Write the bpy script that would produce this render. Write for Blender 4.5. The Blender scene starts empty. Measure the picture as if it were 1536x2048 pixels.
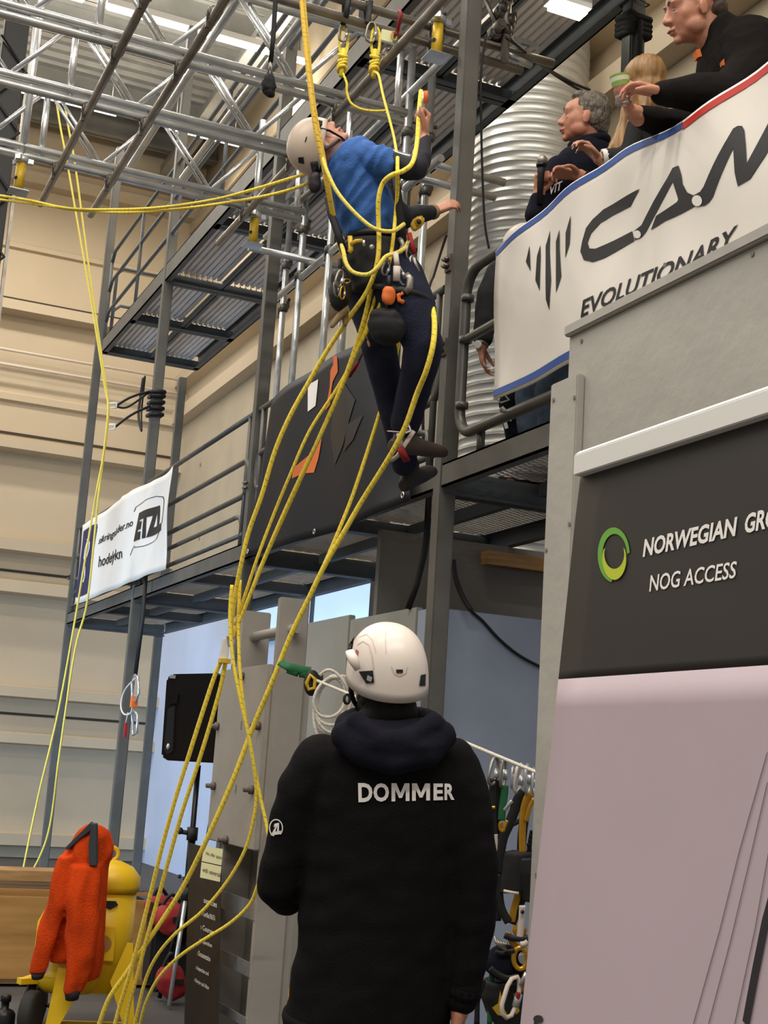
import bpy, bmesh, math, random
from math import sin, cos, pi, radians
from mathutils import Vector as V, Matrix, noise, geometry
from mathutils.bvhtree import BVHTree
random.seed(7)
SC = bpy.context.scene
COL = SC.collection

# ---------------------------------------------------------------- camera
F, YAW, PIT, ROL = 2730.7, radians(23.3485), radians(10.786), radians(3.7052)
EYE = V((0, 0, 1.47))
fwd = V((sin(YAW) * cos(PIT), cos(YAW) * cos(PIT), sin(PIT)))
_r = V((cos(YAW), -sin(YAW), 0)); _u = _r.cross(fwd)
RGT = cos(ROL) * _r + sin(ROL) * _u
UPV = -sin(ROL) * _r + cos(ROL) * _u
cam = bpy.data.cameras.new('camera'); camo = bpy.data.objects.new('camera', cam); COL.objects.link(camo)
cam.sensor_fit = 'VERTICAL'; cam.sensor_height = 24; cam.lens = F / 2048 * 24; cam.clip_start = .05
camo.matrix_world = Matrix(((RGT.x, UPV.x, -fwd.x, EYE.x), (RGT.y, UPV.y, -fwd.y, EYE.y), (RGT.z, UPV.z, -fwd.z, EYE.z), (0, 0, 0, 1)))
SC.camera = camo

# ---------------------------------------------------------------- exposure, ambient light, lamps of the hall, added roof fill
SC.view_settings.view_transform = 'Standard'; SC.view_settings.look = 'None'
SC.view_settings.gamma = 1; SC.view_settings.use_curve_mapping = False
SC.view_settings.exposure = 0.1
w = bpy.data.worlds.new('hall_air'); SC.world = w; w.use_nodes = True
bg = w.node_tree.nodes['Background']; bg.inputs[0].default_value = (1, .93, .84, 1); bg.inputs[1].default_value = .32

def area(name, loc, target, sx, sy, power, col):
    l = bpy.data.lights.new(name, 'AREA'); l.shape = 'RECTANGLE'; l.size = sx; l.size_y = sy; l.energy = power; l.color = col
    o = bpy.data.objects.new(name, l); COL.objects.link(o); o.location = loc
    o.rotation_euler = (V(target) - V(loc)).to_track_quat('-Z', 'Y').to_euler()
    return o
for i, yy in enumerate((-3, 3, 9, 14.5, 17.4)):
    area('ceiling_strip_lamp', (-1.5, yy, 9.6), (-1.5, yy, 0), 12, .3, (980, 620, 450, 220, 380)[i], (1, .94, .86))
# daylight from the open gate and the windows on the left side of the hall
gd = area('gate_daylight', (-7.5, 8.5, 1.5), (5.1, 15.5, .9), 5, 2.4, 200, (.5, .72, 1)); gd.data.spread = radians(60)
for xx, yy in ((0, 8), (1, 15), (-3, 2)):
    area('roof_fill_light', (xx, yy, 9.3), (xx, yy, 12), 8, 1, 260, (1, .95, .86))  # added upward fill, brightens the roof decking; no fitting belongs to it

# ---------------------------------------------------------------- helpers
def ray(x, y):
    return fwd + (x - 768) / F * RGT + (1024 - y) / F * UPV
def P(x, y, X=None, Y=None, Z=None, D=None):
    """a point seen at pixel (x, y), on a plane of the hall or at a depth"""
    d = ray(x, y)
    if D is not None: t = D
    elif X is not None: t = (X - EYE.x) / d.x
    elif Y is not None: t = (Y - EYE.y) / d.y
    else: t = (Z - EYE.z) / d.z
    return EYE + t * d
def Q(q):
    x, y, d = q[:3]; return P(x, y, D=d)

def srgb(h):
    if isinstance(h, str):
        h = h.lstrip('#'); c = [int(h[i:i + 2], 16) / 255 for i in (0, 2, 4)]
    else: c = h
    return tuple((v / 12.92 if v <= .04045 else ((v + .055) / 1.055) ** 2.4) for v in c)
MATS = {}
def mat(name, col, rough=.6, metal=0, vary=.0, scale=6, bump=0, bscale=40, col2=None, spec=.5, emit=0, coord='Object', stretch=None, sheen=0, trans=0, alpha=1):
    m = bpy.data.materials.new(name); m.use_nodes = True; MATS[name] = m
    n = m.node_tree.nodes; L = m.node_tree.links; b = n['Principled BSDF']
    c = srgb(col); b.inputs['Base Color'].default_value = (*c, 1)
    b.inputs['Roughness'].default_value = rough; b.inputs['Metallic'].default_value = metal
    b.inputs['Specular IOR Level'].default_value = spec
    if sheen: b.inputs['Sheen Weight'].default_value = sheen
    if trans: b.inputs['Transmission Weight'].default_value = trans
    if alpha < 1: b.inputs['Alpha'].default_value = alpha
    if emit:
        b.inputs['Emission Color'].default_value = (*c, 1); b.inputs['Emission Strength'].default_value = emit
    if vary or bump:
        tc = n.new('ShaderNodeTexCoord'); mp = n.new('ShaderNodeMapping'); L.new(tc.outputs[coord], mp.inputs[0])
        if stretch: mp.inputs['Scale'].default_value = stretch
    if vary:
        t = n.new('ShaderNodeTexNoise'); t.inputs['Scale'].default_value = scale; t.inputs['Detail'].default_value = 6
        L.new(mp.outputs[0], t.inputs['Vector'])
        mx = n.new('ShaderNodeMix'); mx.data_type = 'RGBA'
        c2 = srgb(col2) if col2 else tuple(v * (1 - vary) for v in c)
        mx.inputs[6].default_value = (*c, 1); mx.inputs[7].default_value = (*c2, 1)
        mr = n.new('ShaderNodeMapRange'); mr.inputs[1].default_value = .32; mr.inputs[2].default_value = .68
        L.new(t.outputs['Fac'], mr.inputs[0]); L.new(mr.outputs[0], mx.inputs[0]); L.new(mx.outputs[2], b.inputs['Base Color'])
    if bump:
        t2 = n.new('ShaderNodeTexNoise'); t2.inputs['Scale'].default_value = bscale; t2.inputs['Detail'].default_value = 4
        L.new(mp.outputs[0], t2.inputs['Vector'])
        bp = n.new('ShaderNodeBump'); bp.inputs['Strength'].default_value = bump; bp.inputs['Distance'].default_value = .02
        L.new(t2.outputs['Fac'], bp.inputs['Height']); L.new(bp.outputs[0], b.inputs['Normal'])
    return m

class MB:
    """collects shapes into one mesh"""
    def __init__(s): s.v = []; s.f = []; s.uv = {}; s.sm = set()
    def add(s, vs, fs, smooth=False, uvs=None):
        o = len(s.v); s.v += [V(p) for p in vs]
        for i, f in enumerate(fs):
            k = len(s.f); s.f.append([a + o for a in f])
            if smooth: s.sm.add(k)
            if uvs: s.uv[k] = uvs[i]
        return s
    def box(s, a, b):
        x0, y0, z0 = (min(a[i], b[i]) for i in range(3)); x1, y1, z1 = (max(a[i], b[i]) for i in range(3))
        return s.add([(x0, y0, z0), (x1, y0, z0), (x1, y1, z0), (x0, y1, z0), (x0, y0, z1), (x1, y0, z1), (x1, y1, z1), (x0, y1, z1)],
                     [(3, 2, 1, 0), (4, 5, 6, 7), (0, 1, 5, 4), (1, 2, 6, 5), (2, 3, 7, 6), (3, 0, 4, 7)])
    def cbox(s, c, sz, rot=None):
        h = V(sz) / 2; m = MB().box(-h, h); R_ = rot.to_3x3() if rot else Matrix.Identity(3)
        return s.add([R_ @ p + V(c) for p in m.v], m.f)
    def bar(s, p, q, wd, ht, up=(0, 0, 1)):
        """a square bar from p to q"""
        p = V(p); q = V(q); t = (q - p).normalized(); a = t.cross(V(up))
        if a.length < 1e-4: a = t.cross(V((0, 1, 0)))
        a.normalize(); b = a.cross(t)
        vs = [c + a * (i * wd / 2) + b * (j * ht / 2) for c in (p, q) for i, j in ((-1, -1), (1, -1), (1, 1), (-1, 1))]
        return s.add(vs, [(0, 1, 2, 3), (7, 6, 5, 4), (0, 4, 5, 1), (1, 5, 6, 2), (2, 6, 7, 3), (3, 7, 4, 0)])
    def tube(s, pts, r, n=10, caps=True, flat=1.0, closed=False):
        pts = [V(p) for p in pts]; N = len(pts)
        rs = r if isinstance(r, (list, tuple)) else [r] * N
        T = []
        for i in range(N):
            if closed: d = pts[(i + 1) % N] - pts[i - 1]
            else: d = pts[min(i + 1, N - 1)] - pts[max(i - 1, 0)]
            T.append(d.normalized() if d.length > 1e-9 else V((0, 0, 1)))
        a = T[0].cross(V((0, 0, 1)))
        if a.length < .05: a = T[0].cross(V((1, 0, 0)))
        if flat != 1.0: a = RGT - T[0] * RGT.dot(T[0])
        a.normalize(); vs = []; L = 0; Ls = []
        for i in range(N):
            a = (RGT - T[i] * RGT.dot(T[i])) if flat != 1.0 and abs(RGT.dot(T[i])) < .97 else (a - T[i] * a.dot(T[i])); a.normalize(); b = T[i].cross(a)
            if i: L += (pts[i] - pts[i - 1]).length
            Ls.append(L)
            for k in range(n):
                th = 2 * pi * k / n
                vs.append(pts[i] + (a * cos(th) + b * sin(th) * flat) * rs[i])
        fs = []; uvs = []
        M = N if closed else N - 1
        for i in range(M):
            j = (i + 1) % N
            for k in range(n):
                k2 = (k + 1) % n
                fs.append((i * n + k, i * n + k2, j * n + k2, j * n + k))
                l2 = Ls[j] if j else L + .1
                uvs.append(((Ls[i], k / n), (Ls[i], (k + 1) / n), (l2, (k + 1) / n), (l2, k / n)))
        s.add(vs, fs, True, uvs)
        if caps and not closed:
            o = len(s.v) - len(vs)
            s.f.append([o + k for k in range(n)][::-1]); s.f.append([o + (N - 1) * n + k for k in range(n)])
        return s
    def lathe(s, prof, c=(0, 0, 0), axis=(0, 0, 1), n=24, caps=True):
        """profile of (radius, height) turned about an axis through c"""
        ax = V(axis).normalized(); a = ax.cross(V((0, 1, 0)))
        if a.length < .05: a = ax.cross(V((1, 0, 0)))
        a.normalize(); b = ax.cross(a); c = V(c); vs = []
        for r, h in prof:
            for k in range(n):
                th = 2 * pi * k / n; vs.append(c + ax * h + (a * cos(th) + b * sin(th)) * r)
        fs = [(i * n + k, i * n + (k + 1) % n, (i + 1) * n + (k + 1) % n, (i + 1) * n + k) for i in range(len(prof) - 1) for k in range(n)]
        s.add(vs, fs, True)
        if caps:
            o = len(s.v) - len(vs)
            s.f.append([o + k for k in range(n)][::-1]); s.f.append([o + (len(prof) - 1) * n + k for k in range(n)])
        return s
    def ell(s, c, r, rot=None, n=16, m=10):
        vs = []; R_ = rot.to_3x3() if rot else Matrix.Identity(3)
        for i in range(1, m):
            ph = pi * i / m
            for k in range(n):
                th = 2 * pi * k / n
                vs.append(V(c) + R_ @ V((r[0] * sin(ph) * cos(th), r[1] * sin(ph) * sin(th), r[2] * cos(ph))))
        fs = [(i * n + k, (i + 1) * n + k, (i + 1) * n + (k + 1) % n, i * n + (k + 1) % n) for i in range(m - 2) for k in range(n)]
        vs += [V(c) + R_ @ V((0, 0, r[2])), V(c) + R_ @ V((0, 0, -r[2]))]; t = len(vs) - 2
        fs += [(t, k, (k + 1) % n) for k in range(n)] + [(t + 1, (m - 2) * n + (k + 1) % n, (m - 2) * n + k) for k in range(n)]
        return s.add(vs, fs, True)
    def loft(s, rings, n=20):
        """closed body through rings (centre, rx, ry, xaxis, yaxis)"""
        vs = []
        for c, rx, ry, ax, ay in rings:
            for k in range(n):
                th = 2 * pi * k / n
                vs.append(V(c) + V(ax) * (rx * cos(th)) + V(ay) * (ry * sin(th)))
        fs = [(i * n + k, i * n + (k + 1) % n, (i + 1) * n + (k + 1) % n, (i + 1) * n + k) for i in range(len(rings) - 1) for k in range(n)]
        s.add(vs, fs, True); o = len(s.v) - len(vs)
        s.f.append([o + k for k in range(n)][::-1]); s.f.append([o + (len(rings) - 1) * n + k for k in range(n)])
        return s
    def limb(s, pts, n=12):
        """sphere-swept chain of (point, radius)"""
        for p, r in pts: s.ell(p, (r, r, r), n=n, m=8)
        for (p, r), (q, t) in zip(pts, pts[1:]):
            if (V(q) - V(p)).length > 1e-4: s.tube([p, q], [r * .995, t * .995], n=n)
        return s
    def prism(s, poly, off):
        """closed solid: polygon (3d points) pushed along off"""
        n = len(poly); off = V(off); vs = [V(p) for p in poly] + [V(p) + off for p in poly]
        return s.add(vs, [list(range(n))[::-1], [n + i for i in range(n)]] + [(i, (i + 1) % n, n + (i + 1) % n, n + i) for i in range(n)])
    def build(s, name, m, parent=None, base=None, bevel=0, fix=True):
        me = bpy.data.meshes.new(name)
        o = bpy.data.objects.new(name, me); COL.objects.link(o)
        off = V((0, 0, 0))
        if parent is not None: o.parent = parent; off = parent['_b'] if '_b' in parent else V((0, 0, 0)); off = V(off)
        elif base is not None: off = V(base); o.location = off; o['_b'] = tuple(off)
        me.from_pydata([p - off for p in s.v], [], s.f)
        if s.uv:
            uv = me.uv_layers.new(name='UVMap')
            for k, us in s.uv.items():
                for li, q in zip(me.polygons[k].loop_indices, us): uv.data[li].uv = q
        for k in s.sm: me.polygons[k].use_smooth = True
        if fix:
            b = bmesh.new(); b.from_mesh(me)
            bmesh.ops.recalc_face_normals(b, faces=b.faces)
            if bevel:
                e = [e for e in b.edges if len(e.link_faces) == 2 and e.calc_face_angle(0) > .6]
                bmesh.ops.bevel(b, geom=e, offset=bevel, segments=2, affect='EDGES', clamp_overlap=True)
            b.to_mesh(me); b.free()
        me.materials.append(m if not isinstance(m, str) else MATS[m])
        return o
def setb(o, loc): o['_b'] = tuple(loc)
def tag(o, label, cat, group=None, kind=None):
    o['label'] = label; o['category'] = cat
    if group: o['group'] = group
    if kind: o['kind'] = kind
    return o
def thing(name, label, cat, loc, group=None):
    o = bpy.data.objects.new(name, None); COL.objects.link(o); o.location = V(loc); o['_b'] = tuple(V(loc)); o.empty_display_size = .1
    return tag(o, label, cat, group)
def struct(o): o['kind'] = 'structure'; return o
def lab(o, label): o['label'] = label; return o

def remesh(mb, name, m, parent, voxel=.008, smooth=4, disp=None):
    """one continuous skin over the collected shapes"""
    me = bpy.data.meshes.new('t'); me.from_pydata(mb.v, [], mb.f)
    b = bmesh.new(); b.from_mesh(me); bmesh.ops.recalc_face_normals(b, faces=b.faces); b.to_mesh(me); b.free()
    o = bpy.data.objects.new('t', me); COL.objects.link(o)
    md = o.modifiers.new('r', 'REMESH'); md.mode = 'VOXEL'; md.voxel_size = voxel
    if smooth:
        sm = o.modifiers.new('s', 'SMOOTH'); sm.factor = .5; sm.iterations = smooth
    dg = bpy.context.evaluated_depsgraph_get()
    nm = bpy.data.meshes.new_from_object(o.evaluated_get(dg))
    bpy.data.objects.remove(o); bpy.data.meshes.remove(me)
    if disp:
        ns = [v.normal.copy() for v in nm.vertices]
        for v, nn in zip(nm.vertices, ns): v.co += nn * disp(v.co, nn)
    off = V(parent['_b']) if parent is not None else V((0, 0, 0))
    for v in nm.vertices: v.co -= off
    for p in nm.polygons: p.use_smooth = True
    nm.name = name
    r = bpy.data.objects.new(name, nm); COL.objects.link(r)
    if parent is not None: r.parent = parent
    nm.materials.clear(); nm.materials.append(m if not isinstance(m, str) else MATS[m])
    return r
def folds(amp, sc, ax=(1, 1, 1)):
    def f(co, n):
        q = V((co.x * ax[0], co.y * ax[1], co.z * ax[2])) * sc
        a = noise.noise(q); b = noise.noise(q * 2.3 + V((7, 3, 1)))
        return amp * ((1 - abs(a) * 2.2) * .7 + b * .4)
    return f
def catmull(pts, k=8):
    pts = [V(p) for p in pts]; out = []
    for i in range(len(pts) - 1):
        p0 = pts[max(i - 1, 0)]; p1 = pts[i]; p2 = pts[i + 1]; p3 = pts[min(i + 2, len(pts) - 1)]
        for j in range(k):
            t = j / k
            out.append(.5 * ((2 * p1) + (p2 - p0) * t + (2 * p0 - 5 * p1 + 4 * p2 - p3) * t * t + (3 * p1 - p0 - 3 * p2 + p3) * t ** 3))
    out.append(pts[-1]); return out

def text_polys(body, bold=0, shear=0, res=3):
    """outline mesh of a word: (verts2d, faces), height of a capital about .7"""
    c = bpy.data.curves.new('t', 'FONT'); c.body = body; c.offset = bold; c.shear = shear; c.resolution_u = res; c.fill_mode = 'FRONT'
    o = bpy.data.objects.new('t', c); COL.objects.link(o)
    dg = bpy.context.evaluated_depsgraph_get(); me = bpy.data.meshes.new_from_object(o.evaluated_get(dg))
    vs = [v.co.copy() for v in me.vertices]; fs = [list(p.vertices) for p in me.polygons]
    bpy.data.objects.remove(o); bpy.data.curves.remove(c); bpy.data.meshes.remove(me)
    return vs, fs
def fit2d(vs, x0, y0, x1, y1):
    a = min(v.x for v in vs); b = max(v.x for v in vs); c = min(v.y for v in vs); d = max(v.y for v in vs)
    return [((v.x - a) / (b - a) * (x1 - x0) + x0, (v.y - c) / (d - c) * (y1 - y0) + y0) for v in vs]
def decal(name, polys, surf, m, parent, nu=0, nv=0, eps=.003):
    """polys: list of (verts2d, faces) in the sheet's own (u, v); surf(u, v, lift) gives the point; cut on a grid so it follows the folds"""
    b = bmesh.new()
    for vs, fs in polys:
        bv = [b.verts.new((p[0], p[1], 0)) for p in vs]
        for f in fs:
            try: b.faces.new([bv[i] for i in f])
            except ValueError: pass
    for f in b.faces: f.normal_update()
    bmesh.ops.triangulate(b, faces=b.faces, ngon_method='EAR_CLIP')
    for n_, ax in ((nu, V((1, 0, 0))), (nv, V((0, 1, 0)))):
        for i in range(1, n_):
            bmesh.ops.bisect_plane(b, geom=b.verts[:] + b.edges[:] + b.faces[:], plane_co=ax * (i / n_), plane_no=ax, dist=1e-6)
    bmesh.ops.triangulate(b, faces=b.faces)
    off = V(parent['_b'])
    for v in b.verts: v.co = surf(v.co.x, v.co.y, eps) - off
    me = bpy.data.meshes.new(name); b.to_mesh(me); b.free()
    o = bpy.data.objects.new(name, me); COL.objects.link(o); o.parent = parent
    me.materials.append(MATS[m]); return o
def poly(*pts): return ([V((p[0], p[1], 0)) for p in pts], [list(range(len(pts)))])
def stroke(pts, wd):
    """flat ribbon polygon strip along 2d points"""
    vs = []; fs = []
    for i, p in enumerate(pts):
        a = pts[max(i - 1, 0)]; c = pts[min(i + 1, len(pts) - 1)]
        d = V((c[0] - a[0], c[1] - a[1])).normalized(); n_ = V((-d.y, d.x))
        ww = wd[i] if isinstance(wd, (list, tuple)) else wd
        vs += [(p[0] + n_.x * ww / 2, p[1] + n_.y * ww / 2), (p[0] - n_.x * ww / 2, p[1] - n_.y * ww / 2)]
    for i in range(len(pts) - 1): fs.append([2 * i, 2 * i + 1, 2 * i + 3, 2 * i + 2])
    return vs, fs
def carab(c, s, m_, lb, ang=0, group=None, yaw=0):
    t = thing('carabiner', lb, 'carabiner', c, group)
    R_ = Matrix.Rotation(yaw, 3, 'Z') @ Matrix.Rotation(ang, 3, 'Y')
    pts = [(-.3, 0, .8), (-.42, 0, .4), (-.42, 0, -.5), (-.25, 0, -.9), (.1, 0, -1), (.38, 0, -.8), (.45, 0, -.4), (.42, 0, .3), (.25, 0, .8), (0, 0, 1)]
    MB().tube([V(c) + R_ @ (V(p) * s) for p in pts], s * .12, 8, closed=True).build('body', m_, t)
    MB().tube([V(c) + R_ @ (V((.45, 0, -.35)) * s), V(c) + R_ @ (V((.43, 0, .3)) * s)], s * .19, 8).build('gate_sleeve', 'galv', t)
    return t
# ---------------------------------------------------------------- materials
mat('beige', '#bfae93', .75, vary=.10, scale=.9, bump=.05, bscale=30)
mat('daylighttint', '#c6d2ea', .6, vary=.08, scale=1.5)  # lower wall colour with the blue of the daylight mixed in
mat('concrete', '#b3a58d', .8, vary=.14, scale=1.6, bump=.08, bscale=60)
mat('seam', '#3a3228', .9)
mat('floor', '#4e4b49', .7, vary=.2, scale=3)
mat('roofsteel', '#b3b1aa', .4, .4, vary=.3, scale=2.5)
mat('roofbeam', '#a3a29c', .45, .4, vary=.3, scale=2)
mat('steel', '#6a6862', .55, .25, vary=.22, scale=5, bump=.04, bscale=90)
mat('darksteel', '#565b5e', .5, .3, vary=.2, scale=4)
mat('galv', '#d6d9da', .3, .7, vary=.25, scale=9, bump=.03, bscale=50)
mat('dullgalv', '#a39c92', .42, .75, vary=.35, scale=8)
mat('alu', '#e6e8ea', .25, .9)
mat('coupler', '#6a6660', .45, .8, vary=.3, scale=30)
mat('bolt', '#77706a', .4, .8)
mat('brownbolt', '#6e6258', .6, .3, vary=.3, scale=40)
mat('jackyellow', '#d9b32a', .45, .1, vary=.2, scale=14)
mat('deckplate', '#f6efe8', .5, .0, vary=.1, scale=6)
mat('mesh', '#c2beb6', .5, .3)
mat('duct', '#d2d2cc', .42, .65, vary=.12, scale=4)
mat('rail', '#63625d', .42, .4, vary=.2, scale=9)
mat('led', '#fff3da', .5, emit=14)
mat('white', '#e4e2dd', .5)
mat('whitepipe', '#e3d7c8', .5)
mat('black', '#141414', .6)
mat('blacksoft', '#1a1a1b', .85)
mat('blackmetal', '#1c1b1a', .35, .5)
mat('daylightglow', '#a9c8f2', .5, emit=.95)  # emission imitates reflected daylight
mat('panel', '#a3a39b', .65, vary=.12, scale=2.5, bump=.05, bscale=25)
mat('daytintpanel', '#a3aec2', .6, vary=.16, scale=2, bump=.05, bscale=20)  # grey board with bluish daylight put into its colour
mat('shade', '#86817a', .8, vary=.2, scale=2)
mat('wood', '#b58a55', .6, vary=.45, scale=3, stretch=(1, 1, 14), col2='#8f6537')
mat('ply', '#b5874b', .55, vary=.4, scale=2.2, stretch=(.6, .6, 5), col2='#93672f')
mat('plyedge', '#8b6a45', .7, vary=.4, scale=8, stretch=(.3, .3, 12), col2='#5d4630')
mat('painted', '#a09a91', .6, vary=.1, scale=4, bump=.08, bscale=18)
mat('greywall', '#b0aca3', .55, vary=.12, scale=3, bump=.25, bscale=9)

# ---------------------------------------------------------------- the hall
WX, WY, CZ = 5.1, 19.8, 10.9
FX = 2.862                       # front line of the gallery
struct(MB().box((-9, -4, -.1), (WX, WY, 0)).build('floor', 'floor'))
wl = struct(MB().box((-9, WY, 0), (WX + .2, WY + .2, CZ)).build('wall_left', 'beige', base=(0, WY, 0)))
rails = [(345, 371, 70), (300, 322, 70), (488, 500, 70), (609, 631, 60), (790, 806, 70), (886, 907, 70), (1080, 1107, 60), (1164, 1190, 60), (1373, 1396, 60), (1466, 1488, 60), (1664, 1690, 60), (1755, 1775, 60)]
for k, (a, b, x) in enumerate(rails):
    z1 = P(x, a, Y=WY - .1).z; z0 = P(x, b, Y=WY - .1).z
    dp = (.27 if k not in (2, 4, 0, 1) else .06 if k in (2, 4) else .2)
    MB().prism([(-9, WY, z0 - .02), (-9, WY - dp, z0), (-9, WY - dp, z1 - .02), (-9, WY - dp * .6, z1), (-9, WY, z1)], (9 + WX, 0, 0)).build('wall_rail', 'beige', wl)
for y, x in ((343, 60), (604, 60), (874, 70), (1146, 60), (1430, 60), (1728, 60)):
    z = P(x, y, Y=WY).z
    MB().box((-9, WY - .012, z - .018), (WX, WY, z + .018)).build('joint', 'seam', wl)
for y in (700, 730):
    z = P(20, y, Y=WY - .2).z
    o = MB().tube([(-9, WY - .2, z), (WX, WY - .2, z)], .022, 8).build('wall_pipe', 'whitepipe')
    tag(o, 'upper white pipe running along the beige far wall' if y == 700 else 'lower white pipe running along the beige far wall', 'pipe', 'pipes on the far wall')
# concrete wall behind the gallery with the cladding girts above
wr = struct(MB().box((WX, -4, 0), (WX + .2, WY, 6.4)).build('wall_right', 'concrete', base=(WX, 0, 0)))
MB().box((WX - .012, -4, 0), (WX, WY, 3.32)).build('daylight_tint', 'daylighttint', wr)  # daylight falling on the lower wall, put into its colour
MB().box((WX + .02, -4, 6.4), (WX + .2, WY, CZ)).build('cladding', 'beige', wr)
for z0, z1 in ((7.02, 7.22), (6.43, 6.65), (8.9, 9.1), (9.5, 9.7)):
    MB().prism([(WX + .05, -4, z0 - .03), (WX - .16, -4, z0), (WX - .16, -4, z1 - .02), (WX - .1, -4, z1), (WX + .05, -4, z1)], (0, 4 + WY, 0)).build('wall_rail', 'beige', wr)
h = MB()
for y in (8, 10.6, 13.2, 15.8, 18.4):
    for z in (3.6, 4.5, 5.6): h.lathe([(.03, 0), (.03, .004)], (WX - .003, y + .37 * sin(z * 5), z), (-1, 0, 0), 12)
h.build('form_hole', 'shade', wr)
# roof: trapezoid decking, beams, light strips
c = MB(); prof = []
y = -4.0
while y < WY:
    prof += [(y, CZ), (y + .10, CZ), (y + .125, CZ + .07), (y + .225, CZ + .07)]; y += .25
vs = [(x, q, z) for x in (-9, WX + .2) for q, z in prof]; n = len(prof)
c.add(vs, [(i, i + 1, n + i + 1, n + i) for i in range(n - 1)])
ce = struct(c.build('ceiling', 'roofsteel'))
for i, yy in enumerate((11.2, 12.6, 13.8, 15.6, 16.6, 18.3, 19.2)):
    b = MB().box((-9, yy - .08, CZ - .42), (WX, yy + .08, CZ - .40)).box((-9, yy - .008, CZ - .42), (WX, yy + .008, CZ)).box((-9, yy - .08, CZ - .02), (WX, yy + .08, CZ))
    struct(b.build('trim_%d' % (i + 1), 'roofbeam'))
for i, xx in enumerate((-2, 1.2, 4.4)):
    b = MB().box((xx - .12, -4, CZ - .75), (xx + .12, WY, CZ - .72)).box((xx - .01, -4, CZ - .75), (xx + .01, WY, CZ - .4))
    struct(b.build('trim_%d' % (i + 8), 'roofbeam'))
wheres = ['nearest the far wall, left', 'nearest the far wall, middle', 'nearest the far wall, right', 'one row forward, at the left', 'one row forward, seen behind the lattice girders', 'one row forward, at the right', 'fixed below the upper walkway at the top right']
for i, (x0, x1, yy) in enumerate(((.6, 3.2, 17.37), (-2.6, .3, 17.37), (3.9, 4.95, 17.37), (-.8, 2.2, 14.75), (2.45, 4.95, 14.75), (1.4, 3.8, 12.0), (P(1085, 2, Z=5.9).x, P(1188, 2, Z=5.9).x, P(1140, 4, Z=5.9).y))):
    z = 10.0 if yy > 10 else 5.86
    t = thing('strip_light', ('white LED strip light under the roof, ' if i < 6 else 'short bright LED light ') + wheres[i], 'light', ((x0 + x1) / 2, yy, z), 'strip lights under the roof')
    MB().box((x0, yy - .06, z), (x1, yy + .06, z + .08)).build('housing', 'white', t)
    MB().box((x0 + .02, yy - .045, z - .03), (x1 - .02, yy + .045, z)).build('diffuser', 'led', t)
    m_ = MB()
    for xx in (x0 + .1, x1 - .1): m_.tube([(xx, yy, z + .08), (xx, yy, CZ if yy > 10 else 6.03)], .008, 6)
    m_.build('hanger', 'galv', t)
# added glowing strip standing in for daylight reflected on pale surfaces under the gallery
t = MB().box((WX - .04, 11.3, 2.88), (WX - .03, 15.6, 3.34)).build('daylight_glow_1', 'daylightglow', base=(WX, 13, 3)); struct(t)
f = MB()
for a, b in (((11.3, 2.86), (15.6, 2.90)), ((11.3, 3.32), (15.6, 3.36)), ((11.28, 2.86), (11.33, 3.36)), ((13.4, 2.86), (13.45, 3.36)), ((15.57, 2.86), (15.62, 3.36))):
    f.box((WX - .07, a[0], a[1]), (WX - .01, b[0], b[1]))
f.build('glow_frame', 'darksteel', t)

# ---------------------------------------------------------------- the two-storey steel gallery
PY = [15.44, 12.34, 9.13, 6.04]
names = ['farthest front post at the left end of the gallery', 'second front post, behind the white banner', 'third front post, at the left edge of the dark tarpaulin', 'front post that the climber is holding']
def post(x0, y1, z1, label, z0=0, s=.09, extra=None):
    t = thing('steel_post', label, 'post', (x0 + s / 2, y1 - s / 2, z0), 'posts of the gallery')
    MB().box((x0, y1 - s, z0 + .01), (x0 + s, y1, z1)).build('shaft', 'steel', t, bevel=.008)
    MB().box((x0 - .05, y1 - s - .05, z0), (x0 + s + .05, y1 + .05, z0 + .012)).build('base_plate', 'darksteel', t)
    return t
for y1, nm in zip(PY, names):
    p = post(FX, y1, 8.6 if y1 != PY[2] else 6.9, 'grey square steel post, ' + nm)
    for zz in ((4.05, 3.6) if y1 == PY[3] else (3.4,)):
        b = MB()
        if y1 == PY[3]: b.box((FX - .012, y1 - .075, zz - .045), (FX, y1 - .02, zz + .045))
        b.build('bracket', 'brownbolt', p) if b.v else None
        for dz in (-.018, .018):
            for dy in (-.035, -.06):
                MB().lathe([(.011, 0), (.011, .02), (.006, .021), (.006, .03)], (FX - .01, y1 + dy, zz + dz), (-1, 0, 0), 6).build('bolt', 'bolt', p)
names2 = ['back post at the left end of the gallery', 'second back post along the concrete wall', 'dark third back post, seen under the deck above the grey panels', 'back post below the deck behind the judge']
for y1, nm in list(zip(PY, names2))[:3]: post(4.0 - .09, y1 + .1, 5.95, 'grey square steel post, ' + nm)
pb = thing('steel_post', 'blue grey steel post wrapped with black webbing behind the man in fleece', 'post', (4.0, P(1262, 60, X=4).y, 0), 'posts of the gallery')
yb = P(1262, 60, X=4.0).y
MB().box((3.96, yb - .06, 0), (4.06, yb + .04, 6.0)).build('shaft', 'darksteel', pb, bevel=.008)
zw = P(1262, 72, X=4.0).z
mm = MB()
for dz in (0, .03, .06, .1): mm.tube([(3.95, yb - .07, zw + dz), (4.07, yb - .07, zw - .02 + dz), (4.07, yb + .05, zw + .01 + dz), (3.95, yb + .05, zw + .02 + dz)], .028, 8, closed=True)
mm.tube([(4.0, yb - .09, zw + .05), (3.99, yb - .1, zw - .07), (4.0, yb - .095, zw - .35)], .02, 8)
mm.tube([(3.952, yb - .075, zw + .2), (4.07, yb - .075, zw + .18), (4.07, yb + .05, zw + .2), (3.95, yb + .05, zw + .2)], .005, 6, closed=True)
mm.build('webbing_wrap', 'blacksoft', pb)

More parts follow.
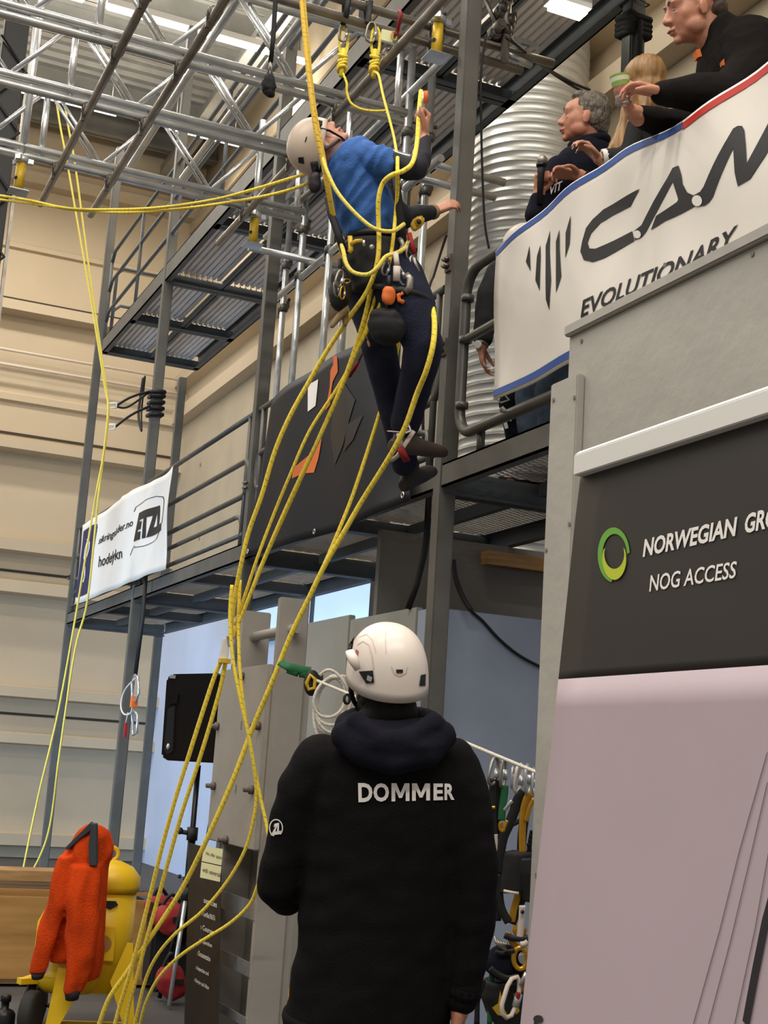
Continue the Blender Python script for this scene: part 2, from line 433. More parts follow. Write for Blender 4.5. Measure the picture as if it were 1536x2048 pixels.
# lower walkway: edge beams, cross beams, mesh panels
lw = thing('lower_walkway', 'lower grey steel walkway with expanded mesh floor, running along the gallery', 'walkway', (FX, 9, 2.87))
def chan(y0, y1, x, z0, z1, d):
    return MB().box((x, y0, z0), (x + d * .012, y1, z1)).box((x, y0, z0), (x + d * .06, y1, z0 + .01)).box((x, y0, z1 - .01), (x + d * .06, y1, z1))
ys = PY + [2.93, -1.0]
for i in range(len(ys) - 1):
    a, b = ys[i + 1], ys[i] - .09
    chan(a, b, FX + .005, 2.87, 2.99, 1).build('edge_beam', 'steel', lw)
    chan(a, b, 4.0, 2.87, 2.99, -1).build('edge_beam', 'darksteel', lw)
    for yy, big in ((ys[i] - .05, 1), ((a + b) / 2, 0)):
        cb = MB().box((FX + .02, yy - .006, 2.84 if big else 2.88), (3.99, yy + .006, 2.97)).box((FX + .02, yy - .05, 2.84 if big else 2.88), (3.99, yy + .05, 2.85 if big else 2.89))
        cb = cb.build('cross_beam', 'darksteel', lw)
        if big:
            for xx in (2.98, 3.04, 3.80, 3.86):
                for zz in (2.89, 2.93): MB().lathe([(.011, 0), (.011, .018), (.006, .02)], (xx, yy - .012, zz), (0, -1, 0), 6).build('bolt', 'bolt', cb)
    for (p0, p1) in ((a + .04, (a + b) / 2 - .03), ((a + b) / 2 + .03, b)):
        g = MB()
        st = .045; L_ = p1 - p0; W_ = 1.04
        k = -int(W_ / st)
        for k in range(-int(W_ / .06) - 1, int(L_ / st) + 1):
            for sg in (1, -1):
                y0 = p0 + k * st; ya, yb_ = y0, y0 + W_ * .55
                xa, xb = (2.9, 2.9 + W_) if sg > 0 else (2.9 + W_, 2.9)
                ta = max(0, (p0 - ya) / (yb_ - ya)); tb = min(1, (p1 - ya) / (yb_ - ya))
                if tb <= ta: continue
                g.bar((xa + (xb - xa) * ta, ya + (yb_ - ya) * ta, 2.975), (xa + (xb - xa) * tb, ya + (yb_ - ya) * tb, 2.975), .009, .006)
        g.build('mesh_panel', 'mesh', lw)
    cm = MB().box((3.42, a, 2.9), (3.46, b, 2.97)); cm.build('stringer', 'darksteel', lw)

def rtube(y0, y1, z0, z1, x=FX + .03, r=.021, rad=.09, left=True, right=True):
    pts = []
    def arc(cy, cz, a0, a1):
        return [(x, cy + rad * cos(a0 + (a1 - a0) * i / 6), cz + rad * sin(a0 + (a1 - a0) * i / 6)) for i in range(7)]
    pts = [*arc(y1 - rad, z1 - rad, pi / 2, 0), *arc(y1 - rad, z0 + rad, 0, -pi / 2), *arc(y0 + rad, z0 + rad, -pi / 2, -pi), *arc(y0 + rad, z1 - rad, pi, pi / 2)]
    return MB().tube(pts, r, 10, closed=True)
def railing(y0, y1, label, lows=True):
    t = thing('railing', label, 'railing', (FX + .03, (y0 + y1) / 2, 2.99), 'railings of the lower walkway')
    x = FX + .03
    MB().tube([(x, y0 - .02, 3.95), (x, y1 + .02, 3.95)], .021, 10).build('handrail', 'rail', t)
    rtube(y0, y1, 3.36, 3.62).build('rail_frame', 'rail', t)
    for yy in (y0 + .05, y1 - .05): MB().tube([(x, yy, 2.98), (x, yy, 3.95)], .018, 10).build('upright', 'rail', t)
    MB().tube([(x, y0 + .06, 2.98), (x, y0 + .06, 3.14), (x, y0 + .1, 3.2), (x, y0 + .2, 3.22), (x, y1 - .2, 3.22), (x, y1 - .1, 3.2), (x, y1 - .06, 3.14), (x, y1 - .06, 2.98)], .018, 10).build('mid_rail', 'rail', t)
    MB().tube([(x, y0, 3.07), (x, y1, 3.07)], .018, 10).build('toe_rail', 'rail', t)
    return t
railing(PY[1] + .06, PY[0] - .13, 'grey tube railing behind the folded white banner')
railing(PY[2] + .06, PY[1] - .13, 'grey tube railing with nothing hung on it, between white banner and tarpaulin')
railing(PY[3] + .06, PY[2] - .13, 'grey tube railing mostly hidden by the dark tarpaulin')
# railing with the big banner: one bent tube frame standing a little outside the post
t = thing('railing', 'bent grey tube railing carrying the large white banner', 'railing', (FX + .02, 4, 2.99), 'railings of the lower walkway')
rtube(1.2, 5.80, 3.10, 3.945, FX + .01, .027, .13).build('rail_frame', 'rail', t)
MB().tube([(FX + .01, 5.80, 3.585), (FX + .01, 1.2, 3.585)], .024, 10).build('mid_rail', 'rail', t)
for zz in (3.25, 3.80, 3.585):
    MB().tube([(FX + .01, 5.78, zz - .015), (FX + .01, 5.78, zz + .015)], .032, 10).build('collar', 'rail', t)
for yy in (5.6, 4.4, 2.6): MB().tube([(FX + .03, yy, 2.98), (FX + .03, yy, 3.1)], .02, 10).build('upright', 'rail', t)

# upper walkway
uw = thing('upper_walkway', 'upper grey steel walkway seen from below, with ribbed perforated floor sheets', 'walkway', (FX, 9, 5.93))
ZU = 5.93
for i in range(len(ys) - 1):
    a, b = ys[i + 1], ys[i] - .09
    if i == 0: b = 15.0
    chan(a, b, FX + .005, ZU, ZU + .17, 1).build('edge_beam', 'steel', uw)
    chan(a, b, 4.0, ZU, ZU + .17, -1).build('edge_beam', 'darksteel', uw)
    for yy in (ys[i] - .04 if i else 14.98, (a + b) / 2):
        cb = MB().box((FX + .02, yy - .006, ZU), (3.99, yy + .006, ZU + .1)).box((FX + .02, yy - .06, ZU), (3.99, yy + .06, ZU + .01)).build('cross_beam', 'darksteel', uw)
        for xx in (3.0, 3.06, 3.8, 3.86):
            for dy in (-.03, .03): MB().lathe([(.013, 0), (.013, .014)], (xx, yy + dy, ZU), (0, 0, -1), 6).build('bolt', 'bolt', cb)
    MB().box((3.40, a, ZU + .02), (3.46, b, ZU + .03)).box((3.425, a, ZU + .02), (3.435, b, ZU + .1)).build('stringer', 'darksteel', uw)
    for (p0, p1) in ((a + .02, (a + b) / 2 - .01), ((a + b) / 2 + .01, b)):
        for q0, q1 in ((FX + .07, 3.425), (3.435, 3.94)):
            s = MB(); pr = []; x = q0; zt = ZU + .105
            while x < q1 - .03:
                pr += [(x, zt), (x + .034, zt), (x + .037, zt + .035), (x + .052, zt + .035)]; x += .055
            vs = [(px_, yy, pz) for yy in (p0, p1) for px_, pz in pr]; n = len(pr)
            s.add(vs, [(k, k + 1, n + k + 1, n + k) for k in range(n - 1)])
            sh = s.build('floor_sheet', 'deckplate', uw)
ur = thing('railing', 'dark tube railing along the front of the upper walkway', 'railing', (FX, 11, ZU + .17))
for zz in (6.42, 6.78, 7.14):
    MB().tube([(FX + .03, 15.05, zz - .1), (FX + .03, 14.95, zz), (FX + .03, 6.2, zz)], .02, 8).build('rail', 'darksteel', ur)
for yy in (15.05, 13.6, 10.6, 7.6): MB().tube([(FX + .03, yy, ZU + .1), (FX + .03, yy, 7.14)], .018, 8).build('upright', 'darksteel', ur)
ub = thing('railing', 'dark tube railing closing the far end of the upper walkway', 'railing', (3.4, 15.1, ZU + .17))
for zz in (6.55, 7.0): MB().tube([(FX + .1, 15.08, ZU + .15), (FX + .1, 15.08, zz - .08), (FX + .18, 15.08, zz), (3.95, 15.08, zz)], .02, 8).build('rail', 'darksteel', ub)

# spiral duct
d = MB(); c0 = P(1052, 400, X=4.62); R0 = .43
prof = []; z = 0
while z < CZ:
    prof += [(R0, z), (R0 + .002, z + .03), (R0, z + .062), (R0 + .006, z + .066), (R0 + .006, z + .071), (R0, z + .075)]; z += .075
d.lathe(prof, (4.62, c0.y, 0), (0, 0, 1), 48)
tag(d.build('spiral_duct', 'duct', base=(4.62, c0.y, 0)), 'wide silver spiral duct rising behind the man with the microphone', 'duct')
# ---------------------------------------------------------------- scaffold lattice girders
GZ, GH = 5.3, .43
gn = ['farthest lattice girder, the lowest in view on the left', 'middle lattice girder, above the farthest one', 'nearest lattice girder, the topmost in view']
GY = [8.585, 7.65, 6.88]
for gi, (gy, nm) in enumerate(zip(GY, gn)):
    t = thing('lattice_girder', 'galvanized ' + nm, 'girder', (0, gy, GZ), 'lattice girders over the hall')
    for z in (GZ, GZ + GH):
        MB().tube([(-2, gy, z), (2.95, gy, z)], .0242, 12).build('chord', 'galv', t)
    MB().tube([(-2, gy, GZ - .062), (2.93, gy, GZ - .062)], .0242, 12).build('chord', 'galv', t)
    x = -1.5; up = True
    while x < 2.6:
        xa, xb = x, x + .375
        za, zb = (GZ + .02, GZ + GH - .02) if up else (GZ + GH - .02, GZ + .02)
        if up:
            MB().tube([(xa + .03, gy, za), (xb - .03, gy, zb)], .0155, 8).build('diagonal', 'alu', t)
        else:
            for dx in (-.03, .03): MB().tube([(xa + .03 + dx, gy + dx * .4, za), (xb - .03 + dx, gy + dx * .4, zb)], .0125, 8).build('diagonal', 'alu', t)
        x += .375; up = not up
    for xx in (1.12, 2.9): MB().tube([(xx, gy + .03, GZ - .03), (xx, gy + .03, GZ + GH + .03)], .021, 10).build('upright', 'alu', t)
def clamp(mb, c, a=(1, 0, 0), b=(0, 1, 0)):
    for ax in (a, b): mb.lathe([(.032, -.026), (.038, -.02), (.038, .02), (.032, .026)], c, ax, 12)
    mb.cbox(V(c) + V((.03, .0, .035)), (.03, .03, .05)); mb.lathe([(.008, 0), (.008, .05), (.014, .05), (.014, .065)], V(c) + V((.03, .01, .03)), (.3, 0, 1), 6)
    mb.cbox(V(c) + V((-.02, .03, -.045)), (.02, .02, .05))
for i, (xx, lb) in enumerate(((1.23, 'leftmost dark tube crossing under the lattice girders'), (1.58, 'second dark tube crossing under the lattice girders'), (2.52, 'dark tube crossing under the girders behind the climbing helmet'))):
    t = thing('scaffold_tube', lb, 'tube', (xx, 7.5, GZ - .11), 'cross tubes of the girder grid')
    MB().tube([(xx, 4.9 if xx > 2 else 5.4, GZ - .115), (xx, 9.2, GZ - .115)], .0242, 12).build('tube', 'dullgalv', t)
    for gy in GY:
        m = MB(); clamp(m, (xx, gy, GZ - .09)); m.build('coupler', 'coupler', t)
    m = MB(); clamp(m, (xx, 6.26, GZ - .09)); m.build('coupler', 'coupler', t)
for i, (xx, lb) in enumerate(((1.9, 'bright tube lying on top of the girders, left one'), (2.3, 'bright tube lying on top of the girders, right one'))):
    t = MB().tube([(xx, 5.2, GZ + GH + .06), (xx, 9.6, GZ + GH + .06)], .0242, 12).build('scaffold_tube', 'galv', base=(xx, 7.5, GZ + GH))
    tag(t, lb, 'tube', 'tubes on top of the girders')
# uprights of the scaffold standing on the deck behind the railing
ups = [((612, 400), (571, 772), 3.06, 'upright scaffold tube just right of the grey post, nearer of the pair'), ((581, 434), (553, 782), 3.2, 'upright scaffold tube just right of the grey post, farther of the pair'),
       ((660, 500), (646, 740), 3.06, 'upright scaffold tube behind the hip of the climber'), ((684, 640), (675, 700), 3.25, 'short visible upright tube above the tarpaulin beside the climber'),
       ((825, 112), (808, 305), 3.06, 'upright scaffold tube under the raised arm of the climber'), ((717, 230), (712, 285), 3.3, 'upright scaffold tube left of the knotted ropes'), ((757, 230), (752, 290), 3.45, 'upright scaffold tube behind the knotted ropes'), ((866, 130), (858, 205), 3.2, 'upright scaffold tube right of the raised hand')]
for a, b, X, lb in ups:
    p = P(*a, X=X); y = p.y
    t = thing('scaffold_tube', 'galvanized ' + lb, 'tube', (X, y, 2.985), 'upright scaffold tubes on the deck')
    MB().tube([(X, y, 2.985), (X, y, 5.86)], .0242, 12).build('tube', 'galv', t)
    m = MB(); clamp(m, (X, y, GZ), (0, 0, 1), (1, 0, 0)); m.build('coupler', 'coupler', t)
    m = MB(); clamp(m, (X, y, 4.95), (0, 0, 1), (0, 1, 0)); m.build('coupler', 'coupler', t)
for (a, b, z, lb) in (((2.6, 8.7), (3.9, 8.7), 5.0, 'short horizontal tube clamped below the farthest girder'), ((3.06, 6.6), (3.06, 9.6), 4.93, 'horizontal tube clamped along the upright tubes'),
                      ((3.06, 6.4), (3.06, 9.8), 5.56, 'upper horizontal tube clamped along the upright tubes'), ((2.75, 6.93), (3.65, 6.93), 5.05, 'upper of two tube ends pointing at the grey post'), ((2.75, 6.95), (3.6, 6.95), 4.95, 'lower of two tube ends pointing at the grey post')):
    t = MB().tube([(*a, z), (*b, z)], .0242, 12).build('scaffold_tube', 'galv', base=(*a, z)); tag(t, 'galvanized ' + lb, 'tube')
t = MB().tube([P(548, 445, X=3.02), P(668, 345, X=3.02)], .0242, 12).build('scaffold_tube', 'dullgalv', base=P(548, 445, X=3.02)); tag(t, 'sloping brace tube under the farthest girder', 'tube')
# the pair carrying the climbing ropes; its shading is put into the dull colour
BY, BZ = 6.22, 5.47
for k, (dz, lb) in enumerate(((0, 'upper of two dull tubes carrying the hanging ropes'), (-.10, 'lower of two dull tubes carrying the hanging ropes'))):
    t = MB().tube([(-.5, BY, BZ + dz), (3.55 - k * .2, BY, BZ + dz)], .0242, 12).build('scaffold_tube', 'dullgalv', base=(1, BY, BZ + dz)); tag(t, lb, 'tube', 'tubes carrying the ropes')
# standards ending in adjustable feet
def jack(x, y, z, ztop, lb):
    t = thing('scaffold_jack', lb, 'scaffold leg', (x, y, z), 'scaffold legs with adjustable feet')
    MB().tube([(x, y, z + .12), (x, y, ztop)], .0242, 12).build('tube', 'galv', t)
    MB().tube([(x, y, z + .01), (x, y, z + .2)], .031, 14).build('sleeve', 'jackyellow', t)
    MB().lathe([(.012, 0), (.012, .003)], (x - .026, y - .018, z + .09), (-.8, -.6, 0), 10).build('hole', 'black', t)
    m = MB().lathe([(.036, 0), (.046, .01), (.046, .035), (.036, .045)], (x, y, z + .2), n=8)
    for k in range(3): m.cbox((x + .055 * cos(k * 2.1), y + .055 * sin(k * 2.1), z + .22), (.035, .035, .03), Matrix.Rotation(k * 2.1, 4, 'Z'))
    m.build('nut', 'galv', t)
    b = MB().box((x - .062, y - .062, z), (x + .062, y + .062, z + .008)); b.build('foot_plate', 'galv', t, bevel=.002)
p = P(36, 385, Y=8.585); jack(p.x, 8.585, p.z, 6.6, 'scaffold leg with yellow foot hanging at the left edge, by the black mast')
p = P(505, 492, Y=8.585); jack(p.x, 8.585, p.z, 5.9, 'scaffold leg with yellow foot hanging left of the climber')
p = P(872, 116, Y=6.22 - .05); jack(p.x, 6.17, p.z, 6.2, 'scaffold leg with yellow foot hanging above the raised hand')
m = MB(); clamp(m, (p.x, 6.19, BZ)); clamp(m, (p.x, 6.19, BZ - .1)); tag(m.build('coupler', 'coupler', base=(p.x, 6.19, BZ)), 'pair of couplers joining the yellow-footed leg to the dull tubes', 'coupler')
# cluster of couplers and short tubes right of the grey post
c0 = P(1005, 75, Y=6.22)
t = thing('coupler_cluster', 'cluster of rusty couplers and tube ends right of the grey post', 'coupler', c0)
m = MB()
for dx, dz in ((0, 0), (.02, .07), (-.03, .13), (0, .2), (-.06, -.01)):
    clamp(m, c0 + V((dx, -.02, dz)), (1, 0, 0), (.2, 1, .1))
    m.ell(c0 + V((dx, -.05, dz + .02)), (.03, .03, .035))
m.build('couplers', 'coupler', t)
MB().tube([c0 + V((.0, -.04, -.17)), c0 + V((.0, -.04, .5))], .023, 12).build('upright', 'dullgalv', t)
MB().tube([c0 + V((-.06, -.10, .02)), c0 + V((-.06, .02, .02))], [.03, .03], 12).lathe([(.02, 0), (.02, .003)], c0 + V((-.06, -.102, .02)), (0, -1, 0), 10).build('tube_end', 'dullgalv', t)
MB().tube([c0 + V((.02, 0, -.09)), c0 + V((.20, .02, -.10))], .023, 12).build('tube_end', 'galv', t)
MB().tube([c0 + V((-.12, 0, .2)), c0 + V((-.02, 0, .02))], .012, 8).build('brace', 'dullgalv', t)
MB().box(c0 + V((.06, -.02, -.01)), c0 + V((.22, .0, .02))).build('flat_bar', 'galv', t)
# dark mast at the far left
mx = thing('lift_mast', 'tall black mast standing at the left edge of the hall', 'mast', (1.25, 12.2, 0))
MB().box((1.12, 12.15, 0), (1.34, 12.3, 8.2)).build('column', 'black', mx, bevel=.01)
MB().box((1.37, 12.17, 0), (1.40, 12.22, 8.2)).build('guide_rail', 'dullgalv', mx)
m = MB()
m.tube([(1.10 if k % 2 else 1.36, 12.13, .4 + k * .3) for k in range(26)], .014, 6)
m.build('lacing', 'blackmetal', mx)
# ---------------------------------------------------------------- panels and training structure under the gallery
def panel(lb, y0, y1, z1, x=3.0, m='panel'):
    return tag(MB().box((x, y0, .0), (x + .04, y1, z1)).build('board_panel', m, base=(x, (y0 + y1) / 2, 0), bevel=.004), lb, 'panel', 'grey board panels under the gallery')
panel('grey board panel between the planks and the judge, tall left one', 7.36, 8.04, 2.362)
panel('grey board panel right behind the helmet of the judge', 6.44, 7.34, 2.33)
panel('narrow grey board panel beside the post behind the judge', 6.2, 6.42, 2.31, m='daytintpanel')
tag(MB().box((3.02, 6.15, 0), (5.08, 6.19, 2.30)).build('board_panel', 'daytintpanel', base=(4, 6.17, 0)), 'wide grey board panel tinted with bluish daylight, behind the hanging harnesses', 'panel')
tag(MB().box((3.1, 7.2, 0), (5.08, 7.25, 2.86)).build('board_panel', 'shade', base=(4, 7.2, 0)), 'dim grey wall board above and behind the daylight-tinted panel', 'panel')
tag(MB().box((3.74, 7.08, 2.72), (5.05, 7.16, 2.80)).build('timber_beam', 'wood', base=(4, 7.1, 2.7)), 'bare timber beam under the deck right of the post', 'beam')
# plank frame with the bolted plate
t = thing('training_column', 'grey painted plank column with a bolted front plate and a round bar', 'column', (2.38, 7, 0))
MB().box((2.30, 6.58, 0), (2.46, 6.63, 2.32)).build('plank', 'painted', t, bevel=.006)
MB().box((2.30, 7.18, 0), (2.46, 7.24, 2.30)).build('plank', 'painted', t, bevel=.006)
MB().box((2.46, 6.60, 0), (2.50, 7.22, 1.98)).build('back_board', 'painted', t)
pl = MB().box((2.27, 6.61, 1.05), (2.30, 7.42, 1.975)).build('front_plate', 'painted', t, bevel=.005)
MB().tube([(2.37, 6.5, 2.16), (2.37, 7.2, 2.16)], .026, 12).lathe([(.03, 0), (.03, .012)], (2.37, 7.18, 2.16), (0, -1, 0), 12).build('round_bar', 'painted', t)
for x, y in ((487, 1352), (437, 1453), (520, 1452), (430, 1572), (506, 1580), (455, 1680)):
    p = P(x, y, X=2.27)
    b = MB().lathe([(.022, 0), (.022, .022), (.013, .023), (.013, .05), (.010, .052)], p, (-1, -.0, 0), 6); b.build('bolt', 'brownbolt', t)
for x, y in ((472, 1577), (483, 1450)):
    p = P(x, y, X=2.27); MB().box(p + V((-.004, -.008, -.02)), p + V((0, .008, .02))).build('slot', 'shade', t)
for z0 in (.62, .22, .88 - .55):
    pass
for y0, y1 in ((1800, 1838), (1925, 1955), (2040, 2060)):
    p = P(500, y0, X=2.30); q = P(500, y1, X=2.30)
    r = MB().box((2.296, 6.60, q.z), (2.302, 7.20, p.z)).build('rung', 'galv', t)
    MB().tube([(2.29, 6.62, p.z - .01), (2.29, 6.5, p.z - .01)], .005, 6).build('pin', 'bolt', r)
# roll-up standing behind the column
t = thing('roll_up_banner', 'dark roll-up banner with yellow notes on it beside the plank column', 'banner', (2.2, 7.1, 0))
S0 = P(440, 1700, X=2.22); 
def surf2(u, v, e=0):
    return V((2.2 - e, 7.30 + .20 * v - .58 * u, .08 + .94 * v))
m = MB().add([surf2(0, 0), surf2(1, 0), surf2(1, 1), surf2(0, 1), surf2(0, 0) + V((.006, 0, 0)), surf2(1, 0) + V((.006, 0, 0)), surf2(1, 1) + V((.006, 0, 0)), surf2(0, 1) + V((.006, 0, 0))],
             [(0, 1, 2, 3), (7, 6, 5, 4), (0, 4, 5, 1), (1, 5, 6, 2), (2, 6, 7, 3), (3, 7, 4, 0)])
mat('bannerdark', '#211f1f', .55, vary=.1, scale=3)
mat('note', '#e6e5b4', .7); mat('print', '#d9d5ce', .6); mat('ink', '#3a3a38', .6)
m.build('sheet', 'bannerdark', t)
MB().tube([(2.2, 6.68, .045), (2.2, 7.36, .045)], .045, 14).build('base_tube', 'galv', t)
def uv2(x, y):
    p = P(x, y, X=2.2); v = (p.z - .08) / .94; return ((7.30 + .20 * v - p.y) / .58, v)
for k, (q, words) in enumerate((([(410, 1692), (447, 1698), (444, 1731), (404, 1722)], 'We offer space'), ([(404, 1724), (444, 1733), (441, 1764), (401, 1755)], 'with universal'))):
    pl_ = poly(*[uv2(*c) for c in q]); o = decal('note', [pl_], surf2, 'note', t, eps=.003)
    vs, fs = text_polys(words); us = [uv2(*c) for c in q]
    x0 = us[0][0] + .05; x1 = us[1][0] - .02; ym = (us[0][1] + us[2][1]) / 2
    decal('writing', [(fit2d(vs, x0, ym - .012, x1, ym + .012), fs)], surf2, 'ink', t, eps=.005)
for k, (y, wrd) in enumerate(((1800, 'services'), (1826, '› Certified IRATA'), (1853, '› Courses'), (1880, '› Inspection'), (1905, '› Documentation'), (1935, '› Inspection and'), (1960, '› Rigging and lifting'))):
    a = uv2(409 - k * 3.2, y); vs, fs = text_polys(wrd, bold=.02)
    L_ = .40 if k != 6 else .46
    decal('writing', [(fit2d(vs, a[0], a[1] - .014, min(.97, a[0] + L_), a[1] + .014), fs)], surf2, 'print', t, eps=.004)

# speaker on its stand
def Bx(mb, pts, off): return mb.prism(pts, off)
SD = 8.45
t = thing('loudspeaker', 'black loudspeaker on a tripod stand in front of the bluish wall', 'loudspeaker', P(385, 1528, D=SD))
a, b, c, d = (P(x, y, D=SD) for x, y in ((333, 1348), (440, 1346), (430, 1526), (321, 1521)))
bk = V((.20, .34, 0)) * .75
m = MB(); nrm = (b - a).cross(d - a).normalized()
lt = (a - b).normalized()
prof = [a + lt * -.03, a + (d - a) * .04, d - (d - a) * .04, d + lt * -.04, c - lt * -.0, b]
m.prism([a - lt * .03, a + (d - a) * .05, d - (d - a) * .05, d - lt * .04, c, b], bk)
m.build('cabinet', 'blackmetal', t, bevel=.012)
g = MB().prism([a + (b - a) * .08 + (d - a) * .4, a + (b - a) * .22 + (d - a) * .36, a + (b - a) * .24 + (d - a) * .9, a + (b - a) * .14 + (d - a) * .94, a + (b - a) * .06 + (d - a) * .88], bk * -.06)
g.build('grille', 'black', t, bevel=.005)
MB().prism([a + (b - a) * .10 + (d - a) * .3, a + (b - a) * .26 + (d - a) * .24, a + (b - a) * .26 + (d - a) * .34, a + (b - a) * .1 + (d - a) * .36], bk * -.08).build('handle_recess', 'blackmetal', t)
q = a + (b - a) * .14 + (d - a) * .84
MB().ell(q + bk * -.065, (.012, .012, .02)).build('badge', 'galv', t)
q = a + (b - a) * .12 + (d - a) * .035; MB().cbox(q - bk * .02, (.03, .03, .02)).build('corner_cap', 'galv', t)
sp = P(385, 1530, D=SD) + bk * .5
t = thing('speaker_stand', 'black tripod stand under the loudspeaker', 'stand', (sp.x, sp.y, 0))
MB().tube([(sp.x, sp.y, .35), (sp.x, sp.y, sp.z)], .017, 10).build('pole', 'blackmetal', t)
MB().tube([(sp.x, sp.y, .45), (sp.x, sp.y, 1.0)], .024, 10).build('lower_pole', 'blackmetal', t)
k = MB().tube([(sp.x, sp.y, .98), (sp.x, sp.y, 1.06)], .034, 10); k.tube([(sp.x, sp.y, 1.02), (sp.x - .07, sp.y, 1.03)], .014, 8); k.ell((sp.x - .08, sp.y, 1.035), (.02, .02, .022)); k.build('collar', 'black', t)
MB().tube([(sp.x, sp.y, .62), (sp.x, sp.y, .70)], .04, 10).build('hub', 'black', t)
foot = P(338, 2012, Z=.02)
for th in (0, 2.094, 4.189):
    v0 = foot - V((sp.x, sp.y, 0)); v0.z = 0
    v1 = Matrix.Rotation(th, 3, 'Z') @ v0
    e = V((sp.x, sp.y, .02)) + v1
    l = MB().tube([(sp.x + v1.x * .06, sp.y + v1.y * .06, .68), e], .014, 8).build('leg', 'blackmetal' if th else 'galv', t)
    MB().tube([e + (V((sp.x, sp.y, .68)) - e) * .06, e], .02, 8).build('rubber_foot', 'black', l)
    MB().tube([(sp.x, sp.y, .36), V((sp.x, sp.y, 0)) + v1 * .5 + V((0, 0, .35))], .008, 6).build('strut', 'blackmetal', t)

cbl = tag(MB().tube(catmull([P(437, 1612, D=8.5), P(420, 1640, D=8.45), P(410, 1690, D=8.4), P(392, 1760, D=8.3), P(372, 1790, D=8.3)]), .006, 6).build('cable', 'black', base=P(437, 1612, D=8.5)), 'thin black cable dropping from the loudspeaker', 'cable')

# plywood box behind the yellow cylinder
t = thing('plywood_box', 'plywood crate behind the orange jacket and yellow cylinder', 'box', (1.6, 9.0, 0))
pA = P(0, 1790, D=8.7); zt = pA.z
q0 = V((1.0, 9.17, 0)); q1 = P(333, 1802, Z=zt)
dirv = (q1 - q0); dirv.z = 0; nn = V((-dirv.y, dirv.x, 0)).normalized() * .5
if nn.y < 0: nn = -nn
def brd(name, A, B, z0, z1, th, m):
    A = V((A.x, A.y, 0)); B = V((B.x, B.y, 0)); n_ = V((-(B - A).y, (B - A).x, 0)).normalized() * th
    return MB().prism([A + V((0, 0, z0)), B + V((0, 0, z0)), B + V((0, 0, z1)), A + V((0, 0, z1))], n_).build(name, m, t, bevel=.003)
brd('front_board', q0, q1, .02, zt, .018, 'ply'); brd('back_board', q0 + nn, q1 + nn, .02, zt, .018, 'ply')
brd('end_board', q1, q1 + nn, .02, zt, .018, 'ply'); brd('end_board', q0, q0 + nn, .02, zt, .018, 'ply')
MB().prism([V((q.x, q.y, .02)) for q in (q0, q1, q1 + nn, q0 + nn)], (0, 0, .03)).build('bottom_board', 'plyedge', t)
bw = thing('timber_stack', 'dark timber boards stacked behind the plywood crate', 'timber', (1.9, 10.4, 0))
MB().box((.9, 10.2, 0), (2.6, 10.6, .55)).build('lower_board', 'plyedge', bw); MB().box((.9, 10.22, .55), (2.6, 10.55, .62)).build('top_board', 'wood', bw)

# red bag of gear and bits behind the stand
mat('redcloth', '#a01c1c', .7, vary=.3, scale=12)
def bag(x, y, D, sx, sy, sz, lb):
    c = P(x, y, D=D); t = thing('gear_bag', lb, 'bag', (c.x, c.y, 0.0) if c.z - sz < .02 else c - V((0, 0, sz)))
    m = MB().ell(c, (sx, sy, sz)); remesh(m.ell(c + V((.03, 0, -.04)), (sx * .9, sy, sz * .8)), 'bag_body', 'redcloth', t, .015, 3, folds(.012, 9))
    MB().tube(catmull([c + V((-sx * .6, 0, sz * .6)), c + V((-sx * .2, -.03, sz * 1.6)), c + V((sx * .4, 0, sz * .9))]), .012, 6).build('strap', 'black', t)
    MB().cbox(c + V((.03, -sy * .95, 0)), (sx * .8, .03, .03)).build('buckle_strap', 'black', t)
    return t
bx = thing('gear_chest', 'black gear chest on the floor behind the speaker stand, under the red bags', 'chest', (2.75, 9.0, 0))
MB().box((2.42, 8.9, .04), (3.0, 9.35, .5)).build('body', 'black', bx, bevel=.02); MB().box((2.4, 8.88, .5), (3.02, 9.37, .55)).build('lid', 'blackmetal', bx, bevel=.01)
for xx in (2.5, 2.9): MB().lathe([(.04, -.02), (.04, .02)], (xx, 8.95, .04), (1, 0, 0), 12).build('wheel', 'black', bx)
bag(345, 1835, 8.75, .14, .1, .09, 'red gear bag lying on the black chest behind the speaker stand')
bag(320, 1810, 8.95, .1, .08, .07, 'small red and black bag beside the larger red bag')
bag(340, 1960, 8.35, .09, .07, .1, 'red gear bag on the floor behind the leg of the speaker stand')

# ---------------------------------------------------------------- yellow cylinder on its trolley
mat('yellow', '#e6bb16', .42, vary=.12, scale=5); mat('rubber', '#26241f', .8)
CYD = 7.45
cb = P(152, 2045, D=CYD); cx = (P(205, 1900, D=CYD))
axis = V((cx.x, cx.y, 0))
t = thing('yellow_trolley', 'yellow wheeled steel tank trolley with a lifting eye, under the orange jacket', 'trolley', (axis.x, axis.y, 0))
zt = P(230, 1735, D=CYD).z
rw = .155; A0 = axis
MB().lathe([(rw, .22), (rw, zt - .13)], A0, n=28).build('tank', 'yellow', t)
MB().lathe([(rw + .012, zt - .13), (rw + .016, zt - .10), (rw + .012, zt - .05), (rw * .8, zt - .0), (rw * .35, zt + .03), (.02, zt + .035)], A0, n=28).build('cap', 'yellow', t)
MB().tube([(A0.x + .03 * 0 + .0 + .035 * cos(k * pi / 7), A0.y - .0, zt + .065 + .035 * sin(k * pi / 7)) for k in range(14)], .012, 8, closed=True).build('lifting_eye', 'yellow', t)
MB().tube([(A0.x - .03 + .03 * cos(k * pi / 7), A0.y + .06, zt + .1 + .055 * sin(k * pi / 7)) for k in range(14)], .010, 8, closed=True).build('lifting_eye', 'yellow', t)
fr = (V((0, 0, 0)) - A0); fr.z = 0; fr.normalize(); sd = V((-fr.y, fr.x, 0))   # towards the camera, and sideways (right seen from it is -sd)
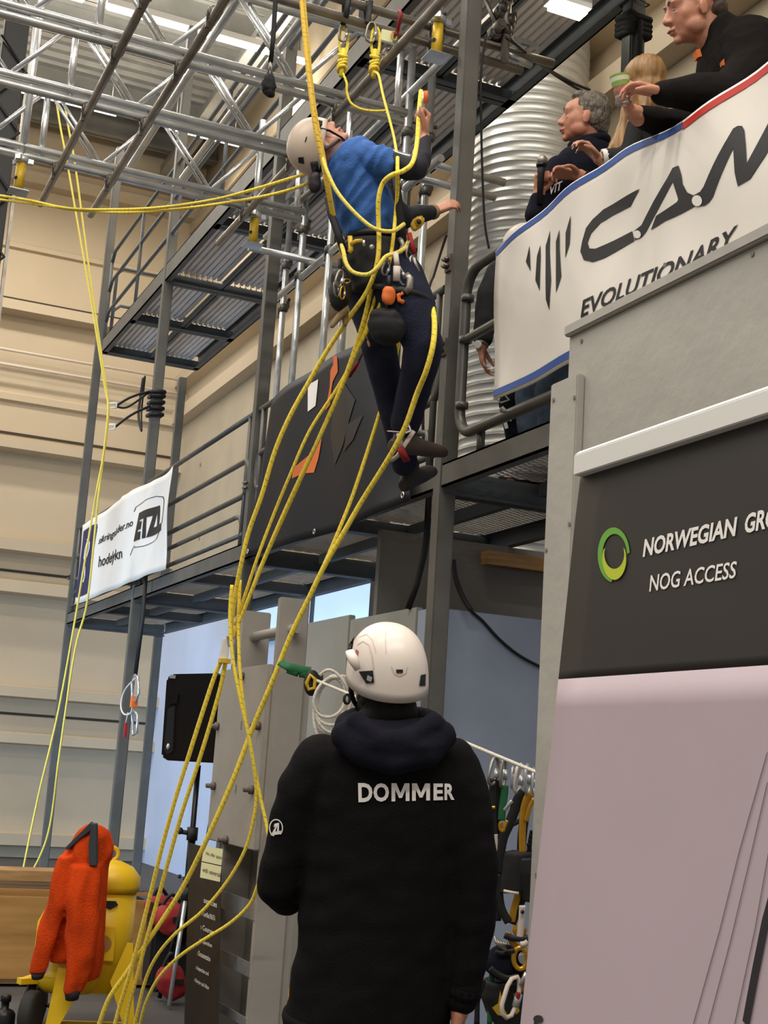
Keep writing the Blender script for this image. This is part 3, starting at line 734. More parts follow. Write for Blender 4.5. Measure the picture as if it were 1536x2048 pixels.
if sd.dot(RGT) < 0: sd = -sd
MB().prism([A0 + fr * (rw + .005) + sd * s_ + V((0, 0, z)) for s_, z in ((-.06, zt - .3), (.06, zt - .3), (.06, zt - .48), (-.06, zt - .48))], fr * .02).build('label_plate', 'yellow', t, bevel=.004)
MB().lathe([(.045, 0), (.045, .002)], A0 + fr * (rw + .026) + sd * -.0 + V((0, 0, zt - .39)), fr, 20).build('round_recess', 'ply', t)
MB().prism([A0 + fr * (rw - .005) + sd * s_ + V((0, 0, z)) for s_, z in ((-.075, zt - .17), (.045, zt - .17), (.06, zt - .19), (.02, zt - .215), (-.03, zt - .20), (-.055, zt - .225))], fr * .012).build('dark_opening', 'black', t)
# belly tank and legs
BT = A0 - sd * .16 + fr * .02
MB().lathe([(.02, .2), (.14, .21), (.19, .25), (.20, .30), (.20, .56), (.17, .62), (.02, .66)], BT, n=28).build('belly_tank', 'yellow', t)
MB().lathe([(.203, .30), (.205, .315), (.203, .33)], BT, n=28, caps=False).build('band', 'yellow', t)
def plate(name, pts, dep=.008):
    MB().prism([A0 + fr * (rw + .10) + sd * s_ + V((0, 0, z)) for s_, z in pts], fr * dep).build(name, 'yellow', t)
plate('front_leg', [(-.26, .02), (-.21, .02), (-.11, .22), (-.12, .46), (-.21, .44)])
plate('front_leg', [(.055, .30), (.125, .50), (.155, .50), (.19, .18), (.215, .02), (.17, .02)])
MB().bar(A0 + fr * (rw + .10) + sd * -.27 + V((0, 0, .015)), A0 + fr * (rw + .10) + sd * .23 + V((0, 0, .015)), .03, .03).build('base_bar', 'yellow', t)
MB().bar(A0 - fr * .12 + sd * -.27 + V((0, 0, .015)), A0 - fr * .12 + sd * .23 + V((0, 0, .015)), .03, .03).build('base_bar', 'yellow', t)
for s_ in (-.25, .21): MB().bar(A0 + fr * (rw + .10) + sd * s_ + V((0, 0, .015)), A0 - fr * .12 + sd * s_ + V((0, 0, .015)), .03, .03).build('side_bar', 'yellow', t)
wc = A0 + fr * .17 + sd * -.335 + V((0, 0, .115))
w_ = MB().lathe([(.05, -.035), (.105, -.035), (.115, -.02), (.115, .02), (.105, .035), (.05, .035)], wc, (sd * .93 + fr * .3), 24).build('wheel', 'rubber', t)
MB().lathe([(.055, -.037), (.02, -.045), (.02, .045), (.055, .037)], wc, (sd * .93 + fr * .3), 16).build('hub', 'dullgalv', w_)
wc2 = wc - fr * .3
w_ = MB().lathe([(.05, -.035), (.105, -.035), (.115, -.02), (.115, .02), (.105, .035), (.05, .035)], wc2, (sd * .93 + fr * .3), 24).build('wheel', 'rubber', t)
MB().lathe([(.055, -.037), (.02, -.045), (.02, .045), (.055, .037)], wc2, (sd * .93 + fr * .3), 16).build('hub', 'dullgalv', w_)
MB().tube([A0 + sd * -.2 + V((0, 0, .12)), wc2, ], .012, 8).build('axle', 'blackmetal', t)
MB().cbox(A0 + fr * .12 + sd * -.36 + V((0, 0, .27)), (.13, .05, .03), Matrix.Rotation(.3, 4, 'Z')).tube([A0 + fr * .12 + sd * -.42 + V((0, 0, .26)), A0 + fr * .12 + sd * -.34 + V((0, 0, .29)), A0 + fr * .1 + sd * -.28 + V((0, 0, .36))], .018, 8).build('pedal', 'yellow', t)
MB().tube([A0 + fr * .1 + sd * -.35 + V((0, 0, .02)), A0 + fr * .1 + sd * -.35 + V((0, 0, .25))], .025, 8).build('pedal_post', 'blackmetal', t)
pb_ = A0 + fr * .2 + sd * -.47
tag(MB().lathe([(.055, .0), (.058, .01), (.058, .11), (.045, .13), (.02, .14), (.02, .17), (.028, .175), (.028, .2), (.02, .21)], pb_, n=18).build('hydraulic_jack', 'blackmetal', base=pb_), 'small black bottle jack on the floor left of the wheels', 'jack')

# orange fleece jacket hung over it
mat('orange', '#e0490f', .95, vary=.3, scale=7, spec=.2, bump=.35, bscale=120); mat('greycloth', '#3d4046', .8, vary=.15, scale=30)
JD = 7.15
t = thing('fleece_jacket', 'orange red fleece jacket hung over the yellow cylinder', 'jacket', P(150, 1960, D=JD))
def jp(x, y, d=0): return P(x, y, D=JD + d)
m = MB()
ax_ = RGT; ay_ = fwd
def ring(x0, x1, y, d, ry):
    c = (jp(x0, y, d) + jp(x1, y, d)) / 2; return (c, (jp(x1, y) - jp(x0, y)).length / 2, ry, (jp(x1, y) - jp(x0, y)).normalized(), ay_)
m.loft([ring(172, 200, 1648, .0, .03), ring(152, 216, 1672, .0, .07), ring(128, 222, 1702, .02, .09), ring(116, 212, 1740, .03, .09), ring(108, 206, 1800, .03, .085), ring(102, 206, 1860, .03, .08), ring(96, 204, 1908, .03, .07), ring(94, 200, 1918, .03, .055)], 28)
m.loft([ring(118, 152, 1710, -.03, .05), ring(103, 142, 1760, -.05, .055), ring(90, 135, 1810, -.06, .055), ring(76, 118, 1870, -.06, .05), ring(64, 98, 1930, -.06, .045), ring(61, 92, 1944, -.06, .04)], 18)
m.loft([ring(142, 200, 1730, -.05, .05), ring(134, 198, 1790, -.07, .055), ring(132, 196, 1850, -.08, .055), ring(132, 190, 1910, -.08, .052), ring(130, 174, 1960, -.08, .048), ring(128, 164, 1983, -.08, .04)], 18)
m.loft([ring(192, 214, 1700, .02, .06), ring(190, 210, 1800, .02, .06), ring(178, 204, 1900, .02, .06), ring(164, 198, 1955, .02, .05)], 16)
m.loft([ring(184, 214, 1660, .05, .06), ring(196, 226, 1690, .06, .07), ring(200, 224, 1716, .06, .05)], 16)
remesh(m, 'fabric', 'orange', t, .009, 3, lambda co, n: folds(.024, 9, (1, 1, .28))(co, n) - .009)
for a_, b_ in (((61, 1944, 92, 1956), -.06), ((128, 1978, 163, 1998), -.08)):
    x0, y0, x1, y1 = a_
    MB().loft([ring(x0 + 1, x1 - 1, y0, b_, .042), ring(x0 + 3, x1 - 6, y1, b_, .035)], 16).build('cuff', 'blacksoft', t)
def strip(name, pts, d, m_):
    MB().tube([jp(x, y, d) for x, y in pts], .0, 4) if 0 else None
MB().prism([jp(x, y, -.095) for x, y in ((182, 1648), (194, 1648), (194, 1732), (178, 1732), (177, 1685))], fwd * .03).build('shoulder_patch', 'greycloth', t, bevel=.004)
MB().prism([jp(x, y, -.07) for x, y in ((180, 1646), (190, 1655), (160, 1678), (134, 1702), (130, 1696))], fwd * .05).build('shoulder_patch', 'greycloth', t, bevel=.004)
pt = MB().cbox(jp(95, 1926, -.03), (.02, .02, .10)); lab(pt.build('care_tag', 'white', t), 'white care tag')
# ---------------------------------------------------------------- grey board wall at the right and the roll-up in front of it
t = thing('board_wall', 'grey painted board wall at the right edge, taller than the roll-up', 'wall panel', (1.85, 2, 0))
MB().box((1.815, -.2, 0), (1.865, 3.03, 2.645)).build('panel', 'greywall', t, bevel=.003)
MB().box((1.80, -.2, 2.645), (1.875, 3.035, 2.675)).build('top_rail', 'greywall', t, bevel=.004)
MB().box((1.79, 2.941, 0), (1.815, 3.075, 2.52)).build('corner_post', 'greywall', t, bevel=.004)
h = MB()
for x, y in ((1330, 530), (1505, 508), (1447, 515), (1163, 682)):
    p = P(x, y, X=1.814); h.lathe([(.006, 0), (.006, .002)], p, (-1, 0, 0), 8)
for x, y in ((1149, 795), (1107, 800), (1092, 1100), (1139, 1048), (1073, 1750), (1085, 1690)):
    p = P(x, y, X=1.789); h.lathe([(.006, 0), (.006, .002)], p, (-1, 0, 0), 8)
h.build('screw_head', 'shade', t)

RX = 1.36
t = thing('roll_up_banner', 'large roll-up banner, black above and lilac below, standing at the right edge', 'banner', (RX, 1.8, 0))
R_t = P(1170, 915, X=RX); R_b = P(1049, 2048, X=RX)
def surf3(u, v, e=0):
    # u along the sheet away from its left edge, v from floor to top
    y = (R_b.y + .012) + (R_t.y - R_b.y) * (v * 2.086 - R_b.z) / (R_t.z - R_b.z) - .85 * u
    wv = .004 * sin(v * 9 + u * 3) * (1 - v) + .003 * sin(v * 40) * max(0, v - .93) * 10
    return V((RX - e + wv, y, v * 2.086))
def grid(surf, nu, nv, th=.004):
    m = MB(); n = (nu + 1) * (nv + 1)
    for lay in (0, -th):
        m.v += [surf(i / nu, j / nv, lay) for j in range(nv + 1) for i in range(nu + 1)]
    w_ = nu + 1
    for j in range(nv):
        for i in range(nu):
            a = j * w_ + i; m.sm.add(len(m.f)); m.f.append([a, a + 1, a + 1 + w_, a + w_]); m.sm.add(len(m.f)); m.f.append([n + a, n + a + w_, n + a + 1 + w_, n + a + 1])
    bd = [i for i in range(nu)] + [j * w_ + nu for j in range(nv)] + [nv * w_ + i for i in range(nu, 0, -1)] + [j * w_ for j in range(nv, 0, -1)]
    for a, b in zip(bd, bd[1:] + bd[:1]): m.f.append([a, b, n + b, n + a])
    return m
mat('lilac', '#bfaeb6', .55, vary=.06, scale=2); mat('charcoal', '#3a3734', .5, vary=.12, scale=2, spec=.4)
VZ = P(1125, 1358, X=RX).z / 2.086
def s3a(u, v, e=0): return surf3(u, .03 + v * (VZ - .03), e)
def s3b(u, v, e=0): return surf3(u, VZ + v * (.985 - VZ), e)
grid(s3a, 10, 30).build('lower_sheet', 'lilac', t); grid(s3b, 10, 24).build('upper_sheet', 'charcoal', t)
MB().prism([V((RX - .018, R_t.y + .012, 2.052)), V((RX - .018, R_t.y + .012, 2.092)), V((RX - .006, R_t.y + .012, 2.102)), V((RX + .018, R_t.y + .012, 2.102)), V((RX + .018, R_t.y + .012, 2.052))], (0, -.9, 0)).build('top_rail', 'white', t, bevel=.002)
MB().box((RX - .09, R_b.y + .04, 0), (RX + .09, R_b.y - .9, .075)).build('base_case', 'galv', t, bevel=.02)
MB().tube([(RX + .04, 1.8, .05), (RX + .04, 1.8, 2.08)], .012, 8).build('support_pole', 'galv', t)
def uv3(x, y, s=0):
    p = P(x, y, X=RX)
    v = p.z / 2.086
    yl = (R_b.y + .012) + (R_t.y - R_b.y) * (p.z - R_b.z) / (R_t.z - R_b.z)
    u = (yl - p.y) / .85
    return (u, (v - VZ) / (.985 - VZ)) if s else (u, (v - .03) / (VZ - .03))
mat('leafgreen', '#6fae3f', .5); mat('limegreen', '#c3cf35', .5); mat('bannerwhite', '#faf6f2', .5)
def quad_text(word, q, surf, fn, m, par, bold=0, shear=0, nu=0, nv=0, eps=.002, name='lettering'):
    """word stretched over four picture corners (left-bottom, right-bottom, right-top, left-top) of the sheet"""
    vs, fs = text_polys(word, bold, shear); c = [fn(*a) for a in q]
    sq = fit2d(vs, 0, 0, 1, 1); out = []
    for a, b in sq:
        x = (1 - a) * (1 - b) * c[0][0] + a * (1 - b) * c[1][0] + a * b * c[2][0] + (1 - a) * b * c[3][0]
        y = (1 - a) * (1 - b) * c[0][1] + a * (1 - b) * c[1][1] + a * b * c[2][1] + (1 - a) * b * c[3][1]
        out.append((x, y))
    return decal(name, [(out, fs)], surf, m, par, nu, nv, eps)
f3 = lambda x, y: uv3(x, y, 1)
quad_text('NORWEGIAN', [(1287, 1115), (1475, 1072), (1477, 1033), (1289, 1079)], s3b, f3, 'bannerwhite', t, .03, .12)
quad_text('GROUP', [(1491, 1068), (1600, 1043), (1602, 998), (1493, 1029)], s3b, f3, 'bannerwhite', t, .03, .12)
quad_text('NOG ACCESS', [(1300, 1184), (1474, 1156), (1476, 1122), (1301, 1151)], s3b, f3, 'bannerwhite', t, .012, .12)
def arcp(cx, cy, rx, ry, a0, a1, w0, w1, n=28, tilt=0):
    out = []
    for i in range(n + 1):
        a = a0 + (a1 - a0) * i / n; out.append((cx + rx * cos(a), cy - ry * sin(a)))
    return out
def crescent(c, R1, c2, R2, a0, a1, n=32):
    """ring of varying width between two ellipses, in picture points"""
    vs = []; fs = []
    for i in range(n + 1):
        a = a0 + (a1 - a0) * i / n
        vs += [f3(c[0] + R1[0] * cos(a), c[1] - R1[1] * sin(a)), f3(c2[0] + R2[0] * cos(a), c2[1] - R2[1] * sin(a))]
    for i in range(n): fs.append([2 * i, 2 * i + 1, 2 * i + 3, 2 * i + 2])
    return vs, fs
decal('emblem', [crescent((1229, 1110), (32, 55), (1231, 1112), (25, 44), radians(5), radians(262))], s3b, 'leafgreen', t, eps=.002)
decal('emblem', [crescent((1231, 1118), (24, 42), (1231, 1108), (20, 30), radians(155), radians(385))], s3b, 'limegreen', t, eps=.003)
# printed climber's ropes and mast at the right side of the lilac field
mat('inkgrey', '#6f666a', .6); mat('inkblack', '#2b272b', .6)
f3a = lambda x, y: uv3(x, y, 0)
decal('printed_rope', [stroke([f3a(*p) for p in pts], .0022) for pts in ([(1536, 1505), (1480, 1700), (1440, 1860), (1388, 2048)], [(1536, 1565), (1500, 1720), (1462, 1880), (1418, 2048)], [(1546, 1660), (1510, 1860), (1470, 2048)])], s3a, 'inkgrey', t, eps=.002)
decal('printed_mast', [stroke([f3a(*p) for p in ((1560, 1740), (1530, 1850), (1512, 1940), (1492, 2048))], .018)], s3a, 'inkblack', t, eps=.0025)
decal('printed_figure', [([f3a(1080 + 10 * cos(a), 2038 + 8 * sin(a)) for a in [k * pi / 6 for k in range(12)]], [list(range(12))]), stroke([f3a(*p) for p in ((1077, 2040), (1074, 2048), (1070, 2075))], .012)], s3a, 'inkblack', t, eps=.002)
# ---------------------------------------------------------------- cloth sheets hung on the gallery railing
mat('bannercloth', '#e9e2d8', .6, vary=.05, scale=3); mat('bannerblue', '#33569f', .6); mat('bannerred', '#c32d24', .6)
mat('logoblack', '#1b1a1c', .6); mat('navy', '#1d2050', .6); mat('tarp', '#151b26', .55, vary=.12, scale=2.5, spec=.25); mat('tarporange', '#e0702c', .6)
mat('eyelet', '#d0d0cc', .3, .8)
def interp(pts, u):
    n = len(pts) - 1; k = min(int(u * n), n - 1); f = u * n - k
    return pts[k] + (pts[k + 1] - pts[k]) * f
class Sheet:
    """a cloth between an upper and a lower edge in the plane X = x0, with folds"""
    def __init__(s, x0, top, bot, wave, k=6):
        s.x0 = x0; s.T = catmull([P(*p, X=x0) for p in top], k); s.B = catmull([P(*p, X=x0) for p in bot], k); s.w = wave
        # same spacing along both edges
        s.T = s.even(s.T); s.B = s.even(s.B)
    def even(s, pts, n=60):
        L = [0]
        for a, b in zip(pts, pts[1:]): L.append(L[-1] + (b - a).length)
        out = []
        for i in range(n + 1):
            t = L[-1] * i / n; j = 0
            while j < len(L) - 2 and L[j + 1] < t: j += 1
            out.append(pts[j] + (pts[j + 1] - pts[j]) * ((t - L[j]) / max(1e-9, L[j + 1] - L[j])))
        return out
    def __call__(s, u, v, e=0):
        a = interp(s.B, min(max(u, 0), 1)); b = interp(s.T, min(max(u, 0), 1)); p = a + (b - a) * v
        return V((p.x - e + s.w(u, v), p.y, p.z))
    def uv(s, x, y):
        p = P(x, y, X=s.x0); lo, hi = 0.0, 1.0
        def g(u):
            a = interp(s.B, u); b = interp(s.T, u); d = b - a; q = p - a
            return d.y * q.z - d.z * q.y
        glo = g(lo)
        if (glo > 0) == (g(hi) > 0): hi = lo = (0.0 if abs(glo) < abs(g(hi)) else 1.0)
        for _ in range(40):
            m = (lo + hi) / 2
            if (g(m) > 0) == (glo > 0): lo = m
            else: hi = m
        u = (lo + hi) / 2; a = interp(s.B, u); b = interp(s.T, u)
        return (u, (p - a).dot(b - a) / (b - a).length_squared)
def pxpoly(S, pts): return poly(*[S.uv(*p) for p in pts])

# the big white banner
SB = Sheet(2.80, [(988, 500), (1034, 460), (1125, 384), (1233, 311), (1364, 240), (1536, 117), (1700, -10)], [(987, 800), (1060, 768), (1135, 726), (1250, 672), (1364, 618), (1536, 530), (1700, 440)],
           lambda u, v: .010 * sin(u * 31 + v * 2) * (v - .1) + .006 * sin(v * 7 + u * 9))
t = thing('hanging_banner', 'large white banner with black lettering and blue and red edge on the bent railing', 'banner', P(1250, 500, X=2.8))
grid(SB, 40, 14).build('cloth', 'bannercloth', t)
def band(S, u0, u1, v0, v1, m, n=24):
    vs = []; fs = []
    for i in range(n + 1):
        u = u0 + (u1 - u0) * i / n; vs += [(u, v0), (u, v1)]
    for i in range(n): fs.append([2 * i, 2 * i + 2, 2 * i + 3, 2 * i + 1])
    return decal('edge_band', [(vs, fs)], S, m, t, 40, 14, .003)
us = SB.uv(1364, 255)[0]
band(SB, 0.0, us, .955, .992, 'bannerblue'); band(SB, us, 1, .945, .985, 'bannerred'); band(SB, 0.0, 1, .022, .062, 'bannerblue')
C_ = [(1284, 379), (1262, 413), (1222, 430), (1198, 445), (1181, 466), (1175, 485), (1179, 497), (1190, 497), (1225, 480), (1264, 462), (1268, 481), (1206, 516), (1186, 524), (1169, 520), (1162, 503), (1165, 483), (1172, 456), (1184, 438), (1204, 418)]
A1 = [(1358, 331), (1346, 336), (1337, 354), (1310, 402), (1284, 450), (1268, 462), (1269, 480), (1283, 474), (1292, 464), (1316, 420), (1346, 363)]
A2 = [(1358, 331), (1364, 350), (1366, 368), (1375, 385), (1388, 391), (1392, 411), (1382, 416), (1330, 441), (1302, 460), (1313, 432), (1354, 403), (1356, 398), (1346, 363)]
M_ = [(1388, 391), (1403, 384), (1411, 374), (1461, 275), (1469, 258), (1477, 252), (1485, 252), (1490, 261), (1494, 290), (1497, 327), (1536, 246), (1572, 172), (1590, 150), (1600, 152), (1604, 175), (1612, 262), (1580, 280), (1574, 232), (1536, 306), (1503, 358), (1479, 373), (1474, 347), (1471, 297), (1429, 394), (1420, 405), (1411, 411), (1392, 413)]
decal('lettering', [pxpoly(SB, q) for q in (C_, A1, A2, M_)], SB, 'logoblack', t, 40, 14, .003)
def disc(S, c, r, n=16): return pxpoly(S, [(c[0] + r * cos(a * 2 * pi / n), c[1] + r * sin(a * 2 * pi / n)) for a in range(n)])
decal('lettering_dot', [disc(SB, (1275, 469), 8), disc(SB, (1396, 402), 11)], SB, 'bannercloth', t, 40, 14, .005)
stp = [[(1059, 491), (1063.6, 543), (1054, 524)], [(1078, 489), (1080, 512), (1082, 582), (1073, 561), (1073, 512)], [(1096, 460), (1097, 503), (1103, 561), (1101, 621), (1094, 599), (1088, 491)], [(1117, 458), (1118, 499), (1124, 553), (1114, 586), (1109, 483)], [(1143, 431), (1140, 487), (1131, 516), (1131, 466)]]
decal('emblem', [pxpoly(SB, q) for q in stp], SB, 'logoblack', t, 40, 14, .003)
quad_text('EVOLUTIONARY', [(1165, 637), (1466, 490), (1477, 448), (1168, 602)], SB, SB.uv, 'logoblack', t, .02, .1, 40, 14, .003)
for u in (0.0, .32, .62):
    MB().tube([SB(u, .99, .002) , SB(u, .99, .002) + V((.06, 0, .04)), SB(u, .99, .0) + V((.09, .0, .0)), SB(u, .99) + V((.05, 0, -.03))], .004, 6, closed=True).build('tie_cord', 'white', t)
MB().tube([SB(0, .02, .003), SB(0, .02) + V((.05, .03, .05)), SB(0, .02) + V((.08, .0, .0)), SB(0, .02) + V((.04, 0, -.02))], .004, 6, closed=True).build('tie_cord', 'white', t)

# the folded white banner at the far end
SP = Sheet(2.77, [(165, 1051), (203, 1026), (243, 997), (285, 970), (325, 953), (345, 932)], [(149, 1209), (178, 1199), (215, 1184), (247, 1170), (290, 1153), (326, 1138)],
           lambda u, v: -.014 * math.exp(-((u - .50 - .05 * (v - .5)) / .035) ** 2) * (.3 + v) + .008 * sin(u * 14 + v * 3) + .012 * sin(u * 27 - v * 6) * u)
t = thing('hanging_banner', 'smaller white banner with a folded logo on the far railing', 'banner', P(250, 1080, X=2.8))
grid(SP, 60, 16).build('cloth', 'bannercloth', t)
SX = lambda pts: [(130 + x / 6.678, 920 + y / 6.678) for x, y in pts]
decal('blue_field', [pxpoly(SP, SX([(250, 965), (262, 945), (420, 850), (438, 858), (440, 890), (322, 1740), (300, 1780), (165, 1838), (140, 1830), (135, 1800)]))], SP, 'navy', t, 60, 16, .004)
decal('rope_sign', [stroke([SP.uv(*p) for p in SX([(305, 1065), (330, 1070), (343, 1100), (335, 1180), (300, 1290), (265, 1350), (258, 1310), (275, 1200), (300, 1120), (312, 1090)])], .012), stroke([SP.uv(*p) for p in SX([(262, 1350), (268, 1430), (262, 1540), (240, 1630), (225, 1610)])], .012)], SP, 'bannerwhite', t, 60, 16, .006)
quad_text('sikringsleder.no', [(197, 1094), (266, 1056), (267, 1037), (201, 1074)], SP, SP.uv, 'logoblack', t, .015, .1, 60, 16, .004)
quad_text('hodelykn', [(198, 1142), (243, 1122), (244, 1095), (200, 1113)], SP, SP.uv, 'logoblack', t, .015, .1, 60, 16, .004)
quad_text('ETZL', [(271, 1084), (324, 1060), (322, 1007), (277, 1027)], SP, SP.uv, 'logoblack', t, .075, .1, 60, 16, .004, 'logo')
decal('logo_outline', [stroke([SP.uv(*p) for p in SX(q)], .007) for q in ([(930, 690), (950, 630), (1080, 530), (1220, 484), (1290, 488), (1308, 530), (1310, 700), (1300, 840)], [(1262, 950), (1225, 1050), (1180, 1085), (1050, 1150), (960, 1172)], [(960, 1172), (955, 1150), (930, 1190), (890, 1280)])], SP, 'logoblack', t, 60, 16, .004)

# dark tarpaulin
ST = Sheet(2.79, [(541, 800), (590, 762), (640, 728), (700, 697), (772, 660)], [(489, 1114), (558, 1095), (642, 1070), (704, 1050), (818, 1000)],
           lambda u, v: .014 * sin(u * 13 + v * 2.5) + .02 * math.exp(-((u - .93) / .06) ** 2) * (1 - v) * sin(v * 9))
t = thing('tarpaulin', 'dark blue grey tarpaulin hung over the railing behind the legs of the climber', 'tarpaulin', P(640, 900, X=2.8))
grid(ST, 40, 20).build('cloth', 'tarp', t)
SX2 = lambda pts: [(540 + x / 4.042, 440 + y / 4.042) for x, y in pts]
decal('orange_print', [pxpoly(ST, SX2([(530, 1100), (565, 1105), (570, 1230), (520, 1310), (500, 1400), (490, 1490), (440, 1540), (490, 1350), (500, 1220), (530, 1170)])),
                       pxpoly(ST, [(640, 878), (630, 880), (622, 905), (590, 938), (589, 958), (608, 947), (626, 945), (634, 915)])], ST, 'tarporange', t, 40, 20, .004)
decal('white_label', [pxpoly(ST, [(614, 769), (633.5, 758), (628, 811), (614, 823)])], ST, 'bannerwhite', t, 40, 20, .004)
mat('tarpdark', '#1b181a', .55)
decal('dark_print', [pxpoly(ST, [(672, 800), (690, 760), (715, 800), (690, 890), (668, 930), (660, 870)]), pxpoly(ST, [(700, 850), (730, 830), (712, 880), (690, 905)])], ST, 'tarpdark', t, 40, 20, .004)
for u, v in ((.975, .04), (.02, .03), (.5, .03)):
    c = ST(u, v, .006); MB().tube([c + V((0, .014 * cos(k * pi / 8), .014 * sin(k * pi / 8))) for k in range(16)], .004, 6, closed=True).build('eyelet', 'eyelet', t)
q = [P(741, 668, X=2.70), P(729, 695, X=2.70), P(717, 723, X=2.70)]
t = thing('webbing_sling', 'grey webbing sling with a red end lying against the dark tarpaulin', 'sling', q[0])
MB().tube([q[0] + V((.1, 0, .04))] + q, .008, 6, flat=.4).build('sling', 'dullgalv', t); MB().tube([q[2], P(707, 740, X=2.70), P(698, 754, X=2.70)], .011, 6, flat=.5).build('red_end', 'redcloth', t)
# ---------------------------------------------------------------- people
def skinmat(name, a, b, scale=9):
    m = mat(name, a, .5, vary=.2, scale=scale, col2=b, bump=.06, bscale=150)
    m.node_tree.nodes['Principled BSDF'].inputs['Subsurface Weight'].default_value = .12
    m.node_tree.nodes['Principled BSDF'].inputs['Subsurface Radius'].default_value = (.02, .008, .004)
skinmat('skin', '#cf967a', '#b97a60'); skinmat('skinpale', '#d29f86', '#bf8468')
mat('hairgrey', '#3d352e', .6, vary=.5, scale=90, stretch=(1, 1, .3), col2='#857b6e', bump=.5, bscale=120); mat('hairdark', '#3a2e27', .6, vary=.4, scale=40, col2='#57483d')
mat('hairblond', '#b08653', .5, vary=.5, scale=45, stretch=(1, 1, .12), col2='#7d5a34')
mat('eyewhite', '#94877c', .3); mat('iris', '#3b4a52', .2); mat('lip', '#a9604f', .5)
mat('helmetwhite', '#e9ddd2', .35, vary=.04, scale=6); mat('helmetcream', '#d6c3b1', .4, vary=.08, scale=6)
mat('hoodie', '#151314', .95, vary=.25, scale=25, spec=.15, bump=.25, bscale=220); mat('hoodin', '#161620', .95, vary=.2, scale=20, spec=.15, bump=.2, bscale=200)
mat('fleece', '#1b1715', .95, vary=.25, scale=35, spec=.15, bump=.3, bscale=200); mat('navycloth', '#0f1220', .9, spec=.2, vary=.2, scale=20, bump=.2, bscale=180)
mat('shirtblue', '#2f62ab', .75, vary=.14, scale=10, bump=.2, bscale=120); mat('trousers', '#22263a', .85, spec=.25, vary=.25, scale=9, bump=.2, bscale=100)
mat('workorange', '#c98a2a', .8, vary=.2, scale=9); mat('jeans', '#4a5a6e', .85, vary=.3, scale=30); mat('sleeveblack', '#1b1d26', .8, vary=.15, scale=12)
mat('shoebrown', '#4a3a31', .55, vary=.35, scale=14); mat('shoedark', '#2c2424', .6, vary=.3, scale=14); mat('strapwhite', '#cdbfb2', .6); mat('gold', '#d6a236', .35, .6, vary=.2, scale=30)
mat('tan', '#a5895f', .8, vary=.3, scale=20)

def frame(f, u):
    f = V(f).normalized(); u = V(u); u = (u - f * u.dot(f)).normalized(); return f, u, f.cross(u)
class Head:
    """builds head shapes in a person's own axes: x right, y forward, z up"""
    def __init__(s, c, f, u, size=.235):
        s.c = V(c); s.f, s.u, s.r = frame(f, u); s.k = size / .235
        s.M = Matrix((s.r, s.f, s.u)).transposed()
    def p(s, x, y, z): return s.c + s.M @ V((x, y, z)) * s.k
    def e(s, mb, c, r, rot=None, n=18, m=12):
        R_ = s.M.to_4x4() @ (rot if rot else Matrix.Identity(4))
        mb.ell(s.p(*c), [q * s.k for q in r], R_, n, m)
    def shapes(s, mb, smile=False, female=False):
        s.e(mb, (0, -.018, .03), (.074, .095, .088)); s.e(mb, (0, .022, -.02), (.067, .073, .094)); s.e(mb, (0, .035, -.075), (.048, .05, .036))
        s.e(mb, (0, .075, -.098), (.02, .018, .016)); s.e(mb, (0, .06, .03), (.058, .035, .045))
        for q in (-1, 1):
            s.e(mb, (q * .038, .045, -.02), (.027, .028, .036)); s.e(mb, (q * .044, .015, -.062), (.026, .045, .034))
            s.e(mb, (q * .077, -.008, -.018), (.009, .019, .03), Matrix.Rotation(q * -.3, 4, 'Z')); s.e(mb, (q * .08, -.004, -.036), (.007, .010, .012))
            s.e(mb, (q * .012, .100, -.034), (.009, .012, .009)); s.e(mb, (q * .03, .085, .024), (.022, .011, .008))
        mb.limb([(s.p(0, .084, .018), .009 * s.k), (s.p(0, .099, -.010), .0105 * s.k), (s.p(0, .108, -.028), .0135 * s.k)], 10)
        for q in (-1, 1): s.e(mb, (q * .031, .0815, .0105), (.016, .0085, .0055)); s.e(mb, (q * .031, .080, -.0105), (.015, .007, .004))
        s.e(mb, (0, .093, -.06), (.024, .012, .006)); s.e(mb, (0, .09, -.073), (.021, .012, .007))
    def extras(s, par, brow='hairdark', lips=True):
        for q in (-1, 1):
            m = MB(); s.e(m, (q * .029, .0785, .000), (.0105, .0088, .006)); o = m.build('eye', 'eyewhite', par)
            m = MB(); s.e(m, (q * .029, .0852, .000), (.0062, .0036, .0056), None, 10, 8); m.build('iris', 'iris', o)
            m = MB().tube([s.p(q * .014, .094, .024), s.p(q * .03, .095, .031), s.p(q * .048, .082, .025)], [.004 * s.k, .005 * s.k, .003 * s.k], 6); m.build('eyebrow', brow, par)
        if lips:
            m = MB().tube([s.p(-.024, .088, -.066), s.p(-.01, .102, -.064), s.p(.01, .102, -.064), s.p(.024, .088, -.066)], [.003, .0055, .0055, .003], 6); m.build('mouth', 'lip', par)
    def neck(s, mb, to, r0=.054, r1=.06):
        a = s.p(0, -.025, -.06); mb.limb([(a, r0 * s.k), (a + (V(to) - a) * .5, r0 * s.k), (V(to), r1)], 14)
    def hair(s, par, m, back=.0, top=.012, length=0, side=1):
        b = MB(); s.e(b, (0, -.028, .040), (.0785, .096, .085)); s.e(b, (0, -.05, -.005), (.0765, .07, .07)); s.e(b, (0, -.07, -.045), (.055, .045, .04))
        s.e(b, (0, .015, .096), (.055, .055, .026)); 
        def dsp(co, n):
            q = s.M.transposed() @ (co - s.c)
            return .0025 * noise.noise(V((q.x * 90, q.y * 30, q.z * 60))) + .002 * noise.noise(V((q.x * 200, q.y * 70, q.z * 160)))
        return remesh(b, 'hair', m, par, .006, 3, dsp)
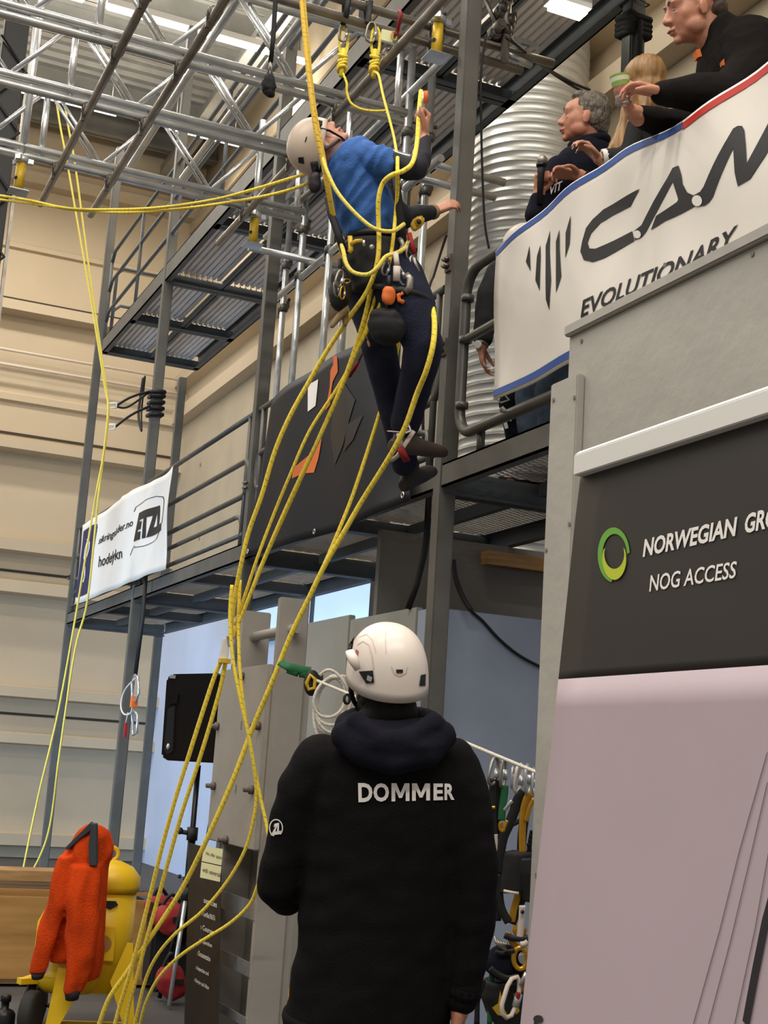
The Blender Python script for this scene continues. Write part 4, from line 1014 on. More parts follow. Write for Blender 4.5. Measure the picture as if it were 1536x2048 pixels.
def hand(mb, wrist, d, n, side, curls=((.5, .6, .4),) * 4, k=1.0, thumb=(.5, .8, .4), spread=.12):
    """palm, five unequal fingers bent towards the palm side n, thumb on one side"""
    d = V(d).normalized(); n = V(n); n = (n - d * n.dot(d)).normalized(); t = d.cross(n) * side; w = V(wrist)
    L_ = [.074, .082, .076, .060]; off = [.029, .010, -.010, -.028]; ln = [.088, .092, .086, .078]
    mb.limb([(w - d * .03 * k, .026 * k), (w + d * .02 * k, .024 * k)], 12)
    for i in range(4):
        kn = w + (d * ln[i] + t * off[i]) * k
        mb.limb([(w + (d * .015 + t * off[i] * .55) * k, .0155 * k), (kn, .0125 * k)], 10)
        fd = (d + t * spread * (1.5 - i) * .6).normalized(); p = kn; ax = fd.cross(n).normalized(); r = .0102 if i < 3 else .009
        ch = [(p, r * 1.08 * k)]
        for j, fr in enumerate((.46, .30, .24)):
            fd = Matrix.Rotation(curls[i][j], 3, ax) @ fd
            p = p + fd * (L_[i] * fr * k); ch.append((p, (r - .0012 * (j + 1)) * k))
        mb.limb(ch, 10)
    p = w + (d * .022 + t * .026 + n * .006) * k; td = (d * thumb[0] + t * thumb[1] + n * thumb[2]).normalized(); ch = [(p, .0165 * k)]
    for j, (L2, r) in enumerate(((.042, .0125), (.032, .0105), (.024, .0085))):
        p = p + td * L2 * k; ch.append((p, r * k)); td = (td + (d * .5 - t * .55 * (j > 0) + n * .25) * .8).normalized()
    mb.limb(ch, 10)
def bvh_of(*obs):
    vs = []; fs = []
    for o in obs:
        off = V(o.parent['_b']) if o.parent else V(o.location); b = len(vs)
        vs += [v.co + off for v in o.data.vertices]; fs += [[i + b for i in p.vertices] for p in o.data.polygons]
    return BVHTree.FromPolygons(vs, fs)
def on_body(name, polys, tree, m, parent, eps=.003, step=12):
    """flat print laid on a body: outlines are points of the picture, dropped onto the surface they stand on"""
    b = bmesh.new()
    for vs, fs in polys:
        bv = [b.verts.new((p[0], p[1], 0)) for p in vs]
        for f in fs:
            try: b.faces.new([bv[i] for i in f])
            except ValueError: pass
    for f in b.faces: f.normal_update()
    bmesh.ops.triangulate(b, faces=b.faces, ngon_method='EAR_CLIP')
    xs = [v.co.x for v in b.verts]; ys_ = [v.co.y for v in b.verts]
    for ax, lo, hi in ((V((1, 0, 0)), min(xs), max(xs)), (V((0, 1, 0)), min(ys_), max(ys_))):
        q = lo + step
        while q < hi:
            bmesh.ops.bisect_plane(b, geom=b.verts[:] + b.edges[:] + b.faces[:], plane_co=ax * q, plane_no=ax, dist=1e-5); q += step
    bmesh.ops.triangulate(b, faces=b.faces)
    off = V(parent['_b']) if '_b' in parent else V(parent.parent['_b']); last = None
    for v in b.verts:
        d = ray(v.co.x, v.co.y).normalized(); h = tree.ray_cast(EYE, d)
        if h[0] is None: p = EYE + d * (last or 3.5)
        else: last = (h[0] - EYE).length; p = h[0] - d * eps
        v.co = p - off
    me = bpy.data.meshes.new(name); b.to_mesh(me); b.free()
    o = bpy.data.objects.new(name, me); COL.objects.link(o); o.parent = parent; me.materials.append(MATS[m]); return o
def pp(*pts): return ([V((p[0], p[1], 0)) for p in pts], [list(range(len(pts)))])
def text_px(word, q, bold=0, shear=0):
    """letters stretched over four picture corners: left-bottom, right-bottom, right-top, left-top"""
    vs, fs = text_polys(word, bold, shear); out = []
    for a, b in fit2d(vs, 0, 0, 1, 1):
        out.append(((1 - a) * (1 - b) * q[0][0] + a * (1 - b) * q[1][0] + a * b * q[2][0] + (1 - a) * b * q[3][0], (1 - a) * (1 - b) * q[0][1] + a * (1 - b) * q[1][1] + a * b * q[2][1] + (1 - a) * b * q[3][1]))
    return out, fs
def helmet(par, H, m, k=1.0, lift=.045):
    """shell over the head H with a lower rim at the back; returns the shell and a point function"""
    nT, nP = 48, 16; c0 = (0, -.012, lift - .03)
    def pt(th, f, o=0):
        # th 0 = front, pi = back; f 0 top .. 1 rim
        rim = -.018 - .040 * (.5 - .5 * cos(th)) ** 1.5 + .012 * sin(th) ** 2 * -1
        ph = f * pi / 2
        x = (.104 + o) * k * sin(th) * sin(ph) ** .92; y = (.128 + o) * k * cos(th) * sin(ph) ** .92; z = (.118 + o) * k * cos(ph) ** 1.0
        if f > .999: z = 0
        z += rim * (max(0, f - .0)) ** 4 * 1.0
        return H.p(c0[0] + x, c0[1] + y, c0[2] + z)
    b = MB()
    for o, inv in ((0, 0), (-.008, 1)):
        vs = [pt(2 * pi * i / nT, max(.02, j / nP), o) for j in range(nP + 1) for i in range(nT)]
        fs = [((j * nT + i), ((j + 1) * nT + i), ((j + 1) * nT + (i + 1) % nT), (j * nT + (i + 1) % nT)) for j in range(nP) for i in range(nT)] + [tuple(range(nT))]
        b.add(vs, [f[::-1] for f in fs] if inv else fs, True)
    n_ = nT * (nP + 1)
    b.add([], [])
    for i in range(nT): b.f.append([nP * nT + i, nP * nT + (i + 1) % nT, n_ + nP * nT + (i + 1) % nT, n_ + nP * nT + i])
    sh = b.build('helmet', m, par)
    def patch(name, th0, th1, f0, f1, mm, o0=.002, o1=.006, n=8):
        q = MB(); w_ = n + 1
        for o in (o0, o1): q.v += [pt(th0 + (th1 - th0) * i / n, f0 + (f1 - f0) * j / n, o) for j in range(w_) for i in range(w_)]
        N = w_ * w_
        for lay in (0, 1):
            for j in range(n):
                for i in range(n):
                    a = lay * N + j * w_ + i; q.sm.add(len(q.f)) if lay else None; q.f.append([a, a + 1, a + 1 + w_, a + w_])
        bd = list(range(n)) + [j * w_ + n for j in range(n)] + [n * w_ + i for i in range(n, 0, -1)] + [j * w_ for j in range(n, 0, -1)]
        for a, c in zip(bd, bd[1:] + bd[:1]): q.f.append([a, c, N + c, N + a])
        return q.build(name, mm, sh if name != 'liner' else par)
    sh['_b'] = par['_b']
    return sh, pt, patch
def R3(x0, x1, y, d, ry, tilt=0):
    """body ring between two picture points at one depth"""
    a = P(x0, y, D=d); b = P(x1, y + tilt, D=d); ax = (b - a).normalized(); ay = (fwd - ax * fwd.dot(ax)).normalized()
    return ((a + b) / 2, (b - a).length / 2, ry, ax, ay)

# ---- the judge in front
JD_ = 3.6
g = P(740, 2048, D=JD_); base = V((g.x, g.y, 0))
J = thing('person', 'person in white helmet and black hooded sweater lettered on the back, seen from behind', 'person', base)
hc = P(771, 1345, D=3.62)
hf = (fwd * .88 - RGT * .38 + UPV * .14); H = Head(hc, hf, UPV + RGT * .03 - fwd * .10, .24)
b = MB(); H.shapes(b); ntop = P(782, 1480, D=3.6); H.neck(b, ntop, .056, .062)
sh_l, sh_r = P(632, 1530, D=3.6), P(912, 1535, D=3.6); el_l, el_r = P(563, 1775, D=3.62), P(950, 1770, D=3.56); wr_l, wr_r = P(585, 1700, D=3.86), P(922, 1985, D=3.55)
hip = P(735, 2040, D=3.6)
b.limb([(ntop, .06), (P(775, 1600, D=3.6), .11), (P(750, 1850, D=3.6), .11), (hip, .12)], 14)
b.limb([(ntop, .05), (sh_l, .055), (el_l, .042), (wr_l, .032)], 12); b.limb([(ntop, .05), (sh_r, .055), (el_r, .042), (wr_r, .032)], 12)
hand(b, wr_r + V((0, 0, -.035)), P(912, 2060, D=3.56) - wr_r, RGT * -1 + fwd * .35, 1, ((.45, .7, .5),) * 4)
hand(b, wr_l, fwd * .6 + UPV * .7 + RGT * .3, RGT, 1, ((1.1, 1.3, .8),) * 4)
kneeL, kneeR = V((base.x - .10, base.y + .03, .48)), V((base.x + .11, base.y + .03, .48))
for kk, sx in ((kneeL, -.09), (kneeR, .09)):
    h0 = hip + _r * sx; b.limb([(h0, .085), (kk, .055), (V((kk.x, kk.y, .08)), .042), (V((kk.x + .03, kk.y + .12, .045)), .04)], 12)
remesh(b, 'body', 'skin', J, .0065, 3)
m = MB()
m.loft([R3(705, 868, 1452, 3.6, .085), R3(668, 888, 1470, 3.6, .10), R3(636, 918, 1496, 3.6, .115), R3(618, 934, 1540, 3.6, .125), R3(612, 938, 1600, 3.6, .13), R3(606, 935, 1700, 3.6, .13), R3(602, 925, 1800, 3.6, .13), R3(592, 912, 1900, 3.6, .135), R3(576, 903, 1990, 3.6, .138, 8), R3(568, 900, 2024, 3.6, .138, 12), R3(566, 898, 2034, 3.6, .132, 14)], 32)
m.limb([(P(642, 1522, D=3.6), .074), (P(606, 1580, D=3.6), .072), (P(580, 1680, D=3.61), .066), (P(558, 1765, D=3.62), .060), (P(572, 1788, D=3.68), .058), (P(588, 1735, D=3.80), .050), (P(590, 1712, D=3.84), .046)], 16)
m.limb([(P(902, 1530, D=3.6), .074), (P(928, 1590, D=3.59), .072), (P(942, 1690, D=3.57), .068), (P(948, 1770, D=3.56), .064), (P(945, 1860, D=3.56), .058), (P(932, 1955, D=3.55), .049), (P(926, 1985, D=3.55), .043)], 16)
def jd(co, n):
    return .006 * noise.noise(V((co.x * 5, co.y * 5, co.z * 14))) + .004 * noise.noise(V((co.x * 11 + co.z * 8, co.y * 9, co.z * 22 - co.x * 10)))
ho = remesh(m, 'hoodie', 'hoodie', J, .0085, 4, jd)
m = MB().loft([R3(566, 898, 2018, 3.6, .1385, 13), R3(563, 900, 2030, 3.6, .142, 14), R3(566, 899, 2048, 3.6, .138, 14)], 32); m.build('waistband', 'hoodie', J)
m = MB().limb([(P(930, 1972, D=3.55), .046), (P(924, 1996, D=3.55), .043)], 14); m.build('cuff', 'hoodie', J)
m = MB()
for k in range(28):
    a = 2 * pi * k / 28; c = P(782, 1452, D=3.6)
    m.ell(c + RGT * (.118 * cos(a)) + fwd * (.10 * sin(a)) + UPV * (-.004 + .012 * sin(a)), (.032, .032, .036 + .012 * max(0, -sin(a))), None, 12, 8)
m.loft([R3(712, 862, 1440, 3.53, .03), R3(690, 884, 1462, 3.49, .045), R3(698, 892, 1488, 3.475, .05), R3(722, 886, 1510, 3.475, .045), R3(756, 862, 1530, 3.48, .035), R3(790, 834, 1541, 3.485, .02)], 24)
m.limb([(P(690, 1470, D=3.51), .036), (P(720, 1500, D=3.475), .036), (P(790, 1524, D=3.455), .033), (P(856, 1508, D=3.47), .035), (P(884, 1472, D=3.51), .036)], 14)
m.limb([(P(712, 1446, D=3.50), .028), (P(760, 1478, D=3.455), .026), (P(820, 1482, D=3.455), .026), (P(866, 1448, D=3.50), .028)], 14)
hd = remesh(m, 'hood', 'hoodin', J, .007, 4, folds(.005, 8, (1, 1, 1.8)))
m = MB().limb([(P(771, 1396, D=3.63), .078), (P(775, 1415, D=3.615), .078), (P(780, 1450, D=3.6), .076)], 18); m.build('neck_gaiter', 'blacksoft', J)
tree = bvh_of(ho)
MM = [(0, 0), (0, 1), (.27, 1), (.5, .45), (.73, 1), (1, 1), (1, 0), (.79, 0), (.79, .66), (.58, .18), (.42, .18), (.21, .66), (.21, 0)]
dl = []
for ch, xa, xb in (('D', 716, 745), ('O', 747, 778), ('M', 783, 819), ('M', 824, 860), ('E', 867, 886), ('R', 889, 909)):
    lf = lambda x, top: (1566 + (x - 716) * .006) if top else (1604.5 - (x - 716) * .025)
    q4 = [(xa + (1 if ch == 'D' else 0), lf(xa, 0)), (xb, lf(xb, 0)), (xb, lf(xb, 1)), (xa, lf(xa, 1))]
    if ch == 'M':
        dl.append(pp(*[((1 - u) * (1 - v) * q4[0][0] + u * (1 - v) * q4[1][0] + u * v * q4[2][0] + (1 - u) * v * q4[3][0], (1 - u) * (1 - v) * q4[0][1] + u * (1 - v) * q4[1][1] + u * v * q4[2][1] + (1 - u) * v * q4[3][1]) for u, v in MM]))
    else: dl.append(text_px(ch, q4, .035))
on_body('lettering', dl, tree, 'bannerwhite', J, .004, 10)
on_body('sleeve_patch', [stroke([(552 + 13 * cos(k * pi / 12 + 1.9), 1656 + 17 * sin(k * pi / 12 + 1.9)) for k in range(21)], 2.2), text_px('ZL', [(541, 1671), (563, 1668), (560, 1645), (546, 1648)], .08, .2)], tree, 'bannerwhite', J, .004, 6)
for sx, lbn in ((-.10, 0), (.10, 1)):
    kk = (kneeL, kneeR)[lbn]; h0 = hip + _r * sx * .95
    mm_ = MB().limb([(h0 + V((0, 0, .06)), .118), (h0 - V((0, 0, .12)), .105), (kk, .078), (V((kk.x, kk.y, .10)), .068)], 16)
    if lbn == 0: tr = mm_
    else: tr.add(mm_.v, mm_.f, True)
    sm_ = MB().loft([((kk.x, kk.y + .02, .0), .05, .10, (1, 0, 0), (0, 1, 0)), ((kk.x, kk.y + .03, .04), .052, .125, (1, 0, 0), (0, 1, 0)), ((kk.x, kk.y, .1), .05, .06, (1, 0, 0), (0, 1, 0))], 16); sm_.build('shoe', 'black', J)
remesh(tr, 'trousers', 'workorange', J, .012, 3, folds(.006, 7))
hs, pt, patch = helmet(J, H, 'helmetwhite', 1.0)
ht = bvh_of(hs)
on_body('lamp_clip', [pp((717, 1343), (746, 1341), (748, 1366), (732, 1367))], ht, 'black', hs, .004, 5); on_body('lamp_clip', [pp((842, 1350), (852, 1348), (851, 1372), (839, 1372))], ht, 'black', hs, .004, 5)
on_body('clip_hook', [pp((735, 1350), (745, 1355), (742, 1364), (733, 1360))], ht, 'galv', hs, .006, 5)
on_body('rear_slot', [pp((792, 1339), (806, 1339), (806, 1346), (793, 1346))], ht, 'black', hs, .003, 5)
mat('helmetline', '#cfc2b8', .4)
on_body('panel_seam', [stroke([(772, 1262), (771, 1280), (772, 1305)], 1.6), stroke([(783, 1332), (789, 1348), (800, 1352), (812, 1346), (815, 1334)], 2.2), stroke([(714, 1290), (726, 1282), (738, 1290), (744, 1312), (747, 1338)], 2.2), stroke([(716, 1275), (733, 1268), (745, 1280), (752, 1305)], 1.6)], ht, 'helmetline', hs, .002, 8)
on_body('side_vent', [pp((697, 1290), (709, 1272), (704, 1300), (699, 1312), (693, 1322))], ht, 'black', hs, .003, 5)
mk = MB().tube([P(699, 1302, D=3.52), P(706, 1318, D=3.5), P(716, 1340, D=3.5)], [.012, .014, .008], 8, flat=.5); mk.build('side_bracket', 'helmetwhite', hs)
on_body('logo_dot', [pp((712, 1298), (717, 1302), (715, 1312), (710, 1306))], ht, 'lip', hs, .003, 4)
MB().tube(catmull([H.p(-.085, .0, .0), H.p(-.086, .02, -.05), H.p(-.05, .05, -.105), H.p(0, .06, -.12)]), .007, 6, flat=.5).build('chin_strap', 'black', hs)
MB().tube([P(694, 1398, D=3.56) + V((.008 * cos(k * pi / 6), 0, .012 * sin(k * pi / 6))) for k in range(12)], .004, 6, closed=True).build('strap_buckle', 'black', hs)

# ---- the climber
CD = 6.1
Cl = thing('person', 'climber in blue shirt and cream helmet, looking up, hanging in a harness on yellow ropes', 'person', P(760, 700, D=CD))
cf = (RGT * .32 + UPV * .93 - fwd * .05); cu = (-RGT * .93 + UPV * .34 - fwd * .06)
HC = Head(P(637, 291, D=6.12), cf, cu, .24)
b = MB(); HC.shapes(b); nk = P(690, 318, D=6.12); HC.neck(b, nk, .055, .065)
shR, shL = P(742, 318, D=6.0), P(715, 325, D=6.3); elR, wrR = P(832, 336, D=5.95), P(846, 272, D=6.12); elL, wrL = P(806, 436, D=6.5), P(868, 424, D=6.68)
pel = P(752, 500, D=6.12)
b.limb([(nk, .07), (P(715, 360, D=6.12), .11), (P(735, 430, D=6.12), .11), (pel, .12)], 14)
b.limb([(nk, .06), (shR, .045), (elR, .034), (wrR, .031)], 12); b.limb([(nk, .06), (shL, .045), (elL, .035), (wrL, .030)], 12)
hand(b, wrR, RGT * .15 + UPV * 1.0, RGT * -.7 - fwd * .3, 1, ((1.0, 1.3, .7), (1.1, 1.4, .8), (1.2, 1.4, .8), (1.2, 1.4, .8)), 1.02, (.9, .35, .5))
hand(b, wrL, RGT * .9 + UPV * .45, fwd * .5 - UPV * .6, 1, ((.5, .8, .5),) * 4, 1.0)
hR, hL = P(785, 530, D=6.05), P(735, 530, D=6.2); kR, kL = P(850, 690, D=5.95), P(752, 690, D=6.15); aR, aL = P(808, 862, D=6.2), P(812, 930, D=6.35)
for h_, k_, a_ in ((hR, kR, aR), (hL, kL, aL)): b.limb([(pel, .1), (h_, .085), (k_, .058), (a_, .042)], 12)
remesh(b, 'body', 'skinpale', Cl, .0065, 3)
HC.extras(Cl, 'hairdark')
m = MB(); HC.e(m, (0, -.03, .03), (.079, .09, .08)); HC.e(m, (0, -.065, -.02), (.066, .05, .05)); remesh(m, 'hair', 'hairdark', Cl, .008, 2)
sR = lambda x0, y0, x1, y1, d, ry: ((P(x0, y0, D=d) + P(x1, y1, D=d)) / 2, (P(x1, y1, D=d) - P(x0, y0, D=d)).length / 2, ry, (P(x1, y1, D=d) - P(x0, y0, D=d)).normalized(), fwd)
m = MB()
m.loft([sR(676, 318, 700, 290, 6.12, .09), sR(664, 325, 728, 282, 6.12, .15), sR(659, 345, 752, 300, 6.12, .18), sR(656, 372, 764, 340, 6.12, .185), sR(662, 402, 776, 380, 6.12, .17), sR(672, 430, 788, 415, 6.12, .16), sR(682, 455, 800, 445, 6.12, .155), sR(690, 474, 806, 468, 6.12, .15)], 28)
m.limb([(P(735, 318, D=6.0), .075), (P(770, 326, D=5.97), .062)], 16); m.limb([(P(715, 330, D=6.27), .075), (P(745, 365, D=6.36), .064)], 16)
def sd_(co, n):
    q = co.z * 9 - (co - EYE).dot(RGT) * 13
    return .016 * (.8 - 2 * abs(noise.noise(V((q, co.y * 3, co.z * 2))))) + .004 * noise.noise(co * 25)
remesh(m, 'shirt', 'shirtblue', Cl, .008, 3, sd_)
m = MB().limb([(P(768, 325, D=5.97), .054), (P(815, 337, D=5.955), .05), (elR, .052), (P(842, 320, D=6.0), .046), (P(845, 284, D=6.1), .038)], 14); remesh(m, 'sleeve', 'sleeveblack', Cl, .008, 3, folds(.005, 12))
m = MB().limb([(P(745, 368, D=6.36), .055), (elL, .052), (P(840, 428, D=6.6), .044), (P(860, 425, D=6.66), .037)], 14); remesh(m, 'sleeve', 'sleeveblack', Cl, .008, 3, folds(.005, 12))
MB().lathe([(.036, -.012), (.038, 0), (.036, .012)], P(866, 424, D=6.67), wrL - elL, 16).build('bracelet', 'tan', Cl)
m = MB()
m.loft([sR(692, 472, 805, 468, 6.12, .15), sR(690, 500, 818, 498, 6.12, .165), sR(690, 535, 826, 535, 6.12, .175), sR(700, 570, 835, 570, 6.1, .16)], 26)
m.limb([(P(788, 560, D=6.03), .135), (P(820, 620, D=5.98), .115), (P(848, 685, D=5.95), .085), (P(842, 720, D=5.98), .082), (P(825, 790, D=6.1), .072), (P(810, 848, D=6.19), .066)], 16)
m.limb([(P(735, 555, D=6.2), .12), (P(745, 620, D=6.2), .10), (P(757, 690, D=6.17), .078), (P(780, 790, D=6.25), .068), (P(806, 900, D=6.33), .062), (P(808, 926, D=6.36), .058)], 16)
remesh(m, 'trousers', 'trousers', Cl, .010, 3, folds(.007, 6, (1, 1, .9)))
def shoe(parent, heel, toe, ank, m_, nm='shoe'):
    d = (toe - heel); L_ = d.length; d.normalize(); up = (ank - heel - d * (ank - heel).dot(d)).normalized(); w_ = d.cross(up)
    q = MB().loft([(heel + up * .03, .03, .028, w_, up), (heel + d * L_ * .12 + up * .045, .037, .046, w_, up), (heel + d * L_ * .35 + up * .05, .04, .052, w_, up), (heel + d * L_ * .6 + up * .035, .046, .037, w_, up), (heel + d * L_ * .85 + up * .032, .045, .031, w_, up), (heel + d * L_ * .95 + up * .028, .036, .026, w_, up), (toe + up * .024, .018, .016, w_, up)], 18)
    q.limb([(heel + d * L_ * .2 + up * .05, .042), (heel + d * L_ * .22 + up * .12, .045)], 14)
    o = remesh(q, nm, m_, parent, .006, 3)
    q = MB().loft([(heel + up * .012 - d * .006, .036, .012, w_, up), (heel + d * L_ * .3 + up * .01, .042, .013, w_, up), (heel + d * L_ * .65 + up * .01, .05, .013, w_, up), (toe + up * .012 + d * .004, .026, .012, w_, up)], 18); q.build('sole', 'shoedark', o)
    lc = MB()
    for k in range(4): lc.tube([heel + d * L_ * (.38 + .07 * k) + up * (.098 - .012 * k) - w_ * .022, heel + d * L_ * (.40 + .07 * k) + up * (.1025 - .013 * k), heel + d * L_ * (.38 + .07 * k) + up * (.098 - .012 * k) + w_ * .022], .003, 5)
    lc.build('laces', 'black', o)
    return o
s1 = shoe(Cl, P(782, 905, D=6.15), P(892, 917, D=6.35), P(800, 850, D=6.2), 'shoebrown')
s2 = shoe(Cl, P(806, 985, D=6.4), P(866, 950, D=6.62), P(808, 925, D=6.35), 'shoedark')
def web(nm, pts, w_, m_, par, fl=.22): return MB().tube([P(*p[:2], D=p[2]) for p in pts], w_, 8, flat=fl).build(nm, m_, par)
web('foot_strap', [(776, 862, 6.1), (800, 864, 6.07), (818, 860, 6.09)], .011, 'strapwhite', Cl); web('foot_strap', [(797, 866, 6.07), (803, 898, 6.09)], .011, 'strapwhite', Cl, .5); web('foot_strap', [(828, 862, 6.1), (808, 892, 6.09), (795, 912, 6.09), (782, 922, 6.11)], .010, 'strapwhite', Cl, .5)
web('red_strap', [(801, 896, 6.08), (806, 908, 6.07), (814, 922, 6.1)], .017, 'redcloth', Cl, .5)
MB().tube([P(806, 856, D=6.07), P(818, 852, D=6.07), P(822, 862, D=6.07), P(811, 866, D=6.07)], .006, 6, closed=True).build('strap_buckle', 'white', Cl)
hs, pt, patch = helmet(Cl, HC, 'helmetcream', 1.02); ht = bvh_of(hs)
on_body('lamp_clip', [pp((596, 315), (607, 314), (608, 328), (597, 326))], ht, 'black', hs, .004, 4)
on_body('side_slot', [pp((612, 274), (614.5, 273), (611, 284), (609, 284))], ht, 'black', hs, .003, 4)
HC_ = lambda x, y, z: HC.p(x, y, z)
for q in (-1, 1):
    MB().tube([HC_(q * .088, .05, .03), HC_(q * .086, .06, -.03), HC_(q * .06, .055, -.085), HC_(0, .05, -.118)], .0065, 6, flat=.5).build('chin_strap', 'black', hs)
    MB().tube([HC_(q * .088, -.06, .0), HC_(q * .086, -.02, -.04), HC_(q * .06, .045, -.085)], .0065, 6, flat=.5).build('chin_strap', 'black', hs)
MB().tube([HC_(-.09, -.09, -.01), HC_(-.06, -.12, -.03), HC_(0, -.13, -.035), HC_(.06, -.12, -.03), HC_(.09, -.09, -.01)], .018, 8, flat=.5).build('headband', 'black', hs)
MB().cbox(HC_(.098, .07, .02), (.02, .03, .02)).build('goggle_clip', 'black', hs)
# sit harness: belt, pads, leg loops, gear loops
har = MB()
for k in range(2): har.loft([sR(690, 470 + k * 12, 812, 470 + k * 12, 6.12, .16), sR(689, 482 + k * 12, 815, 483 + k * 12, 6.12, .167)], 26)
har.build('harness_belt', 'black', Cl)
q = MB().loft([sR(691, 488, 815, 487, 6.12, .170), sR(688, 520, 824, 520, 6.12, .180), sR(692, 556, 834, 560, 6.11, .182), sR(706, 582, 838, 590, 6.09, .165)], 26); remesh(q, 'harness_seat', 'blacksoft', Cl, .010, 2, folds(.007, 11))
web('shoulder_strap', [(655, 395, 5.98), (663, 430, 5.96), (675, 465, 5.95), (690, 508, 5.94)], .016, 'black', Cl, .4)
web('chest_strap', [(790, 355, 5.93), (797, 400, 5.93), (803, 450, 5.95), (806, 490, 5.97)], .018, 'black', Cl, .5)
mm_ = MB()
for c, r0, tl in ((P(802, 590, D=6.0), .128, -.25), (P(741, 590, D=6.2), .112, -.15)):
    mm_.tube([c + RGT * (r0 * cos(k * pi / 12)) + fwd * (r0 * sin(k * pi / 12)) + UPV * (tl * r0 * cos(k * pi / 12)) for k in range(24)], .024, 8, closed=True, flat=.6)
mm_.build('leg_loop', 'black', Cl)
web('belt_trim', [(700, 472, 5.93), (702, 500, 5.925), (698, 505, 5.925)], .011, 'jackyellow', Cl, .5); web('belt_trim', [(701, 489, 5.92), (712, 482, 5.92), (725, 481, 5.92)], .009, 'jackyellow', Cl, .5)
web('belt_buckle', [(727, 480, 5.92), (728, 492, 5.92)], .006, 'galv', Cl); MB().ell(P(744, 494, D=5.91), (.012, .01, .012)).build('belt_rivet', 'galv', Cl)
web('side_pad', [(800, 475, 5.96), (806, 490, 5.95), (800, 508, 5.95), (786, 512, 5.94)], .012, 'dullgalv', Cl, .5)

# things hanging on the harness
def pouch(lb, c, r, m_, cat='pouch'):
    t = thing('tool_pouch', lb, cat, c); q = MB().ell(c, r).ell(V(c) + UPV * r[2] * .5, (r[0] * .9, r[1] * .9, r[2] * .6)); remesh(q, 'pouch_body', m_, t, .007, 3, folds(.006, 14)); 
    MB().tube([V(c) + UPV * (r[2] + .05), V(c) + UPV * r[2] * .8], .01, 6).build('hanging_loop', 'black', t); return t
pouch('black pouch hanging at the left hip of the climber', P(680, 582, D=5.95), (.05, .05, .09), 'black')
pouch('black round bag hanging behind the thigh of the climber', P(775, 655, D=5.9), (.09, .07, .075), 'blacksoft')
pouch('small orange pouch hanging under the belt of the climber', P(778, 594, D=5.86), (.032, .02, .042), 'tarporange')
pouch('dark pouch dangling behind the neck of the climber', P(629, 366, D=6.05), (.028, .025, .045), 'shoedark')
t = thing('work_gloves', 'pair of tan work gloves hanging from the left hip of the climber', 'gloves', P(682, 635, D=5.95))
q = MB()
for k, (x, y) in enumerate(((664, 652), (672, 640), (680, 632), (690, 648))): q.limb([(P(690, 618, D=5.95), .02), (P((690 + x) / 2, (618 + y) / 2, D=5.94 + .01 * k), .016), (P(x, y, D=5.94 + .01 * k), .012)], 10)
remesh(q, 'gloves', 'tan', t, .006, 2)
cg = 'carabiners on the climbing harness'
for (x, y, s, a, m_, lb) in ((679, 557, .042, .3, 'dullgalv', 'silver carabiner at the left hip of the climber, topmost'), (673, 578, .034, -.2, 'dullgalv', 'silver carabiner at the left hip of the climber, lower left'), (685, 585, .03, .1, 'gold', 'gold carabiner at the left hip of the climber'), (694, 562, .02, 1.2, 'gold', 'small gold ring carabiner at the left hip of the climber'),
                             (772, 535, .04, .4, 'dullgalv', 'dull carabiner hanging left of the silver tool on the belt'), (802, 552, .04, -.5, 'galv', 'bright carabiner on the right gear loop of the climber'), (820, 500, .045, .2, 'dullgalv', 'dull carabiner at the front waist of the climber'), (826, 530, .04, -.3, 'galv', 'bright carabiner hanging below the red lanyard')):
    carab(P(x, y, D=5.88 if x < 760 or x < 815 else 5.95), s, m_, lb, a, cg, .4)
t = thing('descender', 'silver descender with beige handle hanging on the belt of the climber', 'tool', P(792, 545, D=5.86))
web('handle', [(791, 505, 5.87), (793, 522, 5.86), (794, 530, 5.86)], .012, 'strapwhite', t, .6); web('arm', [(794, 532, 5.86), (793, 562, 5.86)], .016, 'strapwhite', t, .6)
t = thing('rope_clamp', 'silver hooked rope clamp with an orange end hanging at the right hip', 'tool', P(812, 575, D=5.86))
web('frame', [(812, 548, 5.87), (820, 556, 5.86), (819, 575, 5.86), (810, 585, 5.86)], .015, 'dullgalv', t, .5); web('orange_end', [(806, 585, 5.86), (797, 590, 5.86), (798, 600, 5.86), (808, 605, 5.86)], .010, 'tarporange', t, .6)
t = thing('yellow_ascender', 'yellow and gold rope device beside the elbow resting on the post', 'tool', P(833, 442, D=5.98))
q = MB().prism([P(x, y, D=5.97) for x, y in ((820, 450), (826, 438), (838, 430), (848, 432), (850, 442), (842, 452), (828, 462))], fwd * .04); q.build('body', 'jackyellow', t, bevel=.006)
MB().tube([P(832, 440, D=5.96), P(840, 436, D=5.96), P(842, 444, D=5.96), P(834, 450, D=5.96)], .007, 6, closed=True).build('cam', 'gold', t); MB().ell(P(838, 443, D=5.955), (.012, .008, .012)).build('pivot', 'black', t)
t = thing('lanyard', 'red and silver lanyard hanging in front of the waist of the climber', 'lanyard', P(822, 490, D=5.95)); web('webbing', [(818, 466, 5.96), (824, 490, 5.95), (829, 508, 5.95)], .011, 'redcloth', t, .5); web('end_sleeve', [(826, 515, 5.95), (832, 532, 5.95), (836, 545, 5.95)], .010, 'dullgalv', t, .6)
t = thing('hand_tool', 'orange handled tool held up in the raised right hand of the climber', 'tool', P(848, 205, D=6.15)); web('handle', [(851, 182, 6.1), (852, 192, 6.1), (851, 206, 6.1)], .011, 'tarporange', t, .7); web('blade', [(848, 184, 6.1), (847, 206, 6.11), (850, 235, 6.12)], .008, 'galv', t)
t = thing('knee_tag', 'small orange tag on the knee side of the rope by the post', 'tag', P(855, 606, D=6.3)); MB().cbox(P(854, 608, D=6.28), (.035, .01, .025)).build('tag_body', 'tarporange', t)

